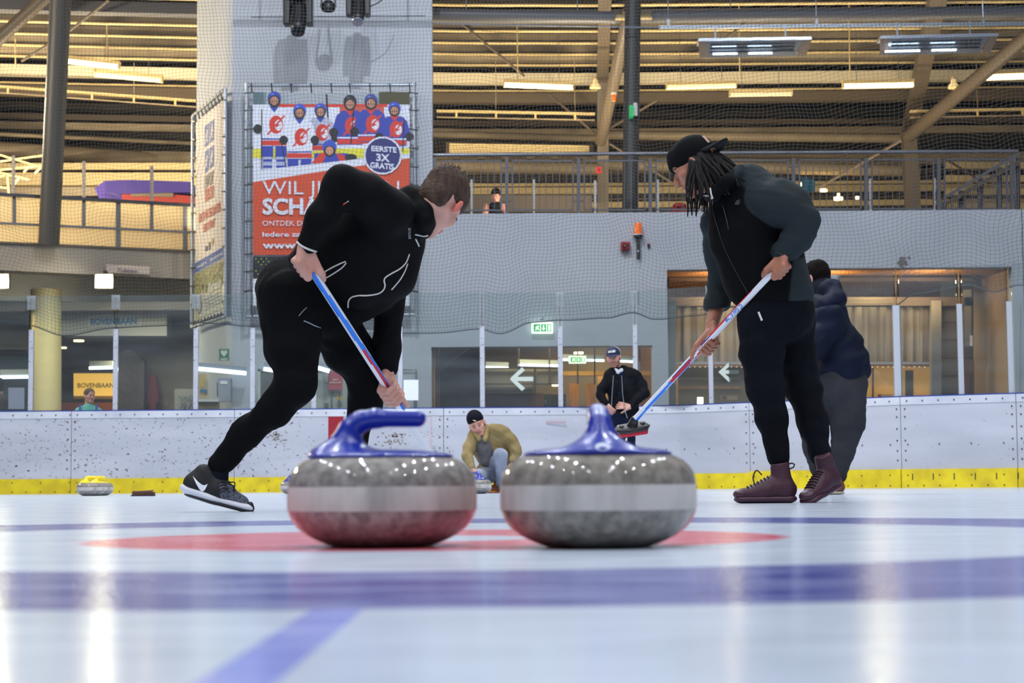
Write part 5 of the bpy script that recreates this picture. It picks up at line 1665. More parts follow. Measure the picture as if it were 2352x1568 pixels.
def sb(u, v, d=0.0):
    """u across (0 far left edge .. 1 near right edge), v down; true plane through the four corners"""
    A = P(446, 279, YA); B = P(514, 224, YZ); C = P(515, 718, YZ); D = P(446, 742, YA)
    p = A.lerp(D, v).lerp(B.lerp(C, v), u)
    n = (B - A).cross(D - A).normalized()
    if n.y > 0: n = -n
    return p + n * d


def sbx(x, y, d):
    """picture units -> banner: depth follows the slanted plane"""
    A = P(446, 500, YA); B = P(514, 500, YZ)
    k = (x - 1176) / F
    s = (k * A.y - A.x) / ((B.x - A.x) - k * (B.y - A.y))
    s = min(max(s, -.2), 1.2)
    top = P(446, 279, YA).lerp(P(514, 224, YZ), s); bot = P(446, 742, YA).lerp(P(515, 718, YZ), s)
    n = (P(514, 500, YZ) - P(446, 500, YA)).cross(Vector((0, 0, 1))).normalized()
    if n.y > 0: n = -n
    tx = P(446, 279, YA).lerp(P(514, 224, YZ), s)
    # height by the ray at this picture row
    q = P(x, y, A.y + (B.y - A.y) * s)
    return Vector((tx.x, tx.y, q.z)) + n * d


MB().slab([sbx(446, 742, 0), sbx(514.5, 718, 0), sbx(514.5, 224, 0), sbx(446, 279, 0)], (0.01, .01, 0)).build('canvas', mat('canvas_cream', (212, 204, 196), .55), t)
fr = [sbx(443, 266, .03), sbx(519, 204, .03), sbx(521, 727, .03), sbx(443, 752, .03)]
for a, b in zip(fr, fr[1:] + fr[:1]): MB().tube([a, b], .028, 10).build('frame_pipe', M_GALV, t, smooth=True)
for k in range(12):
    y = 230 + k * 42
    MB().bar(sbx(511, y, .02), sbx(521, y, .05), .02, .02).build('tie', M_BLACK, t)
    MB().bar(sbx(443, y + 50, .05), sbx(447.5, y + 49, .02), .02, .02).build('tie', M_BLACK, t)
for k in range(9):
    f = (k + .5) / 9
    x = 446 + 68 * f
    MB().bar(sbx(x, 276 - 54 * f + 6, .02), sbx(x - 1, 262 - 56 * f, .05), .02, .02).build('tie', M_BLACK, t)
    MB().bar(sbx(x, 742 - 24 * f - 3, .02), sbx(x + 1, 751 - 24 * f, .05), .02, .02).build('tie', M_BLACK, t)
pr = Print(sbx)
CB = (44, 78, 156); CR = (196, 108, 88); CW = (206, 200, 196)
SL = -1.0 / 1.16


def par(c, x0, x1, y0, y1, sl=None):
    """block whose top/bottom run with the banner's perspective; y given at x0"""
    s = sl if sl is not None else -0.8 + (y0 - 270) / 480 * .45
    pr.poly(c, [(x0, y0), (x1, y0 + s * (x1 - x0)), (x1, y1 + s * (x1 - x0)), (x0, y1)])


par(CB, 467, 477, 290, 339); par(CB, 479, 489, 281, 329); par(CB, 468, 477, 348, 398); par(CB, 479, 489, 340, 388)
for x, y, kind_ in ((472, 312, 0), (484, 300, 1), (472, 370, 2), (484, 360, 3)):
    pr.disc(CW, x + 1.5, y - 11, 1.4, 3.2, 8); pr.line(CW, x + 1, y - 8, x - .5, y + 6, 2.6)
    pr.line(CW, x - .5, y + 6, x - 3.5, y + 18, 1.6); pr.line(CW, x, y + 6, x + 2.5, y + 15, 1.6)
    pr.line(CW, x + 1, y - 6, x + (3.5 if kind_ % 2 else -3.5), y + 1, 1.4)
pr.text((132, 122, 112), 'IJSSPORT', 468.5, 431, 27, 20.5, .05, 0, -.62); pr.text(CR, 'NOORD', 469, 463, 27, 20.5, .05, 0, -.6)
pr.text(CR, 'GRATIS WINTERSCHAATSEN', 455, 512, 20, 50, .04, 0, -.56); pr.text(CR, 'BENTSTRAAT', 466, 533, 18, 27, .04, 0, -.55)
par((86, 92, 120), 470, 476, 566, 577, -.4); par((92, 88, 84), 479, 482, 556, 574, -.4); par((190, 160, 70), 486, 489, 548, 562, -.4)
par((64, 92, 160), 446, 515, 605, 629, -.57)
pr.text(CW, 'www.ijssport', 452, 617, 8, 21, .02, 0, -.55); pr.text(CW, 'ijssportnoord.nl', 482, 600, 8, 29, .02, 0, -.55)
par((186, 190, 190), 446, 515, 629, 631, -.57)
par((138, 136, 96), 446, 515, 631, 690, -.5); par((196, 190, 172), 458, 515, 672, 730, -.4); par((170, 168, 140), 446, 458, 690, 738, -.35)
for i in range(70):
    x = random.uniform(448, 511); y = random.uniform(640, 690) - (x - 446) * .5
    pr.disc(random.choice(((176, 176, 120), (110, 112, 74), (196, 190, 150))), x, y, 1.2, 4, 6)
pr.text((200, 206, 200), 'IJsbaan', 480, 672, 22, 30, .03, .2, -.45)
for k in range(4): pr.line((170, 180, 190), 468 + k, 690 + k * 7, 510, 668 + k * 8, 1.6)
pr.disc((150, 160, 164), 456, 702, 8, 20, 14); pr.disc((120, 130, 134), 456, 702, 5, 15, 12)
pr.build('print', t)
# little holes/bolts
for x, y, lab in ((498, 475, 'upper'), (501, 582, 'lower')): pass

# ================================================================ CURLING STONES
M_GRAN = mat('granite', (150, 144, 138), .6, rgb2=(108, 103, 99), scale=60, detail=8, ramp=(.36, .64), spec=.25, coat=.9)
M_GRAN2 = mat('granite_brown', (142, 134, 124), .6, rgb2=(102, 96, 88), scale=60, detail=8, ramp=(.36, .64), spec=.25, coat=.9)
M_BAND = mat('striking_band', (196, 190, 184), .8, rgb2=(156, 151, 146), scale=14, detail=6, ramp=(.40, .72), stretch=(1.6, 1.6, .5), spec=.2)
M_HBLUE = mat('blue_handle', (24, 46, 152), .28, coat=.35)
M_HYEL = mat('yellow_handle', (236, 212, 30), .25, coat=.4)
M_STICK = mat('handle_sticker', (206, 214, 230), .4)
PROF = [(0, .004), (.060, .004), (.064, .0005), (.078, .0008), (.088, .004), (.101, .0095), (.117, .0175), (.131, .028), (.1405, .040), (.1455, .052), (.1468, .056)]
BAND = [(.1468, .056), (.1474, .064), (.1476, .075), (.1474, .086), (.1468, .0925)]
TOPP = [(.1468, .0925), (.1462, .100), (.1435, .110), (.1375, .1195), (.1285, .1285), (.117, .1345), (.106, .1375), (.09, .139), (0, .139)]


def handle_mesh(m):
    pr = [dict(t='e', a=np.array((0, 0, .1385)), r=np.array((.112, .112, .0115)), R=None, k=.001, op='u'),
          cone((-.062, 0, .143), (-.056, 0, .165), .030, .0185, .045),
          cone((-.056, 0, .165), (-.049, 0, .183), .0185, .0158, .01), cone((-.049, 0, .183), (-.034, 0, .1945), .0158, .0145, .01), cone((-.034, 0, .1945), (-.01, 0, .1985), .0145, .0138, .01), cone((-.01, 0, .1985), (.056, 0, .1975), .0138, .0132, .01),
          rbox((0, 0, .10), (.2, .2, .0365), rnd=0.0, k=.0005, op='s')]
    V, Q = sdf(pr, .0028)
    return V, Q


HV, HQ = handle_mesh(M_HBLUE)


def stone(loc, rz, gran, hm, lab, group, n=72, name='curling_stone'):
    t = thing(name, lab, 'curling stone', loc, group, rz)
    MB().lathe(PROF, n).build('lower_body', gran, t, 'all', True)
    MB().lathe(BAND, n).build('striking_band', M_BAND, t, 'all', True)
    MB().lathe(TOPP, n).build('upper_body', gran, t, 'all', True)
    h = np_mesh('handle', [(HV, HQ, 0)], hm, t, True)
    b = bvh_of(h)
    s = MB(); pts = []
    for k in range(16):
        a = 2 * PI * k / 16
        o = Vector((-.20, .0, .158)) + Vector((0, .011 * math.cos(a), .0065 * math.sin(a)))
        hit = b.ray_cast(o, Vector((1, 0, -.12)))[0]
        pts.append((hit + Vector((-.0006, 0, .0004))) if hit else o)
    s.poly(pts[::-1]); s.build('sticker', M_STICK, h, False, True)
    return t


zp = Pz(878, 1257, 0.0)
stone(Vector((P(878, 1150, 2.86).x, 2.86, 0)), 0.0, M_GRAN, M_HBLUE, 'near curling stone with blue handle seen side on, left of the two near the camera', 'two large blue handled stones')
stone(Vector((P(1374, 1150, 2.755).x, 2.755, 0)), PI / 2 + .02, M_GRAN2, M_HBLUE, 'near curling stone with blue handle seen end on, right of the two near the camera', 'two large blue handled stones')
for x, y, Y, rz, m, lab in ((208, 1137, 19.6, 0.5, M_HYEL, 'small far curling stone with yellow handle, left one of the touching pair'), (229, 1136, 20.0, .9, M_HYEL, 'small far curling stone with yellow handle, right one of the touching pair'),
                           (674, 1135, 20.5, 0.2, M_HBLUE, 'far curling stone mostly hidden behind the left near stone'), (1094, 1131, 17.6, 2.2, M_HBLUE, 'curling stone standing at the feet of the crouching man')):
    c = P(x, y, Y)
    stone(Vector((c.x, Y, 0)), rz, M_GRAN, m, lab, 'far curling stones', 32)
# starting block
t = thing('foot_hack', 'low brown rubber foot hack lying on the ice right of the yellow handled stones', 'hack', Vector((P(331, 1138, 18.2).x, 18.2, 0)))
mw = mat('brown_block', (96, 58, 40), .7, rgb2=(70, 42, 32), scale=14)
MB().box((-.11, -.05, .012), (.10, .06, .042)).build('block', mw, t, False, True)
MB().slab([(-.12, -.06, .0), (.11, -.06, .0), (.10, .07, .0), (-.11, .07, .0)], (0, 0, .012)).build('base_plate', M_SEAM, t, False, True)
MB().slab([(-.11, -.04, .042), (.09, -.04, .042), (.09, .05, .058), (-.11, .05, .046)], (0, 0, .004)).build('pad', mw, t, False, True)
# ================================================================ PEOPLE
M_SKIN = mat('skin', (206, 152, 136), .5, rgb2=(190, 134, 120), scale=14, spec=.3)
M_SKIN_L = mat('skin_light', (208, 158, 140), .5, rgb2=(192, 138, 122), scale=12, spec=.3)
M_SKIN_T = mat('skin_tan', (176, 120, 96), .5, rgb2=(160, 106, 84), scale=14, spec=.3)
M_EAR = mat('ear_red', (214, 112, 96), .5, spec=.3)
M_LIP = mat('lip', (172, 100, 96), .5)
M_EYE = mat('eye', (60, 48, 44), .3)
M_BROW = mat('brow', (84, 60, 46), .8)
M_STUB = mat('stubble', (150, 108, 92), .7)
M_HAIRB = mat('brown_hair', (84, 66, 54), .8, spec=.2, rgb2=(58, 46, 40), scale=60, detail=6, stretch=(1, 1, .25), bump=.9, bscale=140, bdist=.004)
M_HAIRD = mat('dark_hair', (24, 18, 16), .9, spec=.1, rgb2=(14, 11, 10), scale=50, bump=.6, bscale=120)


def cloth(name, rgb, rgb2=None, rough=.85, bump=.35, bscale=9, sheen=.0):
    m = mat(name, rgb, rough, rgb2=rgb2 or tuple(int(v * .8) for v in rgb), scale=4, bump=bump, bscale=bscale, bdist=.012, spec=.12)
    return m


M_JBLACK = cloth('black_softshell', (11, 11, 13), (8, 8, 10), .8)
M_TBLACK = cloth('black_trousers', (11, 11, 13), (8, 8, 10), .9)
M_GREYJ = cloth('charcoal_fleece', (38, 44, 47), (30, 35, 38), .9)
M_NAVYT = cloth('navy_black_trousers', (12, 15, 22), (9, 11, 16), .9)
M_NAVYP = cloth('navy_puffer', (18, 26, 46), (13, 19, 34), .7)
M_GREYT = cloth('grey_trousers', (56, 56, 60), (46, 46, 50), .9)
M_TAN = cloth('tan_jacket', (150, 132, 92), (126, 110, 74), .85, .5, 14)
M_JEANG = cloth('grey_jeans', (146, 152, 166), (120, 126, 142), .9)
M_TEAL = cloth('teal_shirt', (98, 168, 166), (84, 150, 148), .9)
M_GREYS = cloth('grey_jumper', (104, 102, 106), (90, 88, 92), .9)
M_WHITEP = mat('white_piping', (208, 206, 200), .5)


def head_prims(c, fwd, up, s=1.0, ear=True, neck_to=None, neck_r=.054):
    M = frame(fwd, up)
    L = [ell((0, -.012, .035), (.077 * s, .098 * s, .086 * s), None, .02), ell((0, .028 * s, -.035 * s), (.060 * s, .060 * s, .078 * s), None, .03)]
    L[0]['a'] = np.array((0, -.012 * s, .035 * s))
    S = lambda *v: tuple(x * s for x in v)
    for x in (-1, 1):
        L += [cone(S(x * .048, 0, -.05), S(x * .016, .066, -.098), .022 * s, .016 * s, .02), ell(S(x * .047, .052, -.022), S(.022, .022, .020), None, .02)]
    L += [cone(S(-.012, .070, -.100), S(.012, .070, -.100), .016 * s, .016 * s, .015), cone(S(-.036, .080, .021), S(.036, .080, .021), .011 * s, .011 * s, .015)]
    for x in (-1, 1): L.append(ell(S(x * .031, .103, .002), S(.019, .018, .012), None, .012, 's'))
    L += [cone(S(0, .086, .010), S(0, .108, -.028), .0075 * s, .0125 * s, .012)]
    for x in (-1, 1): L.append(ell(S(x * .012, .098, -.032), S(.009, .010, .008), None, .006))
    L += [cone(S(-.019, .084, -.058), S(.019, .084, -.058), .0065 * s, .0065 * s, .006), cone(S(-.016, .083, -.069), S(.016, .083, -.069), .007 * s, .007 * s, .006), cone(S(-.022, .096, -.0635), S(.022, .096, -.0635), .0035 * s, .0035 * s, .004, 's')]
    for x in (-1, 1): L.append(ell(S(x * .031, .078, .001), S(.0125, .0125, .0115), None, .002))
    if ear:
        for x in (-1, 1):
            R = Matrix.Rotation(.35 * x, 3, 'Z')
            L += [ell(S(x * .081, -.006, -.006), S(.009, .020, .032), R, .006), ell(S(x * .088, -.002, -.003), S(.006, .010, .018), R, .004, 's')]
    W = xf(L, M, c)
    if neck_to is not None:
        b = Vector(c) + M @ Vector(S(0, -.028, -.055))
        W += [cone(b, neck_to, neck_r, neck_r * 1.1, .03)]
    return W, M


def face_fn(c, M, s=1.0, beard=False, red_ear=False):
    Mi = np.array(M).T; c = np.array(c)

    def fn(F_):
        p = (F_ - c) @ Mi.T / s
        x, y, z = np.abs(p[:, 0]), p[:, 1], p[:, 2]
        out = np.zeros(len(F_), dtype=int)
        if beard:
            out[(z < -.045) & (y > -.0) & (z > -.125)] = 5
            out[(z < -.040) & (z > -.055) & (x < .032) & (y > .06)] = 5
        out[(x < .023) & (y > .078) & (z < -.053) & (z > -.0745)] = 2
        out[(np.abs(x - .031) < .011) & (y > .07) & (np.abs(z - .001) < .0055)] = 3
        out[(np.abs(x - .031) < .019) & (y > .07) & (np.abs(z - .0215) < .0045)] = 4
        if red_ear: out[(x > .081) & (z < .03) & (z > -.045) & (np.abs(y) < .03)] = 1
        return out
    return fn


def grip_hand(G, A, N, Th, W, s=1.0, r=.0145, point=False):
    """hand closed round a shaft. G grip centre, A shaft direction toward the thumb, N from shaft to the back of the hand, Th finger direction hint, W wrist"""
    G = Vector(G); A = Vector(A).normalized(); N = Vector(N); N = (N - A * N.dot(A)).normalized()
    T = A.cross(N)
    if T.dot(Vector(Th)) < 0: T = -T
    W = Vector(W); out = []
    q = (r + .0085)
    offs = (-.031, -.0105, .0105, .031); ln = (.86, .98, 1.0, .95)
    for o, l in zip(offs, ln):
        o *= s
        K = G + A * o + N * (q + .011 * s) + T * .013 * s * l
        P1 = G + A * (o * .96) + N * (.004 * s) + T * (q + .014 * s * l)
        P2 = G + A * (o * .92) - N * (q - .002) + T * (.017 * s * l)
        Tp = G + A * (o * .90) - N * (q + .001) - T * (.009 * s * l)
        out += [cone(K, P1, .0108 * s, .0098 * s, .006), cone(P1, P2, .0098 * s, .0090 * s, .004), cone(P2, Tp, .0090 * s, .0078 * s, .004)]
        Wb = W + A * (o * .55)
        out.append(cone(Wb, K, .0150 * s, .0118 * s, .014))
    B = W.lerp(G + A * .034 * s + N * .006, .35)
    J1 = G + A * .036 * s + N * .012 * s - T * (q + .004)
    J2 = G + A * .060 * s - N * .004 * s - T * (q + .001)
    J3 = G + A * .086 * s - N * .010 * s - T * (q - .010)
    out += [cone(B, J1, .019 * s, .0145 * s, .016), cone(J1, J2, .0132 * s, .0108 * s, .006), cone(J2, J3, .0108 * s, .0085 * s, .004)]
    return out


def open_hand(W, D, N, s=1.0, curl=.5, side=1):
    """relaxed hand: wrist W, finger direction D, back-of-hand normal N"""
    D = Vector(D).normalized(); N = Vector(N); N = (N - D * N.dot(D)).normalized(); X = D.cross(N) * side
    W = Vector(W); out = []
    for i, (o, l) in enumerate(zip((-.030, -.010, .011, .031), (.8, .96, 1, .92))):
        K = W + D * .085 * s + X * o * s
        c = math.cos(curl); sn = math.sin(curl)
        a = K + (D * c - N * sn) * .040 * s * l + X * o * .15
        c2, s2 = math.cos(curl * 2.2), math.sin(curl * 2.2)
        b = a + (D * c2 - N * s2) * .026 * s * l
        c3, s3 = math.cos(curl * 3.0), math.sin(curl * 3.0)
        t = b + (D * c3 - N * s3) * .020 * s * l
        out += [cone(W + X * o * .5 * s, K, .0145 * s, .011 * s, .014), cone(K, a, .0105 * s, .0095 * s, .004), cone(a, b, .0095 * s, .0085 * s, .003), cone(b, t, .0085 * s, .0075 * s, .003)]
    J = W + D * .035 * s + X * .036 * s
    out += [cone(W, J, .017 * s, .0135 * s, .014), cone(J, J + (D * .7 + X * .7 - N * .2) * .034 * s, .0125 * s, .0105 * s, .006), cone(J + (D * .7 + X * .7 - N * .2) * .034 * s, J + (D * .9 + X * .75 - N * .5) * .060 * s, .0105 * s, .0085 * s, .004)]
    return out


def seg_dist(Fc, chains):
    """distance of points to the surface of a set of cones"""
    best = np.full(len(Fc), 9.0)
    for p in chains:
        if p['t'] != 'c': continue
        a = p['a']; ba = p['b'] - a; L = max(ba @ ba, 1e-9)
        t = np.clip((Fc - a) @ ba / L, 0, 1)
        d = np.linalg.norm(Fc - a - t[:, None] * ba, axis=1) - (p['ra'] + (p['rb'] - p['ra']) * t)
        best = np.minimum(best, d)
    return best


def garment(name, prims, h, m, parent, amp=.0025, s=24, seed=0, vattr=None, it=1, extra=()):
    V, Q = sdf(prims, h)
    V = relax(V, Q, it)
    if amp: V = wrinkle(V, Q, amp, s, seed)
    return np_mesh(name, [(V, Q, 0)] + list(extra), m, parent, vattr=vattr)


def shaft(name, a, b, r, t, mode, n=24):
    """composite broom handle: white with coloured stripes winding slowly round it"""
    a = Vector(a); b = Vector(b); d = b - a
    N_ = 150
    mb = MB(); mb.tube([a + d * (i / N_) for i in range(N_ + 1)], r, n)
    mi = []
    for i in range(N_):
        for k in range(n):
            u = i / N_; ang = (k / n) % 1.0
            mi.append(mode(u, ang))
    mi += [0, 0]
    me = mb.mesh(name, [M_BWHITE, M_BBLUE, M_BRED, M_BDARK], 'all')
    me.polygons.foreach_set('material_index', mi)
    return link(name, me, t)


M_BWHITE = mat('broom_white', (226, 226, 232), .3)
M_BBLUE = mat('broom_blue', (30, 122, 226), .3)
M_BRED = mat('broom_red', (196, 26, 44), .3)
M_BDARK = mat('broom_navy', (34, 56, 130), .3)
M_PAD = mat('red_pad', (186, 24, 48), .7)
M_PLATE = mat('black_plate', (30, 31, 34), .45)


def broom(lab, top, head_c, nrm, axis, mode, text=None):
    t = thing('curling_broom', lab, 'broom', head_c)
    top = Vector(top); hc = Vector(head_c); n = Vector(nrm).normalized(); ax = Vector(axis); ax = (ax - n * ax.dot(n)).normalized(); ay = n.cross(ax)
    R = Matrix((ax, ay, n)).transposed()
    j = hc + n * .045
    shaft('shaft', top, j, .0145, t, mode)
    V, Q = sdf([rbox(hc + n * .014, (.060, .022, .004), R, .012, .001), ell(hc + n * .018, (.088, .042, .012), R, .01)], .003)
    np_mesh('head_plate', [(V, Q, 0)], M_PLATE, t)
    V, Q = sdf([rbox(hc, (.060, .026, .003), R, .010, .001)], .003)
    np_mesh('pad', [(V, Q, 0)], M_PAD, t)
    V, Q = sdf([cone(j + (top - j).normalized() * .02, hc + n * .025, .019, .026, .01), cone(hc + n * .03 - ay * .02, hc + n * .03 + ay * .02, .013, .013, .01)], .003)
    np_mesh('swivel_joint', [(V, Q, 0)], M_BLACK, t)
    for k in (-1, 1):
        c = hc + ax * .052 * k + n * .026
        MB().lathe([(.011, -.004), (.012, .008), (.007, .012), (0, .012)], 10, c, R).build('knob', M_BLACK, t, smooth=True)
    return t


# ---------------------------------------------------------------- crouching sweeper on the left
def sneaker(org, yaw, pitch, t, toe_m, body_m):
    """low trainer; org = ice point under the ball, local x heel(0) -> toe(.275)"""
    R = Matrix.Rotation(yaw, 3, 'Z') @ Matrix.Rotation(pitch, 3, 'Y')
    o = Vector(org) - R @ Vector((.225, 0, 0))
    sh = xf([cone((.040, 0, .058), (.062, 0, .100), .036, .036, .03, flat=((0, 1, 0), .92)), cone((.040, 0, .052), (.14, 0, .052), .035, .037, .03), cone((.14, 0, .058), (.222, 0, .036), .036, .030, .03, flat=((0, 0, 1), .85)),
             cone((.09, 0, .088), (.16, 0, .066), .026, .022, .02), rbox((.14, 0, -.03), (.2, .08, .05), None, 0, .004, 's')], R, o)
    V, Q = sdf(sh, .003)
    Ri = np.array(R).T; oo = np.array(o)

    def fn(Fc):
        p = (Fc - oo) @ Ri.T
        return np.where((p[:, 0] > .15 - (p[:, 2] - .03) * .4) & (p[:, 2] < .085), 1, 0)
    u = np_mesh('upper', [(V, Q, fn)], [body_m, toe_m], t)
    ms = xf([cone((.040, 0, .027), (.120, 0, .022), .041, .040, .01, flat=((0, 0, 1), .50)), cone((.120, 0, .022), (.233, 0, .022), .040, .042, .01, flat=((0, 0, 1), .36)), cone((.02, 0, .034), (.05, 0, .03), .028, .03, .02, flat=((0, 0, 1), .6))], R, o)
    V, Q = sdf(ms, .003); np_mesh('midsole', [(V, Q, 0)], mat('midsole_white', (214, 214, 222), .5), t)
    os_ = xf([cone((.048, 0, .010), (.120, 0, .008), .036, .038, .01, flat=((0, 0, 1), .24)), cone((.120, 0, .008), (.236, 0, .010), .038, .040, .01, flat=((0, 0, 1), .22)), cone((.262, 0, .022), (.258, 0, .034), .016, .012, .01)], R, o)
    V, Q = sdf(os_, .003); np_mesh('outsole', [(V, Q, 0)], M_BLACK, t)
    return u, R, o


A1 = thing('person', 'crouching man in all black jacket and trousers sweeping with a blue and white broom', 'person', (P(660, 1170, 6.85).x, 6.85, 0))
HC = P(1011, 464, 6.87)
hp_, HM = head_prims(HC, (.08, .69, -.72), (.50, .50, .70), 1.06, neck_to=P(948, 500, 6.87), neck_r=.050)
Vh, Qh = sdf(hp_, .0034)
# broom line first, so the hands can close on it
bA = P(699, 594, 6.60); bB = P(903, 899, 7.00)
bd_ = (bB - bA); kz = (bA.z - .05) / (bA.z - bB.z); bEnd = bA + bd_ * kz
bu = bd_.normalized()
h1 = grip_hand(bA + bu * .022, bu, (-.30, -.95, .0), (-.8, .2, -.35), P(703, 551, 6.61), 1.12)
h2 = grip_hand(bB, bu, (-.85, .25, -.35), (-.1, -.9, -.3), P(893, 858, 7.04), 1.10)
V1, Q1 = sdf(h1, .0028); V2, Q2 = sdf(h2, .0028)
arms = [cone(P(706, 561, 6.60), P(735, 505, 6.6), .027, .036, .02), cone(P(735, 505, 6.6), P(785, 432, 6.62), .036, .040, .02), cone(P(785, 432, 6.62), P(885, 490, 6.76), .040, .045, .02),
        cone(P(893, 856, 7.04), P(888, 780, 7.06), .026, .034, .02), cone(P(888, 780, 7.06), P(905, 600, 7.03), .034, .045, .02)]
bodyp = arms + chain([(948, 497, 6.87, 34), (880, 545, 6.88, 70), (780, 600, 6.88, 68), (690, 660, 6.88, 62)], .05) + chain([(672, 700, 6.82, 50), (673, 800, 6.77, 38), (680, 878, 6.75, 27), (629, 943, 6.76, 24), (566, 993, 6.78, 20), (507, 1075, 6.8, 15), (512, 1125, 6.8, 14)], .01) \
    + chain([(740, 720, 6.95, 45), (800, 800, 7.05, 36), (846, 862, 7.12, 28), (815, 1010, 7.18, 18), (796, 1085, 7.2, 14), (800, 1130, 7.2, 14)], .01)
Vb, Qb = sdf(bodyp, .014)
np_mesh('body', [(Vh, Qh, face_fn(HC, HM, 1.06, red_ear=True)), (V1, Q1, 0), (V2, Q2, 0), (Vb, Qb, 0)], [M_SKIN_L, M_EAR, M_LIP, M_EYE, M_BROW, M_STUB], A1)
# short hair
hs = 1.06
hair = xf([ell((0, -.016 * hs, .046 * hs), (.083 * hs, .104 * hs, .086 * hs), None, .02), ell((0, .040 * hs, .092 * hs), (.052 * hs, .056 * hs, .040 * hs), None, .02), ell((0, -.066 * hs, -.015), (.060, .036, .055), None, .02), ell((0, -.050 * hs, -.052), (.062, .036, .040), None, .03),
           rbox((0, .125 * hs, -.018 * hs), (.1, .06, .066 * hs), Matrix.Rotation(-.15, 3, 'X'), .01, .006, 's'), rbox((0, .0, -.150), (.12, .12, .055), None, .005, .012, 's'),
           ell((.086, .004, -.022), (.016, .022, .034), None, .006, 's'), ell((-.086, .004, -.022), (.016, .022, .034), None, .006, 's')], HM, HC)
V, Q = sdf(hair, .0032)
V = wrinkle(V, Q, .0012, 110, 3)
np_mesh('hair', [(V, Q, 0)], M_HAIRB, A1)
# spiky tufts over the forehead
mb = MB()
rs = random.Random(5)
for i in range(420):
    a = rs.uniform(-1.5, 1.5); el = rs.uniform(.15, 1.45)
    d = Vector((math.sin(a) * math.cos(el) * .8, math.cos(a) * math.cos(el) * (1 if rs.random() < .7 else -1), math.sin(el)))
    p0 = Vector((d.x * .083 * hs, -.016 * hs + d.y * .102 * hs, .046 * hs + d.z * .084 * hs))
    if p0.y > .06 and p0.z < .075: continue
    p1 = p0 + d * rs.uniform(.006, .013) + Vector((rs.gauss(0, .005), rs.gauss(.004, .004), rs.gauss(.002, .004)))
    w0 = HM @ (p0 - d * .004) + HC; w1 = HM @ p1 + HC
    mb.tube([w0, w1], [.0034, .0012], 5, cap=False)
tag(mb.build('hair_tufts', M_HAIRB, A1), kind='stuff')
# jacket
sleeveN = chain([(893, 486, 6.74, 57), (840, 447, 6.66, 50), (787, 424, 6.62, 42), (737, 500, 6.60, 34), (706, 561, 6.60, 26)], .035)
sleeveF = chain([(912, 568, 7.03, 50), (893, 700, 7.06, 34), (886, 800, 7.06, 31), (893, 845, 7.05, 24)], .03)
torso = chain([(700, 632, 6.88, 62), (775, 590, 6.88, 86), (858, 540, 6.88, 94), (905, 512, 6.88, 74)], .06) + chain([(818, 655, 6.88, 62), (885, 622, 6.94, 66), (916, 560, 6.94, 56)], .06)
collar = chain([(944, 458, 6.86, 35), (958, 498, 6.85, 38), (966, 516, 6.84, 31)], .02) + chain([(960, 452, 6.82, 18), (973, 484, 6.78, 19), (978, 506, 6.77, 19), (977, 530, 6.81, 18)], .02)
extra = chain([(835, 716, 6.93, 24), (870, 690, 6.95, 28)], .04)
hood = chain([(930, 446, 6.95, 20), (960, 440, 6.9, 14), (978, 470, 6.82, 14), (988, 515, 6.80, 14), (975, 540, 6.82, 12)], .012)
jk = garment('jacket', torso + sleeveN + sleeveF + collar + extra + hood, .0085, M_JBLACK, A1, .0028, 20, 1)
tr = garment('trousers', chain([(664, 662, 6.88, 76), (722, 700, 6.9, 74)], .05) + chain([(667, 690, 6.81, 78), (673, 800, 6.77, 60), (680, 884, 6.75, 44), (629, 943, 6.76, 38), (566, 993, 6.78, 32), (506, 1068, 6.8, 27)], .035)
             + chain([(756, 735, 6.98, 62), (800, 800, 7.05, 56), (848, 866, 7.12, 47), (838, 935, 7.15, 37), (812, 1012, 7.18, 29), (796, 1068, 7.2, 24)], .03)
             + chain([(775, 712, 6.9, 45), (820, 700, 6.92, 40)], .05), .0085, M_TBLACK, A1, .0035, 34, 4)
garment('sock', chain([(512, 1058, 6.8, 22), (500, 1090, 6.8, 21), (503, 1104, 6.8, 21)], .02), .006, cloth('navy_sock', (20, 24, 34)), A1, .001, 60)
b = bvh_of(jk)
piping('cuff_piping', b, [(683, 556), (692, 564), (706, 571), (727, 578)], .0040, M_WHITEP, jk)
piping('pocket_piping', b, [(728, 633), (745, 624), (765, 613), (786, 603), (794, 600)], .0026, M_WHITEP, jk)
piping('pocket_piping', b, [(733, 645), (752, 636), (772, 624), (786, 614), (795, 603)], .0026, M_WHITEP, jk)
piping('hem_piping', b, [(940, 583), (932, 603), (918, 617), (900, 627), (886, 636), (882, 644), (884, 655), (880, 666), (868, 674), (845, 678), (825, 678)], .0030, M_WHITEP, jk)
piping('hem_piping', b, [(825, 678), (808, 682), (800, 692), (799, 708), (795, 720)], .0028, M_WHITEP, jk)
piping('front_piping', b, [(936, 605), (930, 622), (920, 640), (908, 655), (899, 665)], .0026, M_WHITEP, jk)
piping('collar_piping', b, [(953, 538), (964, 540), (974, 542), (983, 540)], .0032, M_WHITEP, jk)
piping('zip_cord', b, [(954, 548), (958, 556), (962, 565)], .0030, M_WHITEP, jk)
s = MB(); s.poly([onto(b, x, y, .002) for x, y in ((787, 471), (795, 466), (796, 463), (789, 466))]); s.build('sleeve_flag', mat('flag_orange', (220, 70, 30), .5), jk)
s = MB(); s.poly([onto(b, x, y, .002) for x, y in ((796, 465), (801, 462), (800, 460), (796, 463))]); s.build('sleeve_flag_tip', M_WHITEP, jk)
s = MB(); vs, fs = text_mesh('SKYLINE', 1.0, .03)
mx_ = max(v[0] for v in vs)
s.add([onto(b, 936 + (v[1] / .72) * 6 + (v[0] / mx_) * 1, 522 + (v[0] / mx_) * 26, .003) for v in vs], fs); s.build('chest_lettering', mat('pale_print', (128, 130, 138), .5), jk)
b = bvh_of(tr)
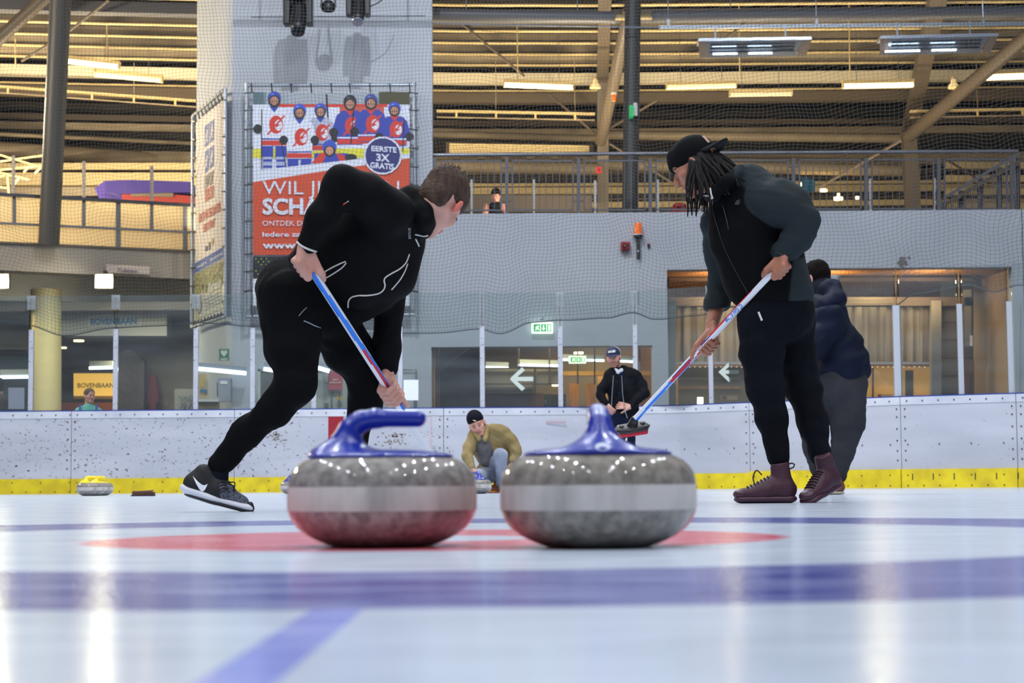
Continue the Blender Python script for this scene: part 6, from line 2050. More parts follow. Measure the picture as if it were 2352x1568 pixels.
piping('pocket_zip', b, [(697, 737), (708, 741), (722, 748), (736, 753)], .0022, M_GALV, tr, lift=.002)
piping('drawstring', b, [(686, 726), (694, 716), (704, 706)], .0022, M_STEEL, tr, lift=.002)
# shoes
M_KNIT = mat('grey_knit', (104, 108, 122), .9, rgb2=(52, 56, 66), scale=220, detail=2, ramp=(.44, .56))
sho = thing('sneaker', 'black and grey running shoe with white sole and white curved tick, heel lifted', 'shoe', P(560, 1176, 6.8))
u, R, o = sneaker(Vector((P(549, 1170, 6.79).x, 6.79, 0.001)), 0.05, math.radians(15.5), sho, M_KNIT, mat('shoe_black', (20, 20, 24), .7))
b = bvh_of(u)
s = MB()
outer = spline([(443, 1093, 0), (452, 1113, 0), (462, 1127, 0), (470, 1125, 0), (477, 1111, 0)], 5); inner = spline([(443, 1093, 0), (454, 1105, 0), (463, 1112, 0), (470, 1114, 0), (477, 1111, 0)], 5)
vs = [onto(b, q.x, q.y, .0022) for q in outer] + [onto(b, q.x, q.y, .0022) for q in inner]; n_ = len(outer)
s.add(vs, [(i, i + 1, n_ + i + 1, n_ + i) for i in range(n_ - 1)]); s.build('tick_mark', mat('tick_white', (240, 240, 245), .5), u)
for i, pts in enumerate([[(500, 1110), (508, 1107), (516, 1108)], [(500, 1117), (510, 1113), (521, 1114)], [(502, 1124), (513, 1120), (525, 1121)], [(505, 1131), (516, 1126), (528, 1128)], [(512, 1088), (520, 1097), (526, 1108)], [(526, 1092), (533, 1104), (536, 1118), (537, 1130)]]):
    piping('lace', b, pts, .0024, M_BLACK, u, lift=.003)
s = MB().tube(spline([onto(b, 512, 1096, .004), onto(b, 514, 1086, .004) + Vector((.004, -.01, .012)), onto(b, 524, 1092, .004) + Vector((.012, -.01, .012)), onto(b, 531, 1112, .004) + Vector((.012, -.008, .004)), onto(b, 535, 1128, .004)], 5), .0022, 6)
s.build('lace_loop', M_BLACK, u, smooth='all')
sho2 = thing('sneaker', 'second black and grey running shoe of the crouching sweeper, behind the left near stone', 'shoe', P(820, 1172, 7.2))
sneaker(Vector((P(838, 1170, 7.2).x, 7.2, 0.001)), 0.2, 0.0, sho2, M_KNIT, mat('shoe_black2', (20, 20, 24), .7))


def mode_left(u, a):
    if u > .62: return 0
    x = (a + 0.35 * u * 1.2) % 1.0
    if u < .36: return 1 if .10 < x < .30 else (0 if x < .62 else 3 if x < .66 else 0)
    if .08 < x < .18: return 1
    if .18 < x < .30: return 2 if u > .30 and u < .60 else 1
    return 2 if .62 < x < .70 else 0


broom('blue and white striped curling broom held by the crouching sweeper in black', bA + bu * .0, bEnd + Vector((-.03, 0, -.036)), (0, 0, 1), (.5, .9, 0), mode_left)

# ---------------------------------------------------------------- man in the black cap on the right
A2 = thing('person', 'man with dreadlocks and backward black cap in charcoal jacket holding a raised broom', 'person', (P(1800, 1150, 8.2).x, 8.2, 0))
HC2 = P(1597, 382, 8.16)
hp2, HM2 = head_prims(HC2, (-.86, .28, -.42), (-.36, .12, .92), 1.04, neck_to=P(1665, 448, 8.2), neck_r=.058)
Vh, Qh = sdf(hp2, .0036)
bT = P(1790, 608, 7.98); bM = P(1630, 784, 8.28)
b2 = (bM - bT).normalized()
hcB = P(1452, 980, 8.62)
b2 = (hcB - bT).normalized()
bM = bT + (hcB - bT) * .475
h1 = grip_hand(bT + b2 * .01, b2, (.22, -.97, .1), (.75, .3, -.6), P(1798, 578, 7.99), 1.12)
h2 = grip_hand(bM, b2, (-.15, .95, .15), (.45, -.1, -.9), P(1634, 750, 8.36), 1.12)
V1, Q1 = sdf(h1, .003); V2, Q2 = sdf(h2, .003)
bodyp = chain([(1799, 576, 7.99, 16), (1815, 560, 7.98, 18), (1840, 530, 7.97, 18), (1845, 504, 7.96, 20), (1800, 474, 8.0, 24), (1768, 474, 8.07, 28)], .01) + chain([(1634, 748, 8.38, 15), (1648, 700, 8.45, 18), (1662, 640, 8.47, 20), (1655, 520, 8.38, 28)], .01) \
    + chain([(1665, 448, 8.2, 32), (1715, 470, 8.2, 62), (1745, 600, 8.22, 70), (1780, 700, 8.22, 66)], .05) \
    + chain([(1750, 740, 8.17, 36), (1757, 890, 8.14, 26), (1772, 955, 8.15, 22), (1790, 1050, 8.17, 14), (1796, 1125, 8.17, 13)], .01) + chain([(1820, 740, 8.30, 36), (1845, 890, 8.33, 26), (1866, 965, 8.27, 20), (1886, 1050, 8.22, 14), (1890, 1095, 8.2, 13)], .01)
Vb, Qb = sdf(bodyp, .014)
np_mesh('body', [(Vh, Qh, face_fn(HC2, HM2, 1.04)), (V1, Q1, 0), (V2, Q2, 0), (Vb, Qb, 0)], [M_SKIN_T, M_EAR, M_LIP, M_EYE, M_BROW, M_HAIRD], A2)
slN = chain([(1755, 462, 8.09, 56), (1790, 466, 8.02, 50), (1820, 478, 7.98, 44), (1847, 503, 7.96, 36), (1838, 540, 7.97, 33), (1815, 566, 7.98, 28), (1799, 577, 7.99, 23)], .035)
slF = chain([(1652, 510, 8.36, 45), (1660, 580, 8.44, 38), (1664, 640, 8.48, 33), (1648, 700, 8.45, 29), (1637, 745, 8.39, 25)], .03)
tor = chain([(1704, 468, 8.2, 78), (1722, 540, 8.2, 92), (1750, 620, 8.22, 92), (1778, 668, 8.22, 86)], .05) + chain([(1790, 672, 8.22, 76), (1796, 560, 8.22, 46)], .03) + [rbox(P(1770, 800, 8.22), (.3, .3, P(0, 700, 8.2).z - P(0, 800, 8.2).z), None, 0, .01, 's')]
ub = chain([(1722, 432, 8.17, 54), (1762, 462, 8.12, 50)], .05)
co = chain([(1662, 440, 8.17, 36), (1698, 412, 8.22, 32)], .02) + chain([(1628, 452, 8.14, 12), (1640, 448, 8.05, 14), (1668, 420, 8.02, 16), (1700, 392, 8.1, 15)], .015)


def fn2(Fc):
    """0 black body panel .. 1 charcoal fleece sleeves, yoke and side panel"""
    da = np.minimum(seg_dist(Fc, slN), seg_dist(Fc, slF)); dt = seg_dist(Fc, tor[:3]); du = seg_dist(Fc, ub)
    px = Fc[:, 0] / Fc[:, 1] * F + 1176; py = 1105 - (Fc[:, 2] - CAMZ) / Fc[:, 1] * F
    st = lambda v, w: np.clip(v / w + .5, 0, 1)
    a = st(dt - .008 - da, .008)
    y_ = np.minimum(st(dt + .012 - du, .01), np.minimum(st(px - 1694, 5), st(472 - py, 5)))
    p_ = np.minimum(st(px - 1822 + (py - 640) * .12, 4), st(py - 592, 4))
    return np.maximum(np.maximum(a, y_), p_)


M_2TONE = cloth('two_tone_fleece', (11, 11, 13), (9, 9, 11), .9, .9, 7)
nt = M_2TONE.node_tree; at_ = nt.nodes.new('ShaderNodeAttribute'); at_.attribute_name = 'tone'
mx = nt.nodes.new('ShaderNodeMix'); mx.data_type = 'RGBA'; nt.links.new(at_.outputs['Fac'], mx.inputs['Factor'])
pb = nt.nodes['Principled BSDF']; nt.links.new(pb.inputs['Base Color'].links[0].from_socket, mx.inputs[6]); mx.inputs[7].default_value = (*lin((40, 47, 50)), 1)
nt.links.new(mx.outputs[2], pb.inputs['Base Color'])
jk2 = garment('jacket', tor[:3] + tor[3:4] + slN + slF + ub + co + tor[4:], .0085, M_2TONE, A2, lambda V: np.where(seg_dist(V, slN + slF) < .012, .0055, .0025), 26, 6, fn2)
tr2 = garment('trousers', chain([(1775, 700, 8.22, 78), (1792, 715, 8.22, 78)], .04) + chain([(1750, 735, 8.17, 56), (1750, 810, 8.15, 49), (1757, 888, 8.14, 40), (1772, 955, 8.15, 35), (1788, 1048, 8.14, 25)], .035)
              + chain([(1818, 735, 8.3, 54), (1826, 810, 8.32, 48), (1845, 890, 8.31, 40), (1866, 965, 8.27, 34), (1885, 1048, 8.22, 24)], .035), .008, M_NAVYT, A2, .0028, 42, 9)
ONTO[0] = 8.05
b = bvh_of(jk2)
piping('zip', b, [(1632, 432), (1634, 446), (1637, 455)], .0042, M_WHITEP, jk2, lift=.003)
piping('collar_edge', b, [(1600, 455), (1612, 450), (1625, 449), (1636, 456)], .0030, M_WHITEP, jk2, lift=.003)
piping('zip_line', b, [(1637, 457), (1642, 500), (1665, 570), (1700, 640), (1742, 712)], .0022, M_BLACK, jk2)
piping('pocket_zip', b, [(1660, 470), (1668, 500), (1674, 528)], .0026, mat('zip_dark', (34, 36, 40), .4), jk2, lift=.002)
piping('cuff_line', b, [(1774, 576), (1790, 582), (1812, 588)], .0030, M_BLACK, jk2)
# faint chest logo: stacked quarter arcs
s = MB()
for k in range(3):
    arc = [(1676 + 25 - (8 - k * 2.6) * math.cos(a) * 1.6 - k * 1.0, 470 - (12 - 4.0 * k) * math.sin(a)) for a in [i * PI / 2 / 6 for i in range(7)]]
    arc2 = [(x + 1.6, y + 2.2 if i < 6 else y + 2.2) for i, (x, y) in enumerate(arc)]
    vs = [onto(b, x, y, .003) for x, y in arc] + [onto(b, min(x, 1701), y, .003) for x, y in arc2]
    s.add(vs, [(i, i + 1, 8 + i, 7 + i) for i in range(6)])
s.build('chest_logo', mat('logo_grey', (62, 66, 72), .6), jk2)
for kx in ((1742, 716, 1750, 736),):
    MB().bar(P(kx[0], kx[1], 8.02), P(kx[2], kx[3], 8.02), .010, .008).build('drawstring_end', M_WHITEP, A2)
# cap
hs = 1.04
cap = xf([ell((0, -.010, .052), (.088, .106, .090), None, .01), cone((0, .078, .040), (0, .070, .085), .034, .03, .03), rbox((0, 0, -.085), (.2, .2, .098), Matrix.Rotation(-.12, 3, 'X'), 0, .004, 's')], HM2, HC2)
V, Q = sdf(cap, .0036); np_mesh('cap', [(V, Q, 0)], mat('cap_black', (9, 11, 13), .9, spec=.15), A2)
mb = MB(); n_ = 14; up_ = []; lo_ = []
for i in range(n_ + 1):
    a = PI * (i / n_) ; x = .078 * math.cos(a); yb_ = -.010 - .095 * math.sin(a) ** .8
    yo = -.085 - .100 * math.sin(a)
    zc = .030 + .012 * math.sin(a)
    up_ += [(x * .98, -.06 - .04 * math.sin(a), zc + .006), (x, yo, zc - .010 * abs(math.cos(a)) ** 2 + .004)]
vs = [HM2 @ Vector(v) + HC2 for v in up_] + [HM2 @ (Vector(v) - Vector((0, 0, .004))) + HC2 for v in up_]
m_ = len(up_); fs = []
for i in range(n_):
    k = 2 * i; fs += [(k, k + 1, k + 3, k + 2), (m_ + k, m_ + k + 2, m_ + k + 3, m_ + k + 1), (k + 1, m_ + k + 1, m_ + k + 3, k + 3)]
mb.add(vs, fs); mb.build('brim', mat('brim_dark', (24, 26, 29), .8, spec=.2), A2, smooth='all')
mb = MB(); s_ = HM2 @ Vector((-.045, -.104, .075)) + HC2
q = [HM2 @ Vector(v) + HC2 for v in ((-.052, -.092, .098), (-.036, -.104, .094), (-.030, -.112, .060), (-.044, -.103, .058))]
mb.poly(q); mb.build('cap_badge', mat('badge', (190, 150, 130), .5), A2)
# dreadlocks
mb = MB(); rs = random.Random(11)
for i in range(150):
    az = rs.uniform(-2.15, 2.15)           # around the head, 0 = back
    p0 = Vector((math.sin(az) * .080, -.012 - math.cos(az) * .094, .012 + rs.uniform(-.015, .02)))
    if p0.y > .042: continue
    w0 = HM2 @ p0 + HC2
    if w0.x / w0.y * F + 1176 < 1590: continue
    back = math.cos(az)
    L_ = rs.uniform(.15, .22) * (1.0 if back < .5 else .9)
    out_ = (w0 - HC2).normalized(); out_.z = 0
    pts = [w0]; cur = w0.copy()
    drift = Vector((rs.gauss(0, .012), rs.gauss(0, .012), 0))
    for k in range(6):
        f = (k + 1) / 6
        cur = cur + Vector((0, 0, -L_ / 6)) + out_ * (.016 * (1 - f)) + drift * .35 + Vector((.005 * math.sin(k * 1.7 + i), .005 * math.cos(k * 2.1 + i), 0)) + Vector((.001 if back < .3 else .014, 0, .004 if back > .3 else 0))
        pts.append(cur.copy())
    r_ = rs.uniform(.0055, .0080)
    mb.tube(pts, [r_, r_ * 1.05, r_, r_ * .98, r_ * .92, r_ * .8, r_ * .45], 6)
tag(mb.build('dreadlocks', mat('dread_brown', (26, 19, 17), .9, rgb2=(16, 12, 11), scale=60, bump=.6, bscale=160), A2, smooth='all'), kind='stuff')


def hightop(org, yaw, pitch, roll, t, m, ms, lift=0.0):
    R = Matrix.Rotation(yaw, 3, 'Z') @ Matrix.Rotation(pitch, 3, 'Y')
    o = Vector(org) - R @ Vector((.225, 0, 0))
    sh = xf([cone((.060, 0, .07), (.072, 0, .158), .047, .042, .03, flat=((0, 1, 0), .9)), cone((.045, 0, .052), (.14, 0, .052), .042, .041, .03), cone((.12, 0, .075), (.175, 0, .052), .036, .030, .03), cone((.14, 0, .052), (.232, 0, .040), .040, .036, .03, flat=((0, 0, 1), .75)),
             rbox((.14, 0, -.03), (.2, .08, .05), None, 0, .004, 's'), rbox((.085, 0, .205), (.08, .08, .03), Matrix.Rotation(.12, 3, 'Y'), 0, .004, 's')], R, o)
    V, Q = sdf(sh, .0034); V = wrinkle(V, Q, .0012, 50, 2); u = np_mesh('upper', [(V, Q, 0)], m, t)
    so = xf([cone((.044, 0, .019), (.15, 0, .019), .0445, .0425, .01, flat=((0, 0, 1), .46)), cone((.15, 0, .019), (.236, 0, .018), .0425, .044, .01, flat=((0, 0, 1), .43))], R, o)
    V, Q = sdf(so, .0034); np_mesh('sole', [(V, Q, 0)], ms, t)
    V, Q = sdf(xf([ell((.245, 0, .040), (.038, .038, .024), None, .01)], R, o), .003); np_mesh('toe_cap', [(V, Q, 0)], ms, t)
    bb = bvh_of(u)
    for k in range(7):
        f = k / 6; x = .215 - .095 * f; z = .20
        pts = []
        for y in (-.024, -.012, 0, .012, .024):
            a = R @ Vector((x + .03, y, .30)) + o; dd = R @ Vector((-.12, 0, -1)).normalized()
            hit = bb.ray_cast(a, dd)[0]
            if hit: pts.append(hit + R @ Vector((.001, 0, .003)))
        if len(pts) > 2: MB().tube(pts, .003, 6).build('lace', M_LACE, u, smooth='all')
    c = R @ Vector((.024, 0, .150)) + o
    MB().tube([c + R @ Vector(v) for v in ((.006, 0, .0), (-.012, 0, .008), (-.016, 0, .020), (-.004, 0, .026), (.008, 0, .022))], .0035, 6).build('heel_loop', M_LACE, u, smooth='all')
    return u, R, o


M_MAR = mat('maroon_leather', (66, 24, 42), .6, rgb2=(52, 18, 34), scale=10, bump=.2, bscale=40)
M_MARS = mat('maroon_rubber', (62, 28, 46), .45)
M_LACE = mat('maroon_lace', (38, 14, 26), .8)
s1 = thing('high_top_shoe', 'dark maroon high top shoe standing flat on the ice, toe pointing left', 'shoe', P(1760, 1155, 8.1))
u, R, o = hightop(Vector((P(1714, 1155, 8.12).x, 8.12, 0)), PI, 0, 0, s1, M_MAR, M_MARS)
lp = R @ Vector((.155, .006, .125)) + o
MB().tube(spline([lp, lp + R @ Vector((.02, -.02, .02)), lp + R @ Vector((.035, -.025, -.01)), lp + R @ Vector((.03, -.02, -.04))], 5), .003, 6).build('lace_bow', M_LACE, u, smooth='all')
s2 = thing('high_top_shoe', 'dark maroon high top shoe with its heel lifted off the ice', 'shoe', P(1880, 1155, 8.1))
hightop(Vector((P(1864, 1155, 8.10).x, 8.10, 0.0)), PI + .82, math.radians(17), 0, s2, M_MAR, M_MARS)
garment('sock', chain([(1790, 1040, 8.15, 22), (1794, 1085, 8.13, 20)], .02), .008, cloth('maroon_sock', (50, 20, 34)), A2, .001, 60)
garment('sock', chain([(1886, 1040, 8.23, 20), (1889, 1066, 8.22, 20)], .02), .008, cloth('maroon_sock2', (50, 20, 34)), A2, .001, 60)


def mode_right(u, a):
    x = (a + .25 * u) % 1.0
    if u < .44:
        return 2 if .58 < x < .74 else 0
    if u < .56: return (2 if .1 < (x * 3) % 1 < .4 else 3 if (x * 3) % 1 > .8 else 0)
    if .44 < x < .60: return 2 if u < .72 else 1
    if .22 < x < .42: return 1
    return 3 if .60 < x < .64 and u < .7 else 0


br2 = broom('red, white and blue curling broom with its head raised off the ice', bT, hcB - Vector((0, 0, .02)), (-.05, -.46, .88), (1, .15, .2), mode_right)
# lettering wrapped round the shaft
vs, fs = text_mesh('C Goldline', 1.0, .03, .15); mx_ = max(v[0] for v in vs)
jE = hcB - Vector((0, 0, .02)) + Vector((-.05, -.46, .88)).normalized() * .045
tA = P(1706, 706, 8.1); ax_ = (jE - bT).normalized(); cA = bT + ax_ * (tA - bT).dot(ax_)
nr = Vector((-cA.x, -cA.y, CAMZ - cA.z)); nr = (nr - ax_ * nr.dot(ax_)).normalized(); tr_ = ax_.cross(nr)
if tr_.z > 0: tr_ = -tr_
s = MB(); vv = []
for x, y in vs:
    an = (y / .72 - .45) * .019 / .0145
    vv.append(cA + ax_ * (x / mx_ * .115) + (nr * math.cos(an) + tr_ * math.sin(an)) * .0152)
s.add(vv, fs); s.build('lettering', M_BBLUE, br2)

# ---------------------------------------------------------------- man in navy behind him
A3 = thing('person', 'man in navy hooded puffer jacket and grey trousers standing behind the man in the cap', 'person', (P(1910, 1133, 13).x, 13, 0))
HC3 = P(1872, 640, 13.2)
hp3, HM3 = head_prims(HC3, (-.75, .55, -.3), (-.3, .2, .93), 1.03, neck_to=P(1888, 690, 13.1))
Vh, Qh = sdf(hp3, .007)
bp3 = chain([(1888, 690, 13.1, 18), (1912, 760, 13.05, 34), (1930, 845, 13.0, 34)], .05) + chain([(1945, 880, 13, 28), (1950, 960, 13, 20), (1930, 1090, 13, 12)], .03) + chain([(1900, 880, 13.1, 28), (1868, 980, 13.15, 18), (1880, 1085, 13.1, 12)], .03)
Vb, Qb = sdf(bp3, .03)
hd3 = open_hand(P(1800, 870, 12.95), (-.3, 0, -.9), (0, -1, 0), 1.0)
V3, Q3 = sdf(hd3, .005)
np_mesh('body', [(Vh, Qh, face_fn(HC3, HM3)), (Vb, Qb, 0), (V3, Q3, 0)], [M_SKIN, M_EAR, M_LIP, M_EYE, M_BROW, M_STUB], A3)
V, Q = sdf(xf([ell((0, -.02, .035), (.088, .108, .10), None, .02), ell((0, -.05, -.05), (.07, .06, .06), None, .03), rbox((0, .13, -.03), (.1, .06, .08), None, .01, .006, 's')], HM3, HC3), .008)
np_mesh('hair', [(wrinkle(V, Q, .003, 60, 2), Q, 0)], M_HAIRD, A3)
sl3 = chain([(1905, 738, 12.9, 40), (1875, 790, 12.85, 32), (1835, 835, 12.9, 26), (1806, 862, 12.95, 18)], .03)
garment('jacket', chain([(1897, 725, 13.05, 46), (1920, 790, 13.05, 56), (1935, 835, 13.0, 56)], .05) + chain([(1962, 825, 13, 30), (1975, 850, 13, 20), (1900, 872, 13, 30)], .04) + sl3, .014, M_NAVYP, A3, .010, 16, 5)
garment('hood', chain([(1884, 664, 13.15, 25), (1908, 664, 13.05, 25), (1923, 688, 12.95, 20), (1896, 702, 12.9, 20), (1878, 692, 13.0, 16)], .02), .012, M_NAVYP, A3, .006, 26, 8)
garment('shirt_hem', chain([(1975, 862, 13, 13), (1988, 868, 13, 7)], .02), .01, mat('light_blue_hem', (70, 110, 150), .8), A3, 0)
garment('trousers', chain([(1925, 880, 13.0, 52), (1950, 875, 13, 42)], .04) + chain([(1944, 890, 13, 46), (1948, 970, 13, 38), (1934, 1040, 13, 27), (1926, 1090, 13, 20)], .03) + chain([(1890, 905, 13.1, 42), (1868, 970, 13.15, 34), (1872, 1030, 13.15, 26), (1880, 1080, 13.1, 19)], .03), .012, M_GREYT, A3, .004, 34, 3)
M_BRSH = mat('brown_shoe', (112, 58, 34), .5)


def simple_shoe(name, lab, org, yaw, m, msole, s=1.0, pitch=0.0):
    t = thing(name, lab, 'shoe', org)
    R = Matrix.Rotation(yaw, 3, 'Z') @ Matrix.Rotation(pitch, 3, 'Y'); o = Vector(org)
    V, Q = sdf(xf([cone((.045, 0, .055), (.06, 0, .10), .036, .036, .03), cone((.04, 0, .05), (.14, 0, .05), .036, .037, .03), cone((.14, 0, .052), (.225, 0, .036), .036, .032, .03, flat=((0, 0, 1), .8)), rbox((.14, 0, -.03), (.2, .08, .052), None, 0, .004, 's')], R * s, o), .006)
    np_mesh('upper', [(V, Q, 0)], m, t)
    V, Q = sdf(xf([cone((.04, 0, .013), (.235, 0, .013), .040, .041, .01, flat=((0, 0, 1), .32))], R * s, o), .006)
    np_mesh('sole', [(V, Q, 0)], msole, t)
    return t


simple_shoe('leather_shoe', 'brown leather shoe of the man in navy, toe showing between the maroon shoes', Vector((P(1925, 1133, 13.1).x, 13.15, 0)), PI + .3, M_BRSH, mat('pale_sole', (190, 180, 160), .6))
simple_shoe('leather_shoe', 'brown leather shoe of the man in navy, heel showing right of the lifted maroon shoe', Vector((P(1938, 1133, 12.9).x, 12.9, 0)), PI + .5, M_BRSH, bpy.data.materials['pale_sole'])

# ---------------------------------------------------------------- standing man with his hands on his hips
Y4 = 22.0
A4 = thing('person', 'bearded man in dark open jacket and navy white cap standing with hands on hips', 'person', (P(1425, 1126, Y4).x, Y4, 0))
HC4 = P(1410, 821, Y4 - .02)
hp4, HM4 = head_prims(HC4, (-.22, -.95, -.10), (-.08, 0, 1), 1.0, neck_to=P(1420, 852, Y4 + .03), neck_r=.055)
Vh, Qh = sdf(hp4, .005)
hl = open_hand(P(1392, 928, Y4 - .10), (.45, -.15, -.6), (-.6, -.8, 0), 1.05, .45, 1)
hr = open_hand(P(1447, 934, Y4 - .14), (-.85, -.2, .15), (.1, -1, .3), 1.05, .35, -1)
Va, Qa = sdf(hl, .0045); Vc, Qc = sdf(hr, .0045)
bp4 = chain([(1420, 852, Y4, 10), (1428, 880, Y4 + .02, 14), (1428, 935, Y4 + .02, 15)], .02) + chain([(1416, 960, Y4, 15), (1414, 1040, Y4, 10), (1412, 1112, Y4, 7)], .03) + chain([(1440, 960, Y4, 15), (1446, 1040, Y4, 10), (1448, 1112, Y4, 7)], .03)
Vb, Qb = sdf(bp4, .03)
np_mesh('body', [(Vh, Qh, face_fn(HC4, HM4, 1, beard=True)), (Va, Qa, 0), (Vc, Qc, 0), (Vb, Qb, 0)], [M_SKIN_L, M_EAR, M_LIP, M_EYE, M_BROW, M_STUB], A4)
arL = chain([(1400, 866, Y4, 14), (1384, 890, Y4 - .02, 11.5), (1379, 908, Y4 - .05, 10.5), (1391, 926, Y4 - .10, 7.5)], .03)
arR = chain([(1460, 866, Y4, 15), (1474, 886, Y4 - .02, 13), (1480, 902, Y4 - .06, 11.5), (1452, 932, Y4 - .13, 8)], .03)
# open front: body of the jacket minus a wedge
fr_ = [cone(P(1421, 850, Y4 - .16), P(1424, 950, Y4 - .20), .030, .060, .004, 's')]
garment('jacket', chain([(1412, 866, Y4, 24), (1424, 900, Y4, 27), (1428, 938, Y4, 28)], .05) + chain([(1446, 866, Y4, 22), (1447, 950, Y4, 22)], .04) + chain([(1455, 940, Y4 - .02, 12), (1462, 952, Y4 - .04, 8)], .03) + arL + arR + chain([(1416, 850, Y4 + .03, 12), (1432, 851, Y4 + .03, 12)], .02) + fr_, .009, cloth('ink_jacket', (19, 20, 26), (14, 15, 20)), A4, .005, 26, 2)
garment('tee_shirt', chain([(1420, 862, Y4 - .03, 15), (1423, 900, Y4 - .03, 18), (1425, 945, Y4 - .03, 19)], .03), .009, cloth('navy_tee', (24, 34, 62), (18, 26, 50)), A4, .003, 30, 3)
garment('inner_collar', chain([(1414, 850, Y4 - .07, 5.2), (1419, 855, Y4 - .10, 4.2), (1427, 850, Y4 - .06, 5.0)], .01), .006, mat('white_collar', (206, 208, 216), .8), A4, 0)
MB().tube([P(1409, 862, Y4 - .165), P(1406, 905, Y4 - .175), P(1404, 940, Y4 - .17)], .004, 6).build('zip_edge', M_GALV, A4)
MB().tube([P(1428, 862, Y4 - .15), P(1430, 905, Y4 - .175), P(1436, 945, Y4 - .18), P(1441, 960, Y4 - .18)], .004, 6).build('zip_edge', M_GALV, A4)
tr4 = garment('trousers', chain([(1420, 956, Y4, 22), (1436, 958, Y4, 22)], .04) + chain([(1416, 965, Y4, 18), (1414, 1040, Y4, 13), (1412, 1118, Y4, 10)], .03) + chain([(1441, 965, Y4, 18), (1446, 1040, Y4, 13), (1449, 1118, Y4, 10)], .03), .011, cloth('navy_track', (22, 30, 52), (16, 22, 40)), A4, .005, 24, 6)
MB().slab([P(x, y, Y4 - .12) for x, y in ((1437, 1006), (1441, 1005), (1440, 1013), (1436, 1013))], (0, .01, 0)).build('trouser_logo', M_WHITEP, A4)
# trucker cap
cp = xf([ell((0, -.004, .050), (.088, .106, .088), None, .01), rbox((0, 0, -.075), (.2, .2, .098), Matrix.Rotation(.10, 3, 'X'), 0, .004, 's')], HM4, HC4)
V, Q = sdf(cp, .005)
Mi = np.array(HM4).T; hc_ = np.array(HC4)
np_mesh('cap', [(V, Q, lambda Fc: np.where(((Fc - hc_) @ Mi.T)[:, 1] > .015, 0, 1))], [mat('cap_navy', (26, 36, 72), .7), mat('cap_mesh', (198, 196, 196), .8)], A4)
V, Q = sdf(xf([ell((0, .105, .030), (.070, .066, .012), Matrix.Rotation(-.22, 3, 'X'), .01)], HM4, HC4), .005); np_mesh('brim', [(V, Q, 0)], bpy.data.materials['cap_navy'], A4)
s = MB(); o_ = HM4 @ Vector((.045, .107, .066)) + HC4
put_text(s, 'BAUER', o_, (HM4 @ Vector((-1, 0, 0))), (HM4 @ Vector((0, -.35, .94))).normalized(), .026, .09, bold=.05, shear=.25); s.build('cap_lettering', M_WHITEP, A4)
V, Q = sdf(xf([ell((0, -.03, -.015), (.083, .080, .05), None, .02)], HM4, HC4), .006); np_mesh('hair', [(V, Q, 0)], M_HAIRD, A4)
for x, w in ((1412, 'outer'), (1449, 'inner')):
    simple_shoe('trainer', 'dark trainer of the standing man, ' + w + ' one behind the right near stone', Vector((P(x, 1126, Y4).x, Y4 + .05, 0)), -PI / 2, M_BLACK, M_BLACK)['group'] = 'trainers of the standing man'

# ---------------------------------------------------------------- crouching man in tan jacket
Y5 = 19.0
A5 = thing('person', 'man in tan jacket and black beanie squatting on the ice beyond the two near stones', 'person', (P(1130, 1131, Y5).x, Y5, 0))
HC5 = P(1096, 975, Y5 - .1)
hp5, HM5 = head_prims(HC5, (-.02, -.97, -.22), (-.36, -.1, .92), 1.0, neck_to=P(1112, 1004, Y5 - .02), neck_r=.052)
Vh, Qh = sdf(hp5, .0048)
hl = open_hand(P(1084, 1078, Y5 - .3), (.4, -.3, -.8), (-.4, -.8, 0), 1.0, .5, 1)
hr = open_hand(P(1178, 1066, Y5 - .15), (-.5, -.3, -.8), (.4, -.8, 0), 1.0, .5, -1)
Va, Qa = sdf(hl, .005); Vc, Qc = sdf(hr, .005)
bp5 = chain([(1112, 1004, Y5, 12), (1122, 1030, Y5 + .05, 18), (1128, 1070, Y5 + .12, 20)], .03) + chain([(1134, 1076, Y5 + .06, 14), (1150, 1048, Y5 - .32, 10), (1151, 1112, Y5 - .12, 7)], .03) + chain([(1118, 1085, Y5 + .04, 14), (1101, 1092, Y5 - .26, 9), (1112, 1110, Y5 - .02, 7)], .03)
Vb, Qb = sdf(bp5, .03)
np_mesh('body', [(Vh, Qh, face_fn(HC5, HM5)), (Va, Qa, 0), (Vc, Qc, 0), (Vb, Qb, 0)], [M_SKIN_L, M_EAR, M_LIP, M_EYE, M_BROW, M_STUB], A5)
jkp = chain([(1104, 1008, Y5 - .02, 24), (1118, 1030, Y5 + .02, 30), (1130, 1060, Y5 + .08, 28)], .05) + chain([(1132, 996, Y5, 24), (1150, 1020, Y5 + .04, 26), (1160, 1050, Y5 + .06, 24)], .05) \
    + chain([(1090, 1002, Y5 - .05, 18), (1078, 1030, Y5 - .14, 14), (1074, 1050, Y5 - .2, 12.5), (1083, 1072, Y5 - .28, 10)], .03) + chain([(1150, 996, Y5 - .02, 20), (1172, 1012, Y5 - .05, 17), (1185, 1034, Y5 - .1, 14), (1179, 1058, Y5 - .14, 12)], .03) \
    + chain([(1112, 1075, Y5 - .05, 14), (1098, 1086, Y5 - .12, 9)], .03) + [cone(P(1104, 985, Y5 - .22), P(1116, 1062, Y5 - .22), .03, .055, .01, 's')]
j5 = garment('jacket', jkp, .009, M_TAN, A5, .007, 26, 12)
garment('collar', chain([(1090, 992, Y5 - .12, 5), (1100, 1008, Y5 - .2, 5.5)], .01) + chain([(1117, 978, Y5 - .02, 6), (1118, 992, Y5 - .12, 6.5), (1114, 1010, Y5 - .2, 5.5)], .01), .008, M_TAN, A5, .002, 40)
garment('jumper', chain([(1106, 1004, Y5 - .10, 14), (1112, 1030, Y5 - .10, 18), (1118, 1055, Y5 - .08, 18)], .03), .009, M_GREYS, A5, .004, 30, 2)
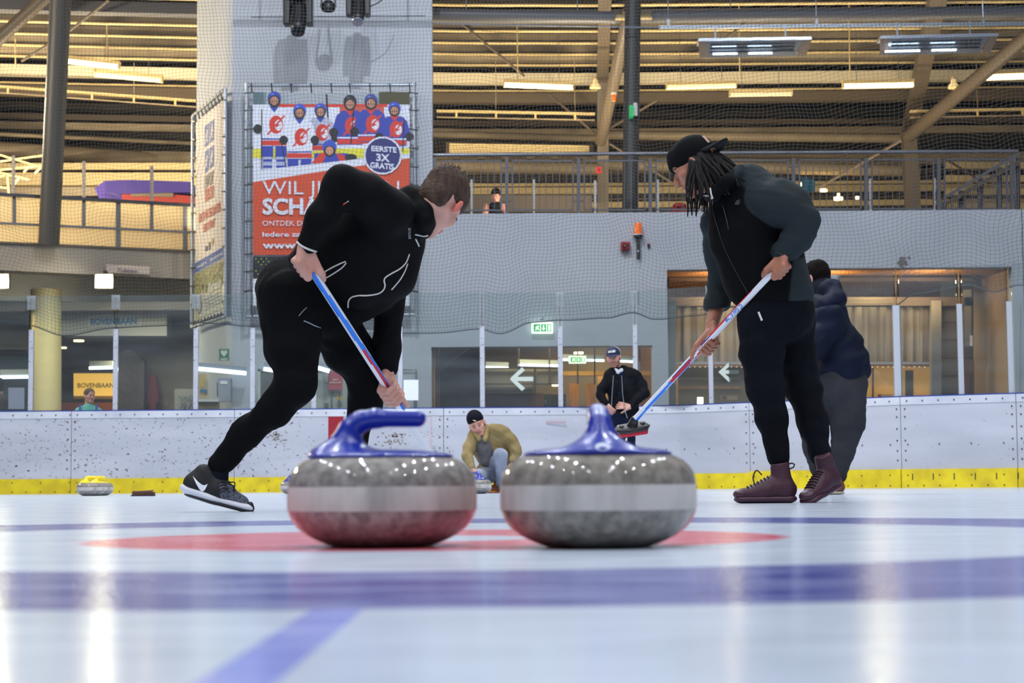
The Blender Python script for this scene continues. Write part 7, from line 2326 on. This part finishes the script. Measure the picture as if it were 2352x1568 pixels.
garment('jeans', chain([(1128, 1082, Y5 + .12, 26), (1115, 1085, Y5 + .10, 24)], .04) + chain([(1136, 1075, Y5 + .02, 19), (1150, 1046, Y5 - .34, 16), (1152, 1080, Y5 - .25, 13), (1150, 1112, Y5 - .12, 10)], .03) + chain([(1118, 1085, Y5 + .02, 19), (1100, 1092, Y5 - .28, 14), (1112, 1110, Y5 - .02, 11)], .03), .009, M_JEANG, A5, .004, 26, 7)
bn = xf([ell((0, -.012, .062), (.088, .104, .098), None, .01), rbox((0, 0, -.070), (.2, .2, .100), Matrix.Rotation(.16, 3, 'X'), 0, .006, 's')], HM5, HC5)
V, Q = sdf(bn, .005); np_mesh('beanie', [(V, Q, 0)], cloth('beanie_black', (20, 22, 32)), A5)
V, Q = sdf(xf([cone((-.01, .098, .058), (.012, .096, .074), .007, .004, .004)], HM5, HC5), .003); np_mesh('beanie_badge', [(V, Q, 0)], mat('gold_badge', (206, 176, 110), .4, .4), A5)
V, Q = sdf(xf([ell((0, -.03, -.02), (.085, .075, .06), None, .02)], HM5, HC5), .006); np_mesh('hair', [(wrinkle(V, Q, .003, 60), Q, 0)], M_HAIRB, A5)
simple_shoe('boot', 'brown boot with orange edge under the squatting man', Vector((P(1146, 1130, Y5).x, Y5 + .02, 0)), -PI / 2 - .3, mat('boot_brown', (110, 56, 30), .5), mat('orange_sole', (196, 110, 30), .6))
simple_shoe('boot', 'grey boot under the squatting man beside the blue stone', Vector((P(1118, 1130, Y5).x, Y5 + .12, 0)), -PI / 2 + .2, mat('boot_grey', (96, 92, 92), .6), mat('pale_sole2', (180, 178, 176), .6))

# ---------------------------------------------------------------- man in teal shirt behind the glass
Y6 = 31.0
A6 = thing('person', 'balding man in teal shirt with blue braces behind the glass, smiling sideways', 'person', (P(203, 1130, Y6).x, Y6, 0))
HC6 = P(206, 909, Y6)
hp6, HM6 = head_prims(HC6, (.62, -.78, -.05), (0, 0, 1), 1.05, neck_to=P(203, 934, Y6 + .04), neck_r=.06)
Vh, Qh = sdf(hp6, .007)
bp6 = chain([(203, 946, Y6 + .02, 12), (203, 1000, Y6, 14)], .02) + chain([(196, 1010, Y6, 13), (194, 1122, Y6, 8)], .03) + chain([(212, 1010, Y6, 13), (214, 1122, Y6, 8)], .03)
Vb, Qb = sdf(bp6, .03)
np_mesh('body', [(Vh, Qh, face_fn(HC6, HM6, 1.05)), (Vb, Qb, 0)], [M_SKIN, M_EAR, M_LIP, M_EYE, M_BROW, M_STUB], A6)
garment('shirt', chain([(186, 948, Y6, 14), (203, 946, Y6, 20), (222, 948, Y6, 14)], .04) + chain([(203, 960, Y6, 26), (203, 1005, Y6, 25)], .04) + chain([(180, 948, Y6, 9), (172, 985, Y6, 8)], .03) + chain([(228, 948, Y6, 9), (234, 985, Y6, 8)], .03), .02, M_TEAL, A6, .006, 20)
for x in (184, 222): MB().bar(P(x, 928, Y6 - .12), P(x - 1, 985, Y6 - .22), .035, .01, (0, 1, 0)).build('brace_strap', mat('strap_blue', (32, 60, 170), .6), A6)
garment('trousers', chain([(196, 1005, Y6, 16), (195, 1118, Y6, 11)], .03) + chain([(212, 1005, Y6, 16), (214, 1118, Y6, 11)], .03), .03, M_GREYT, A6, 0)
V, Q = sdf(xf([ell((0, -.022, .045), (.090, .112, .092), None, .02), rbox((0, .155, -.03), (.1, .075, .10), None, .01, .006, 's'), rbox((0, 0, -.09), (.2, .2, .05), None, 0, .01, 's')], HM6, HC6), .008); np_mesh('hair', [(V, Q, 0)], M_HAIRB, A6)
# dark person cut by the picture edge
Y7 = 31.5
A7 = thing('person', 'person in dark clothes standing beyond the glass, cut off by the far left picture edge', 'person', (P(-4, 1130, Y7).x, Y7, 0))
HC7 = P(-2, 884, Y7)
hp7, HM7 = head_prims(HC7, (-.5, .8, 0), (0, 0, 1), 1.0, neck_to=P(-2, 908, Y7))
Vh, Qh = sdf(hp7, .01); Vb, Qb = sdf(chain([(-2, 922, Y7, 10), (-2, 1000, Y7, 12)], .02) + chain([(-9, 1005, Y7, 12), (-9, 1122, Y7, 8)], .03) + chain([(6, 1005, Y7, 12), (6, 1122, Y7, 8)], .03), .03)
np_mesh('body', [(Vh, Qh, 0), (Vb, Qb, 0)], M_SKIN_T, A7)
garment('coat', chain([(-2, 922, Y7, 20), (-2, 960, Y7, 23), (-2, 1030, Y7, 24)], .04) + chain([(14, 925, Y7, 9), (20, 985, Y7, 8)], .03), .02, cloth('brown_black_coat', (34, 28, 26)), A7, .008, 20)
V, Q = sdf(xf([ell((0, -.01, .03), (.09, .11, .10), None, .02), ell((0, -.05, -.06), (.07, .06, .06), None, .03)], HM7, HC7), .01); np_mesh('hair', [(V, Q, 0)], M_HAIRD, A7)
# person on the gallery
Y8 = 33.0
A8 = thing('person', 'person with dark hair and bare arm sitting low behind the gallery railing', 'person', (P(1136, 500, Y8).x, Y8, P(1136, 492, Y8).z - .25))
HC8 = P(1139, 449, Y8)
hp8, HM8 = head_prims(HC8, (-.2, -.9, -.4), (0, -.2, 1), 1.05, neck_to=P(1139, 468, Y8 + .05))
Vh, Qh = sdf(hp8, .008)
arm8 = chain([(1118, 474, Y8, 7), (1114, 490, Y8 - .1, 6), (1113, 512, Y8 - .2, 5)], .03) + chain([(1156, 474, Y8, 7), (1162, 490, Y8 - .1, 6)], .03)
Vb, Qb = sdf(arm8 + chain([(1139, 468, Y8, 9), (1138, 485, Y8, 16), (1138, 525, Y8, 16)], .04) + chain([(1130, 524, Y8, 10), (1128, 526, Y8 - .45, 8)], .03), .02)
np_mesh('body', [(Vh, Qh, face_fn(HC8, HM8, 1.05)), (Vb, Qb, 0)], [M_SKIN, M_EAR, M_LIP, M_EYE, M_BROW, M_STUB], A8)
garment('vest', chain([(1138, 476, Y8, 15), (1138, 490, Y8, 18), (1138, 525, Y8, 19)], .04), .015, cloth('black_vest', (26, 26, 30)), A8, .004, 24)
V, Q = sdf(xf([ell((0, -.005, .045), (.09, .11, .095), None, .02), rbox((0, .12, -.04), (.1, .06, .08), None, .01, .006, 's')], HM8, HC8), .008); np_mesh('hair', [(V, Q, 0)], M_HAIRD, A8)
